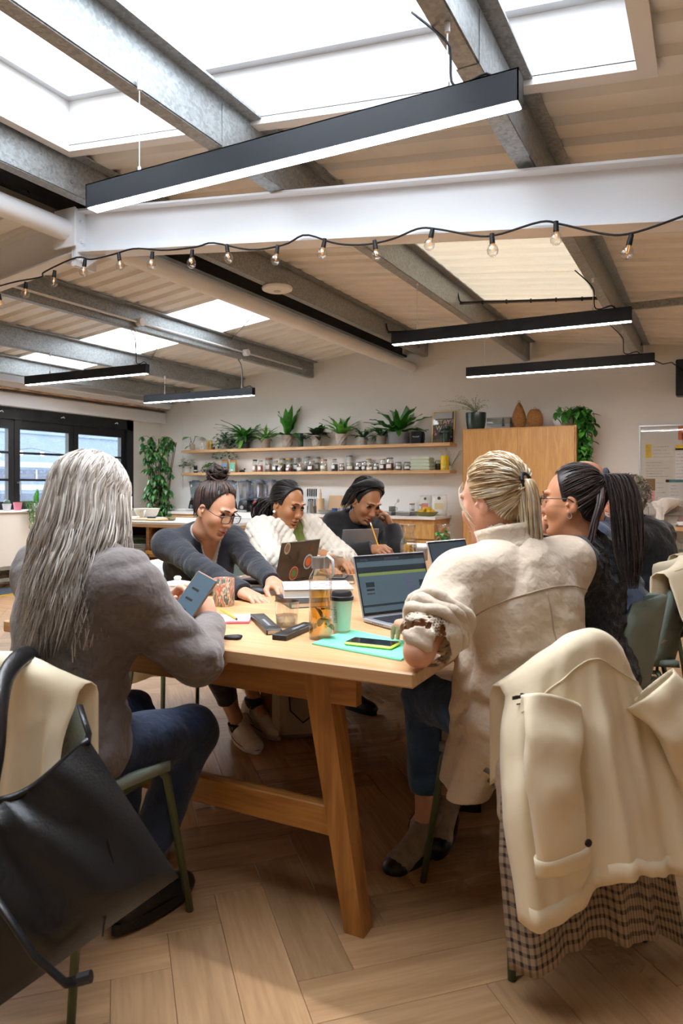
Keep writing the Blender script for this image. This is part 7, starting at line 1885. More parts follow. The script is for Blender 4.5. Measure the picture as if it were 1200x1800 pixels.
def face_bits(parent, X, Rh, sc, brow, skin_c, lid=.45, gaze=(0, 0), brow_w=.0021, lash=True):
    for s in (-1, 1):
        c = vec(.0755, s * .033, .011)
        e = MB(); e.sphere(tuple(X(c)), .0135 * sc, 14, 10)
        e.build('eye', M_eyew, parent, smooth=True)
        gd = nrm(vec(1, gaze[0], gaze[1])); e = MB(); p = c + gd * .0084
        e.sphere(tuple(X(p)), .0058 * sc, 10, 8); e.build('iris', M_iris, parent, smooth=True)
        # upper and lower lids as curved shells
        def lidrow(a0, a1, rr):
            rows = []
            for i in range(7):
                el = a0 + (a1 - a0) * i / 6; row = []
                for j in range(11):
                    az = -1.25 + 2.5 * j / 10; d = vec(math.cos(az) * math.cos(el), math.sin(az) * math.cos(el) * 1.12, math.sin(el) * (1 - .25 * az * az / 1.5))
                    row.append(tuple(X(c + d * rr)))
                rows.append(row)
            return rows
        MB().grid(lidrow(1.4, .75 - 1.05 * lid, .0149)).grid(lidrow(-1.3, -.5, .0147)).build('eyelid', skin_c, parent, smooth=True)
        if lash:
            el = .75 - 1.05 * lid
            pts = [tuple(X(c + vec(math.cos(az) * math.cos(el), math.sin(az) * math.cos(el) * 1.12, math.sin(el) * (1 - .25 * az * az / 1.5)) * .0156)) for az in [-1.1 + .22 * j for j in range(11)]]
            MB().tube(pts, .0007, 5).build('lashes', M_cable, parent, smooth=True)
        pts = [tuple(X(p)) for p in ((.0975, s * .012, .0365), (.0985, s * .022, .0395), (.094, s * .036, .041), (.083, s * .05, .035))]
        MB().tube([Vector(p) for p in smooth_path([vec(*p) for p in pts], 8)], [brow_w, brow_w * 1.2, brow_w * 1.3, brow_w * 1.25, brow_w * 1.1, brow_w, brow_w * .8, brow_w * .4], 6, flat=1.4).build('eyebrow', brow, parent, smooth=True)
def glasses(parent, X, c='#191a20', w=1.0, drop=0.0):
    m = mat('spectacle_frame_' + c.strip('#'), c, .3); g = empty('glasses_tmp') if False else None
    fr = MB()
    for s in (-1, 1):
        cy = s * .0335; pts = []
        for i in range(25):
            a = 2 * PI * i / 24; ca, sa = math.cos(a), math.sin(a); ex = .55
            y = cy + .0255 * w * (abs(ca) ** ex) * (1 if ca > 0 else -1); z = .008 - drop + .0185 * w * (abs(sa) ** ex) * (1 if sa > 0 else -1)
            pts.append(Vector(X((.113 - .12 * abs(y) ** 1.3 * 1.2, y, z))))
        fr.tube(pts, .0019, 6, cap=False)
        fr.tube([Vector(X(q)) for q in ((.1, s * .061, .016 - drop), (.08, s * .078, .016 - drop), (.0, s * .084, .016), (-.018, s * .084, .004))], .0018, 6)
    fr.tube([Vector(X(q)) for q in ((.111, -.009, .012 - drop), (.1155, 0, .014 - drop), (.111, .009, .012 - drop))], .0018, 6)
    o = fr.build('glasses', m, parent, smooth=True)
    for s in (-1, 1):
        pts = []
        for i in range(16):
            a = 2 * PI * i / 16; ca, sa = math.cos(a), math.sin(a); ex = .55
            y = s * .0335 + .0245 * w * (abs(ca) ** ex) * (1 if ca > 0 else -1); z = .008 - drop + .0175 * w * (abs(sa) ** ex) * (1 if sa > 0 else -1)
            pts.append(tuple(X((.113 - .12 * abs(y) ** 1.3 * 1.2, y, z))))
        l = MB(); l.add(pts, [tuple(range(16))]); l.build('lens', glassy('spectacle_lens', (.97, .98, 1), .25), o)
def shoe(parent, ank, fwd, style, mats, s=1.0, pitch=0.0):
    """low trainer: sole, upper, toe cap, laces"""
    f = nrm(np.array(fwd, float)); l = nrm(vec(-f[1], f[0], 0)); u = nrm(np.cross(f, l)); R = np.stack([f, l, u], 1); o = np.array(ank, float)
    X = lambda q: R @ (np.array(q, float) * s) + o
    F = Field((-.1, -.07, -.11), (.22, .07, .06), .005)
    F.cone((-.035, 0, -.055), (.13, 0, -.068), .036, .032, k=.02); F.cone((-.03, 0, -.02), (-.02, 0, .01), .04, .04, k=.03); F.cone((0, 0, -.02), (.1, 0, -.06), .038, .026, k=.03)
    F.ell((.14, 0, -.07), (.05, .042, .028), k=.02)
    F.cut((0, 0, -.082), (0, 0, -1)); F.cut((-.02, 0, .018), (-.2, 0, 1)); F.cone((-.022, 0, .0), (-.02, 0, .08), .03, .034, k=.004, op='s')
    V, Q = F.mesh(); V = relax(V, Q, 2, .4)
    sh = link('shoe', np_mesh('shoe', (V * s) @ R.T + o, Q, mats['upper']), parent)
    prof = []
    for i in range(28):
        a = 2 * PI * i / 28; x = .055 + .135 * math.cos(a); w = .04 + .008 * math.cos(a)
        prof.append((x, w * math.sin(a) * (1 if x < .12 else 1.0)))
    sl = MB(); sl.prism(prof, -.1, -.074); sl.v = [tuple(X(v)) for v in sl.v]; sl.build('sole', mats['sole'], sh)
    if mats.get('stripe'):
        st = MB(); st.tube([Vector(X((x * 1.0, y * 1.04, -.077))) for x, y in prof + prof[:1]], .0022 * s, 5, cap=False); st.build('sole_stripe', mats['stripe'], sh)
    cap = MB(); cap.sphere((.148, 0, -.072), .044, 16, 8, sc=(1, .98, .72)); cap.v = [tuple(X(v)) for v in cap.v]; cap.build('toe_cap', mats['toe'], sh, smooth=True)
    lc = MB()
    for k in range(5):
        x = .02 + k * .018; z = -.006 - k * .0085
        lc.tube([Vector(X(q)) for q in ((x, -.028, z - .012), (x + .006, 0, z + .008), (x + .012, .028, z - .014))], .0032 * s, 5)
    for g in (-1, 1): lc.tube([Vector(X(q)) for q in ((.02, 0, .006), (.01, g * .03, .02), (.025, g * .045, -.005), (.03, g * .05, -.03))], .0026 * s, 5)
    lc.build('laces', mats['lace'], sh, smooth=True)
    return sh
# ================================================================== PEOPLE
def at(px, py, z): return np.array(at_d(px, py, z))
PPL = {}
# woman with long grey hair, at the near end of the table
J = seated(-1.585, 1.37, 1.46, lean=.14, side=-.02, twist=-.1, sw=.195, seat=.44)
J['head'] = at(158, 893, 2.04); J['look'] = vec(-.28, .93, -.25); J['hup'] = vec(0, .05, 1)
arms(J, at(296, 1085, 2.34), at(368, 1100, 2.22), (-.4, -.4, -1), (.75, -.3, -.75))
J['kneeR'] = at(338, 1285, 2.22); J['ankR'] = vec(J['kneeR'][0] - .02, J['kneeR'][1] - .22, .12); J['kneeL'] = J['kneeR'] + vec(-.28, .02, 0)
J['ankL'] = vec(J['kneeL'][0], J['kneeL'][1] - .05, .12)
PPL['grey'] = J
# woman with the bun, left side
J = seated(-2.44, 2.92, -.42, lean=.4, twist=0, seat=.45)
J['head'] = at(378, 897, 3.42); J['look'] = vec(.92, -.12, -.42); J['hup'] = vec(.4, 0, 1)
arms(J, at(478, 1022, 3.2), at(428, 1042, 3.02), (-.3, .5, -.6), (-.3, -.6, -.5))
J['kneeR'] = vec(-2.1, 2.62, .56); J['kneeL'] = vec(-2.06, 2.86, .56); J['ankR'] = at(422, 1280, 3.5); J['ankL'] = at(448, 1237, 3.62)
PPL['bun'] = J
# woman in the quilted jacket
J = seated(-2.3, 3.6, -.3, lean=.16, seat=.44)
J['head'] = at(505, 889, 4.13); J['look'] = vec(.95, -.22, -.3); J['hup'] = vec(.15, 0, 1)
arms(J, at(590, 985, 4.0), at(560, 995, 3.85), (-.2, .9, -.15), (-.3, -.9, -.2))
PPL['quilt'] = J
# woman in black
J = seated(-2.34, 4.56, -.45, lean=.28, s=1.06, seat=.44, sw=.18)
J['head'] = at(642, 883, 4.85); J['look'] = vec(.8, -.42, -.5); J['hup'] = vec(.35, -.1, 1)
arms(J, at(688, 925, 4.88), at(655, 965, 4.6), (.5, .4, -1), (-.3, -.6, -.7))
J['elL'] = at(700, 970, 4.8)
PPL['black'] = J
# blonde woman, right side, near
J = seated(-.42, 2.09, 2.4, lean=.2, side=.1, twist=.1, sw=.185, seat=.45)
J['head'] = at(868, 884, 2.2); J['look'] = vec(-.92, .32, -.2); J['hup'] = vec(-.1, .05, 1)
arms(J, at(728, 1100, 2.06), at(800, 1085, 2.45), (-.1, -.5, -1), (.3, .6, -.6))
J['elL'] = at(736, 1146, 1.86)
J['kneeL'] = vec(-.86, 2.25, .55); J['kneeR'] = vec(-.72, 2.5, .55); J['ankL'] = at(748, 1440, 2.42); J['ankR'] = at(785, 1390, 2.5)
PPL['blonde'] = J
# woman with the dark ponytail
J = seated(-.38, 2.78, PI - .05, lean=.1, seat=.43)
J['head'] = at(1006, 884, 2.62); J['look'] = vec(-.97, .0, .0); J['hup'] = vec(0, 0, 1)
arms(J, at(940, 1010, 2.75), at(930, 1010, 3.0), (.2, -.5, -1), (.2, .5, -1))
PPL['pony'] = J
# man in blue
J = seated(-.33, 3.52, PI + .05, lean=.32)
J['head'] = at(1022, 862, 3.3); J['look'] = vec(-.96, -.1, -.1); J['hup'] = vec(-.1, 0, 1)
arms(J, at(955, 938, 3.15), at(960, 990, 3.5), (.1, -.4, -1), (.2, .5, -1))
J['elL'] = at(948, 1010, 3.1)
PPL['blue'] = J
# man in black with grey curls
J = seated(-.24, 4.55, PI - .3, lean=.22, s=1.06, seat=.40, sw=.19)
J['head'] = at(1098, 884, 4.25); J['look'] = vec(-.98, .1, -.1); J['hup'] = vec(-.05, 0, 1)
arms(J, at(1010, 985, 4.3), at(1010, 980, 4.6), (.1, -.5, -1), (.2, .5, -1))
PPL['curly'] = J
# ==== BUILD
def root_of(J, label):
    p = J['pelvis']; return empty('person', (p[0], p[1], 0), 0, label, 'person')
def settle(root):
    inv = Matrix.Translation(-Vector(root.location))
    for ch in root.children: ch.matrix_parent_inverse = inv
def put_hair(root, paths, radii, mats, X, rnd, name='hair', flat=.55):
    return locks_mesh(paths, radii, len(mats), X, rnd, flat).build(name, mats, root, smooth=True)
def put_cap(root, mats, X, **k):
    V, Q = cap_mesh(mats, **k); V = np.array([X(v) for v in V]); return link('hair_base', np_mesh('hair_base', V, Q, mats), root)
SK = {k: skin_mat('skin_' + k, c, None) for k, c in dict(fair='#dba88c', fair2='#d9a287', olive='#c8977b', brown='#ad7851', deep='#b07e5c', tan='#bd8562', ruddy='#cf9578').items()}
T_cl = lambda n, c, **k: mat(n, c, k.pop('rough', .85), bump=k.pop('bump', .5), bscale=k.pop('bscale', 16), sheen=.2, **k)
M_jean = T_cl('dark_denim', '#1d2f4c', var=.35, vscale=14)
M_jean2 = T_cl('mid_denim', '#34527a', var=.35, vscale=14)
M_blackcl = T_cl('black_cotton', '#17181b')

def black_shoes(R, J, s=1.0):
    d = dict(upper=mat('black_shoe', '#1a1a1c', .5), sole=mat('rubber_black', '#141416', .4), toe=mat('black_toe', '#151518', .3), lace=mat('black_lace', '#101012', .8))
    for K in 'LR': shoe(R, J['ank' + K], J['f'] * 1.0, 'plain', d, s)
# ---------- 1 grey hair
J = PPL['grey']; rnd = random.Random(1)
R = root_of(J, 'woman with long silver hair in a mauve-grey shirt holding a phone')
bo, X, Rh, sc = body(J, SK['fair'], R, {'R': (dict(curl=(.95, 1.0, 1.0, 1.05), thumb=.6), vec(-.45, .2, .75), vec(.75, -.1, .5)), 'L': (dict(curl=(.6, .6, .65, .7), thumb=.5), vec(.45, .0, .7), vec(-.75, .3, .45))})
face_bits(R, X, Rh, sc, M_brown_stem, SK['fair'])
top_garment('shirt', J, T_cl('mauve_grey_cotton', '#6f6663', var=.05), R, h=.007, g=.024, slim=1.12, hem=vec(0, 0, .42), fold=(.009, (6, 6, 13)), loose=.012, seed=4, sr=1.18)
trousers(J, M_jean, R, h=.008, r=1.12, fold=.006); black_shoes(R, J, 1.1)
GM = hair_mats('silver_hair', ['#aba197', '#c2bab0', '#8f8274', '#7a6c5e', '#d2cac0', '#a09284'])
GL = Rh.T @ vec(0, 0, -1); BK_ = Rh.T @ vec(.46, -.89, 0)
put_cap(R, GM[0:1], X, hl=.012, h=.006)
P_, r_ = [], []
for i in range(1050):
    a = rnd.uniform(-2.75, 2.75)             # azimuth from the back: 0 = straight back
    part = vec(rnd.uniform(-.02, .055), rnd.uniform(-.012, .012), .13)
    side = 1 if a > 0 else -1
    dd = vec(-math.cos(a * .72), math.sin(a * .72), 0)
    pts = [skull(dir_of(part), .004)]
    for t in (.25, .5, .75, 1.0):
        e = dd * 1.0 + vec(0, 0, -.15); pts.append(skull(slerp(dir_of(part), nrm(e), t), (.008 + .006 * t + rnd.uniform(0, .004)) if i < 300 else (.012 + .008 * t + rnd.uniform(0, .01))))
    base = pts[-1]; L = rnd.uniform(.27, .45) * (1 - .3 * abs(a) / 2.75); ph = rnd.uniform(0, 6)
    spread = vec(0, base[1] * .1, 0) + BK_ * (.13 if abs(a) < 1.9 else .03)
    for t in (.25, .5, .75, 1.0):
        q = base + spread * t + GL * (L * t) + vec(math.sin(t * 8 + ph), math.cos(t * 7 + ph), 0) * (.003 + .024 * t)
        pts.append(q)
    P_.append(smooth_path(pts, 18)); r_.append(rnd.uniform(.006, .01) if i < 300 else rnd.uniform(.0014, .0036))
put_hair(R, P_, r_, GM, X, rnd)
settle(R)

# ---------- 2 bun and glasses
J = PPL['bun']; rnd = random.Random(2)
R = root_of(J, 'woman with a dark curly top bun and black glasses in a navy cardigan')
bo, X, Rh, sc = body(J, SK['olive'], R, {'R': (dict(curl=(.38, .32, .34, .4), spread=.09, thumb=.25), vec(.93, -.3, -.16), vec(.1, 0, 1)), 'L': (dict(curl=(.45, .5, .5, .5), spread=.08, thumb=.4), vec(.85, -.45, -.25), vec(.2, 0, 1))}, hb=.01)
DK = hair_mats('dark_brown_hair', ['#2b1d18', '#1c1412', '#3b2820', '#4a3328'])
face_bits(R, X, Rh, sc, DK[1], SK['olive'], lid=.62, gaze=(0, -.4))
navy = T_cl('navy_knit', '#20242d')
_N, _L = navy.node_tree.nodes, navy.node_tree.links; _a = _N.new('ShaderNodeAttribute'); _a.attribute_name = 'trim'; _m = _N.new('ShaderNodeMix'); _m.data_type = 'RGBA'
_m.inputs['A'].default_value = col('#20242d'); _m.inputs['B'].default_value = col('#d9d8d6'); _L.new(_a.outputs['Fac'], _m.inputs['Factor']); _L.new(_m.outputs['Result'], _N['Principled BSDF'].inputs['Base Color'])
top_garment('cardigan', J, navy, R, h=.0055, g=.014, bust=.012, neck=('v', .004), fold=(.006, (7, 7, 15)), seed=6, trim=True)
nb = J['neck']; ft, lt, sp = J['ft'], J['lt'], J['sp']
for k in range(3): MB().sphere(tuple(J['chest'] - sp * (.03 + .055 * k) + ft * (.149 - .006 * k)), .007).build('button', M_cable, R, smooth=True)
trousers(J, M_blackcl, R, r=.95, hem=.5)
put_cap(R, DK[1:2], X, hl=.007)
tie = (-.055, 0, .125)
P_ = pulled_paths(tie, 200, rnd, .007, .004); r_ = [rnd.uniform(.003, .0065) for _ in P_]
bc = np.array([-.062, 0, .15])
for i in range(120):
    a0 = rnd.uniform(0, 2 * PI); tl = rnd.uniform(-.7, .7); rr = rnd.uniform(.018, .043); ax = nrm(np.array([rnd.gauss(0, .5), rnd.gauss(0, .5), 1])); u_ = nrm(np.cross(ax, [1, .2, 0])); w_ = np.cross(ax, u_); c0 = bc + np.array([rnd.uniform(-.012, .012), rnd.uniform(-.015, .015), rnd.uniform(-.02, .028)])
    P_.append([c0 + rr * (math.cos(a0 + k * .42) * u_ + math.sin(a0 + k * .42) * w_) * (1 + .05 * math.sin(k)) + ax * .003 * math.sin(k * 1.3) for k in range(12)]); r_.append(rnd.uniform(.003, .0065))
put_hair(R, P_, r_, DK, X, rnd)
glasses(R, X, '#1a1d24', 1.08, drop=.004)
wr = J['wrL']; dw = nrm(J['wrL'] - J['elL'])
band = [Vector(wr - dw * .03 + .036 * (math.cos(a) * nrm(np.cross(dw, [0, 0, 1])) + math.sin(a) * np.cross(dw, nrm(np.cross(dw, [0, 0, 1]))))) for a in [2 * PI * i / 16 for i in range(17)]]
MB().tube(band, .007, 6, cap=False, flat=.6).build('wristband', M_cable, R, smooth=True)
cv = dict(upper=mat('cream_canvas', '#cfc3b2', .9, bump=.2, bscale=300), sole=mat('rubber_white', '#d8d1c6', .6), toe=mat('rubber_toe', '#d6cdc0', .5), lace=mat('olive_lace', '#8a7d68', .8), stripe=mat('red_stripe', '#8e3a34', .6))
shoe(R, J['ankR'] + vec(0, 0, .045), vec(.8, -.5, 0), 'canvas', cv, 1.12); shoe(R, J['ankL'] + vec(0, 0, .0), vec(.9, -.3, -.12), 'canvas', cv, 1.12)
settle(R)

# ---------- 3 quilted jacket
J = PPL['quilt']; rnd = random.Random(3)
R = root_of(J, 'woman with a low black ponytail in a cream quilted jacket')
bo, X, Rh, sc = body(J, SK['brown'], R, {'R': (dict(curl=(.5, .5, .5, .5)), vec(.9, -.1, -.2), vec(0, 0, 1)), 'L': (dict(curl=(.5, .5, .5, .5)), vec(.9, -.3, -.2), vec(0, 0, 1))})
BK = hair_mats('black_hair', ['#15110f', '#0e0c0c', '#221a17', '#2c221d'])
face_bits(R, X, Rh, sc, BK[0], SK['brown'], lid=.75, gaze=(0, -.5))
def quilt(p):
    a = (p - J['chest']) @ J['lt']; b = (p - J['chest']) @ J['sp']; c = (p - J['chest']) @ J['ft']
    u = (a + c * .6 + b) / .052; w = (a + c * .6 - b) / .052
    du = np.abs(u - np.round(u)); dw = np.abs(w - np.round(w)); return .006 * (np.exp(-(du / .13) ** 2) + np.exp(-(dw / .13) ** 2)) - .003
M_quilt = T_cl('cream_quilting', '#ddd5c5', bscale=260)
jk = T_cl('olive_tee', '#6a7a2e')
top_garment('tee_shirt', J, jk, R, h=.01, g=.008, sleeve=-.4, fold=(.004, (7, 7, 14)))
top_garment('quilted_jacket', J, M_quilt, R, h=.007, g=.028, sr=1.25, neck=('open', .012), fold=(.005, (8, 8, 12)), seed=9, post=lambda F: F.displace(quilt))
trousers(J, M_blackcl, R); black_shoes(R, J)
put_cap(R, BK[1:2], X, hl=.008)
P_ = pulled_paths((-.105, 0, .0), 190, rnd, .008, .003); r_ = [rnd.uniform(.003, .006) for _ in P_]
tp = tail_paths([(-.1, 0, .0), (-.135, -.01, -.015), (-.15, -.015, -.08), (-.15, -.02, -.16), (-.14, -.02, -.2)], 150, rnd, .055, .008, wf=12); P_ += tp; r_ += [rnd.uniform(.004, .008) for _ in tp]
put_hair(R, P_, r_, BK, X, rnd)
MB().sphere(tuple(X((-.002, -.09, -.036))), .0085).build('earring', mat('pearl', '#efe9e0', .2), R, smooth=True)
MB().tube([Vector(J['neck'] + sp_) for sp_ in [J['lt'] * (.062 * math.cos(a)) + J['ft'] * (.02 + .065 * math.sin(a)) + J['sp'] * (.015 - .05 * max(0, math.sin(a))) for a in [PI * i / 14 for i in range(15)]]], .0022, 5).build('necklace', M_cable, R)
settle(R)

# ---------- 4 headband, black top
J = PPL['black']; rnd = random.Random(4)
R = root_of(J, 'woman with a wide black headband writing with a pencil, cheek on hand')
bo, X, Rh, sc = body(J, SK['deep'], R, {'R': (dict(curl=(.95, 1.0, 1.05, 1.1), thumb=.9), vec(.75, -.35, .05), vec(-.1, -.5, .8)), 'L': (dict(curl=(.75, .8, .8, .85), thumb=.5), vec(-.35, -.25, .85), vec(.7, .45, .2))}, hs=1.06)
face_bits(R, X, Rh, sc, BK[0], SK['deep'], lid=.8, gaze=(0, -.6))
top_garment('sweater', J, T_cl('black_knit', '#131315', bscale=260, bump=.3), R, h=.008, g=.026, bust=.02, slim=1.15, sr=1.2, fold=(.007, (5, 5, 14)), seed=12)
trousers(J, M_blackcl, R); black_shoes(R, J)
put_cap(R, BK[1:2], X, hl=.012, nape=.03)
P_, r_ = [], []
for i in range(230):
    a = rnd.uniform(-2.2, 2.2); part = vec(rnd.uniform(-.03, .05), rnd.uniform(-.02, .02), .13); dd = vec(-math.cos(a * .8), math.sin(a * .8), -.1); pts = []
    for t in (0, .3, .6, 1): pts.append(skull(slerp(dir_of(part), nrm(dd), t), .012 + rnd.uniform(0, .012)))
    b = pts[-1]; L = rnd.uniform(.08, .13)
    for t in (.35, .7, 1): pts.append(b + vec(-.02 * t, b[1] * .12 * t, -L * t) + vec(0, -b[1] * .25, 0) * max(0, t - .6))
    P_.append(smooth_path(pts, 12)); r_.append(rnd.uniform(.004, .008))
put_hair(R, P_, r_, BK, X, rnd)
rows = []
for i in range(7):
    t = i / 6; row = []
    for j in range(17):
        a = -1.75 + 3.5 * j / 16; d0 = slerp(nrm(vec(.62, 0, .78)), nrm(vec(.1, 0, 1)), t); d = nrm(vec(d0[0] * math.cos(a) - .35 * (1 - math.cos(a)), math.sin(a) * .95, d0[2] * math.cos(a * .8) - .02)); row.append(tuple(X(skull(d, .036 - .008 * abs(2 * t - 1)))))
    rows.append(row)
MB().grid(rows).build('headband', T_cl('black_jersey', '#121214'), R, smooth=True, solid=.004)
settle(R)
pn = empty('pencil', tuple(at(672, 966, 4.55)), 0, 'yellow pencil held by the woman with the headband', 'pencil')
def pencil(parent, a, b, r=.0036, white=True):
    a, b = np.array(a), np.array(b); d = b - a
    MB().cyl(tuple(a + d * .1), tuple(a + d * .92), r, n=6).build('shaft', mat('yellow_pencil', '#e8a51c', .4), parent)
    MB().cyl(tuple(a), tuple(a + d * .1), .0006, r, n=6).build('tip', mat('pencil_wood', '#d9b98c', .7), parent); MB().cyl(tuple(a + d * .92), tuple(b), r * 1.1, n=8).build('eraser', mat('pencil_white', '#f0eee8', .5), parent)
pencil(pn, (.01, -.01, -.07), (-.085, .0, .17), r=.0048)

# ---------- 5 blonde
J = PPL['blonde']; rnd = random.Random(5)
R = root_of(J, 'blonde woman with a ponytail in an oatmeal overshirt, seen from behind')
bo, X, Rh, sc = body(J, SK['fair2'], R, {'L': (dict(curl=(.4, .42, .45, .5), spread=.08, thumb=.3), vec(-.55, .75, -.1), vec(-.1, .1, 1)), 'R': (dict(curl=(.45, .45, .5, .5)), vec(-.6, .3, -.1), vec(0, 0, 1))}, hb=.008)
BL = hair_mats('blonde_hair', ['#d6c09c', '#e4d6bb', '#bfa076', '#ece4d3', '#a98a62', '#dccbad'])
face_bits(R, X, Rh, sc, BL[4], SK['fair2'], lid=.6)
oat = T_cl('oatmeal_twill', '#cdbca6')
f_, l_ = J['f'], J['l']; pv = J['pelvis']
def tails(F):
    F.ell(pv + vec(0, 0, -.02) - f_ * .03, (.17, .215, .17), np.stack([f_, l_, vec(0, 0, 1)], 1), k=.05)
    F.cone(pv + l_ * .13 + f_ * .14, pv + l_ * .2 + vec(0, 0, -.2) + f_ * .17, .06, .05, k=.06); F.cone(pv + l_ * .17 + f_ * .05, pv + l_ * .24 + vec(0, 0, -.2) + f_ * .06, .06, .05, k=.06)
    for q_ in (.06, .14, .2): F.cone(J['belly'] + l_ * .13 + f_ * q_ * .6, pv + l_ * .2 + f_ * q_ + vec(0, 0, -.2), .05, .042, k=.05)
    F.cone(pv + l_ * .14 - f_ * .1, pv + l_ * .19 + vec(0, 0, -.16) - f_ * .1, .06, .045, k=.07)
sg, ends = top_garment('overshirt', J, oat, R, h=.006, g=.02, slim=1.05, hem=vec(0, 0, .36), sleeve=dict(L=-.32, R=.9), sr=1.3, fold=(.012, (8, 8, 5)), loose=.006, seed=15, extra=tails, neckh=.06)
# rolled cuff, collar, yoke seam
e_, d_ = ends['L']; u_ = nrm(np.cross(d_, [0, 0, 1])); v_ = np.cross(d_, u_); rn = random.Random(8)
for k in range(3):
    rr = .08 + .003 * k; off = -.022 * k
    MB().tube([Vector(e_ + d_ * (off + .006 * math.sin(3 * a + k)) + (rr + .005 * math.sin(5 * a + 2 * k)) * (math.cos(a) * u_ + math.sin(a) * v_)) for a in [2 * PI * i / 28 for i in range(29)]], .017, 8, cap=False).build('rolled_cuff', oat, R, smooth=True)
nb, ft, lt, sp = J['neck'], J['ft'], J['lt'], J['sp']; rows = []
for i in range(5):
    t = i / 4; row = []
    for j in range(21):
        a = -2.3 + 4.6 * j / 20; rr = .074 + .012 * abs(2 * t - 1); row.append(tuple(nb - ft * rr * math.cos(a) * .95 + lt * rr * math.sin(a) * 1.05 + sp * (.085 - .075 * t) + ft * .01 + (-ft * math.cos(a) + lt * math.sin(a)) * .016 * t))
    rows.append(row)
MB().grid(rows).build('collar', oat, R, smooth=True, solid=.006)
from mathutils.bvhtree import BVHTree
bv = BVHTree.FromPolygons([v.co.copy() for v in sg.data.vertices], [tuple(p.vertices) for p in sg.data.polygons])
def on_back(u, h):
    hit = bv.ray_cast(Vector(J['chest'] + sp * h + lt * u - ft * .6), Vector(ft)); return hit[0] - Vector(ft) * .001 if hit[0] else None
for nm_, cv_ in (('yoke_seam', [(u_ / 20 * .22, .06 - .04 * abs(u_ / 20) ** 2) for u_ in range(-20, 21)]), ('pleat', [(.02, .05 - k / 20 * .3) for k in range(21)])):
    ps_ = [q for q in (on_back(*c) for c in cv_) if q is not None]
    if len(ps_) > 3: MB().tube(ps_, .0022, 5).build(nm_, T_cl('oatmeal_seam', '#a8937c'), R, smooth=True)
trousers(J, M_jean2, R, r=1.0, hem=.3)
put_cap(R, BL[2:3], X, hl=.008)
tie = (-.108, 0, .04)
P_ = pulled_paths(tie, 420, rnd, .012, .007); r_ = [rnd.uniform(.0018, .0045) for _ in P_]
tp = tail_paths([tie, (-.116, 0, .042), (-.119, .0, .0), (-.114, 0, -.07), (-.108, .0, -.15), (-.104, .0, -.19)], 240, rnd, .023, .004, tip=.25, wf=5); P_ += tp; r_ += [rnd.uniform(.002, .0045) for _ in tp]
for i in range(16):   # loose strands at the temple
    s_ = rnd.choice((-1, 1)); b = np.array([.055, s_ * .06, .05 + rnd.uniform(-.01, .03)]); P_.append(smooth_path([b, b + vec(.01, s_ * .018, -.03), b + vec(-.005, s_ * .02, -.08), b + vec(-.03, s_ * .014, -.13 + rnd.uniform(-.02, .02))], 10)); r_.append(.0016)
put_hair(R, P_, r_, BL, X, rnd)
MB().tube([Vector(X(np.array(tie) + np.array([-.012, 0, .002]) + .021 * (math.cos(a) * vec(0, 1, 0) + math.sin(a) * vec(.25, 0, 1)))) for a in [2 * PI * i / 18 for i in range(19)]], .0075, 8, cap=False).build('hair_tie', M_cable, R, smooth=True)
tr = dict(upper=mat('beige_mesh', '#9b8a76', .8, var=.2, vscale=40), sole=mat('rubber_black', '#141416', .4), toe=mat('black_toe', '#151518', .3), lace=mat('brown_lace', '#5a4032', .8))
shoe(R, J['ankL'] + vec(0, 0, .0), vec(-.2, -.55, -.1), 'run', tr, 1.1); shoe(R, J['ankR'] + vec(0, 0, .0), vec(.1, -.9, -.25), 'run', tr, 1.1)
settle(R)

# ---------- 6 dark ponytail
J = PPL['pony']; rnd = random.Random(6)
R = root_of(J, 'woman with a high dark ponytail and glasses in a black knit jumper')
bo, X, Rh, sc = body(J, SK['tan'], R, {'L': (dict(), vec(-.9, .3, 0), vec(0, 0, 1)), 'R': (dict(), vec(-.9, 0, 0), vec(0, 0, 1))})
DB = hair_mats('dark_pony_hair', ['#2a1d1a', '#1b1312', '#3a2a27', '#503e39', '#34231f'])
face_bits(R, X, Rh, sc, DB[0], SK['tan'], lid=.4)
def cable(p):
    a = (p - J['chest']) @ J['l']; b = (p - J['chest']) @ J['sp']; return .004 * np.sin(a * 150) * np.sin(b * 110 + np.sign(np.sin(a * 75)) * 1.2)
top_garment('jumper', J, T_cl('black_cable_knit', '#15171c', bscale=160, bump=.6), R, h=.007, g=.024, sr=1.15, fold=(.005, (6, 6, 13)), seed=18, post=lambda F: F.displace(cable))
trousers(J, M_blackcl, R); black_shoes(R, J)
put_cap(R, DB[1:2], X, hl=.008)
tie = (-.105, 0, .09)
P_ = pulled_paths(tie, 260, rnd, .007, .002); r_ = [rnd.uniform(.0025, .005) for _ in P_]
tp = tail_paths([tie, (-.14, 0, .1), (-.17, .005, .03), (-.185, .015, -.1), (-.195, .02, -.22), (-.2, .02, -.29)], 190, rnd, .042, .006, tip=.5, wf=6); P_ += tp; r_ += [rnd.uniform(.003, .006) for _ in tp]
lt_ = tail_paths([(-.1, .03, .07), (-.1, .075, .0), (-.08, .085, -.1), (-.06, .09, -.17)], 22, rnd, .012, .003); P_ += lt_; r_ += [.004] * len(lt_)
put_hair(R, P_, r_, DB, X, rnd)
MB().tube([Vector(X(np.array(tie) + np.array([-.012, 0, .002]) + .024 * (math.cos(a) * vec(0, 1, 0) + math.sin(a) * vec(.25, 0, 1)))) for a in [2 * PI * i / 18 for i in range(19)]], .009, 8, cap=False).build('hair_tie', T_cl('navy_scrunchie', '#23283c'), R, smooth=True)
glasses(R, X, '#121216', .95)
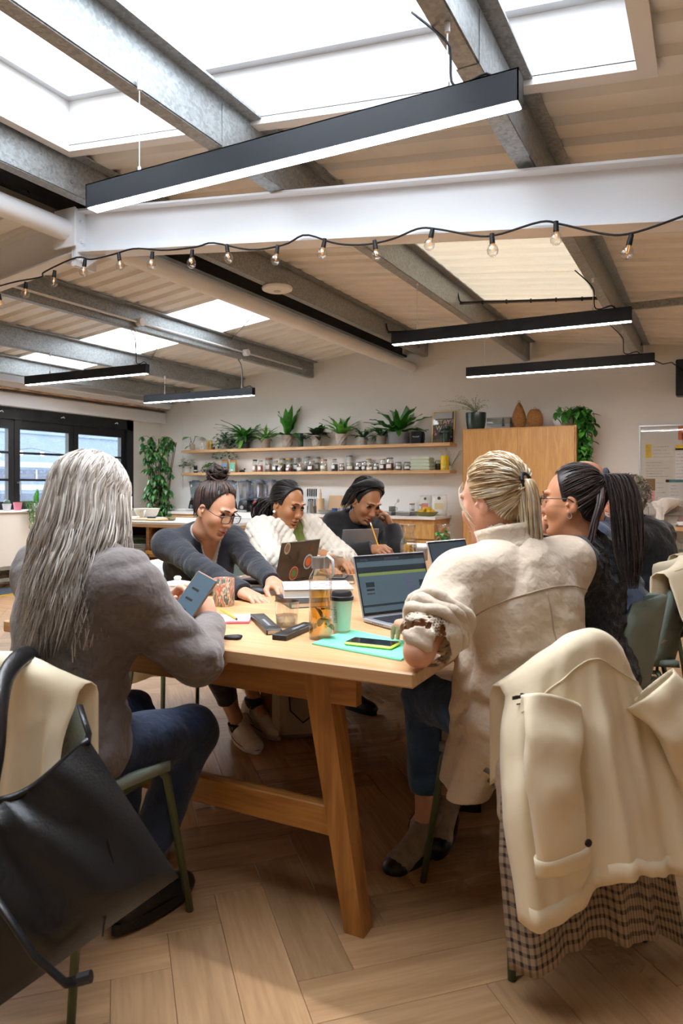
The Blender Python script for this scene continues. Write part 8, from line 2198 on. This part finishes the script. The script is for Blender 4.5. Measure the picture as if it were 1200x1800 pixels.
MB().tube([Vector(X((-.004, .088, -.036 - .012 * math.sin(a)) if False else (-.004 + .008 * math.cos(a), .086, -.042 + .01 * math.sin(a)))) for a in [2 * PI * i / 12 for i in range(13)]], .002, 5, cap=False).build('earring', mat('silver_jewel', '#d9d9dc', .2, metal=.9), R)
MB().tube([Vector(J['neck'] + J['lt'] * (.066 * math.cos(a)) + J['ft'] * (.02 + .06 * math.sin(a)) + J['sp'] * (.018 - .03 * max(0, math.sin(a)))) for a in [2 * PI * i / 24 for i in range(25)]], .003, 5, cap=False).build('necklace', mat('silver_jewel', '#d9d9dc', .2, metal=.9), R)
settle(R)

# ---------- 7 man in blue, bald
J = PPL['blue']; rnd = random.Random(7)
R = root_of(J, 'bald man in a slate blue t-shirt resting his chin on his hand')
bo, X, Rh, sc = body(J, SK['ruddy'], R, {'L': (dict(curl=(.95, 1.0, 1.0, 1.0), thumb=.8), vec(-.1, .25, .95), vec(-.95, .1, .1)), 'R': (dict(), vec(-.9, 0, 0), vec(0, 0, 1))}, dict(masc=1, jaw=1.12, nose=1.15), hb=.009)
face_bits(R, X, Rh, sc, M_brown_stem, SK['ruddy'], brow_w=.0034)
top_garment('t_shirt', J, T_cl('slate_blue_cotton', '#3c4860'), R, h=.008, g=.018, slim=1.12, sleeve=-.25, sr=1.2, fold=(.007, (6, 6, 12)), bust=0, seed=21)
trousers(J, M_jean, R); black_shoes(R, J)
wr, dw = J['wrL'], nrm(J['wrL'] - J['elL']); a1 = nrm(np.cross(dw, [1, 0, 0])); a2 = np.cross(dw, a1)
MB().tube([Vector(wr - dw * .02 + .034 * (math.cos(a) * a1 + math.sin(a) * a2)) for a in [2 * PI * i / 18 for i in range(19)]], .011, 6, cap=False, flat=.45).build('wristwatch', mat('grey_mesh_strap', '#33353a', .4, metal=.3), R, smooth=True)
settle(R)

# ---------- 8 man with grey curls
J = PPL['curly']; rnd = random.Random(8)
R = root_of(J, 'man with short grey curly hair in a black top, farthest on the right')
bo, X, Rh, sc = body(J, SK['ruddy'], R, {'L': (dict(), vec(-.9, .2, 0), vec(0, 0, 1)), 'R': (dict(), vec(-.9, 0, 0), vec(0, 0, 1))}, dict(masc=1, jaw=1.12, nose=1.15))
face_bits(R, X, Rh, sc, M_brown_stem, SK['ruddy'])
top_garment('black_top', J, M_blackcl, R, h=.009, g=.022, slim=1.12, bust=0, sr=1.15, seed=24)
trousers(J, M_blackcl, R); black_shoes(R, J)
GC = hair_mats('grey_curls', ['#b0a894', '#c6bea8', '#8a8270', '#d2cab6', '#6b6456'])
put_cap(R, GC[2:3], X, hl=.014)
P_, r_ = [], []
for i in range(420):
    u_ = rnd.uniform(-1, 1); a = dir_of(hairline(u_)); d = slerp(a, nrm(vec(-.6, 0, .6)), rnd.random() ** .8); c = skull(d, .012 + rnd.uniform(0, .012)); ax = nrm(np.array([rnd.gauss(0, 1) for _ in range(3)])); v1 = nrm(np.cross(ax, d)); v2 = np.cross(ax, v1); rr = rnd.uniform(.006, .012); p0 = rnd.uniform(0, 6)
    P_.append([c + rr * (math.cos(p0 + k * .7) * v1 + math.sin(p0 + k * .7) * v2) + ax * .0018 * k for k in range(10)]); r_.append(rnd.uniform(.0016, .003))
put_hair(R, P_, r_, GC, X, rnd, flat=.8)
settle(R)
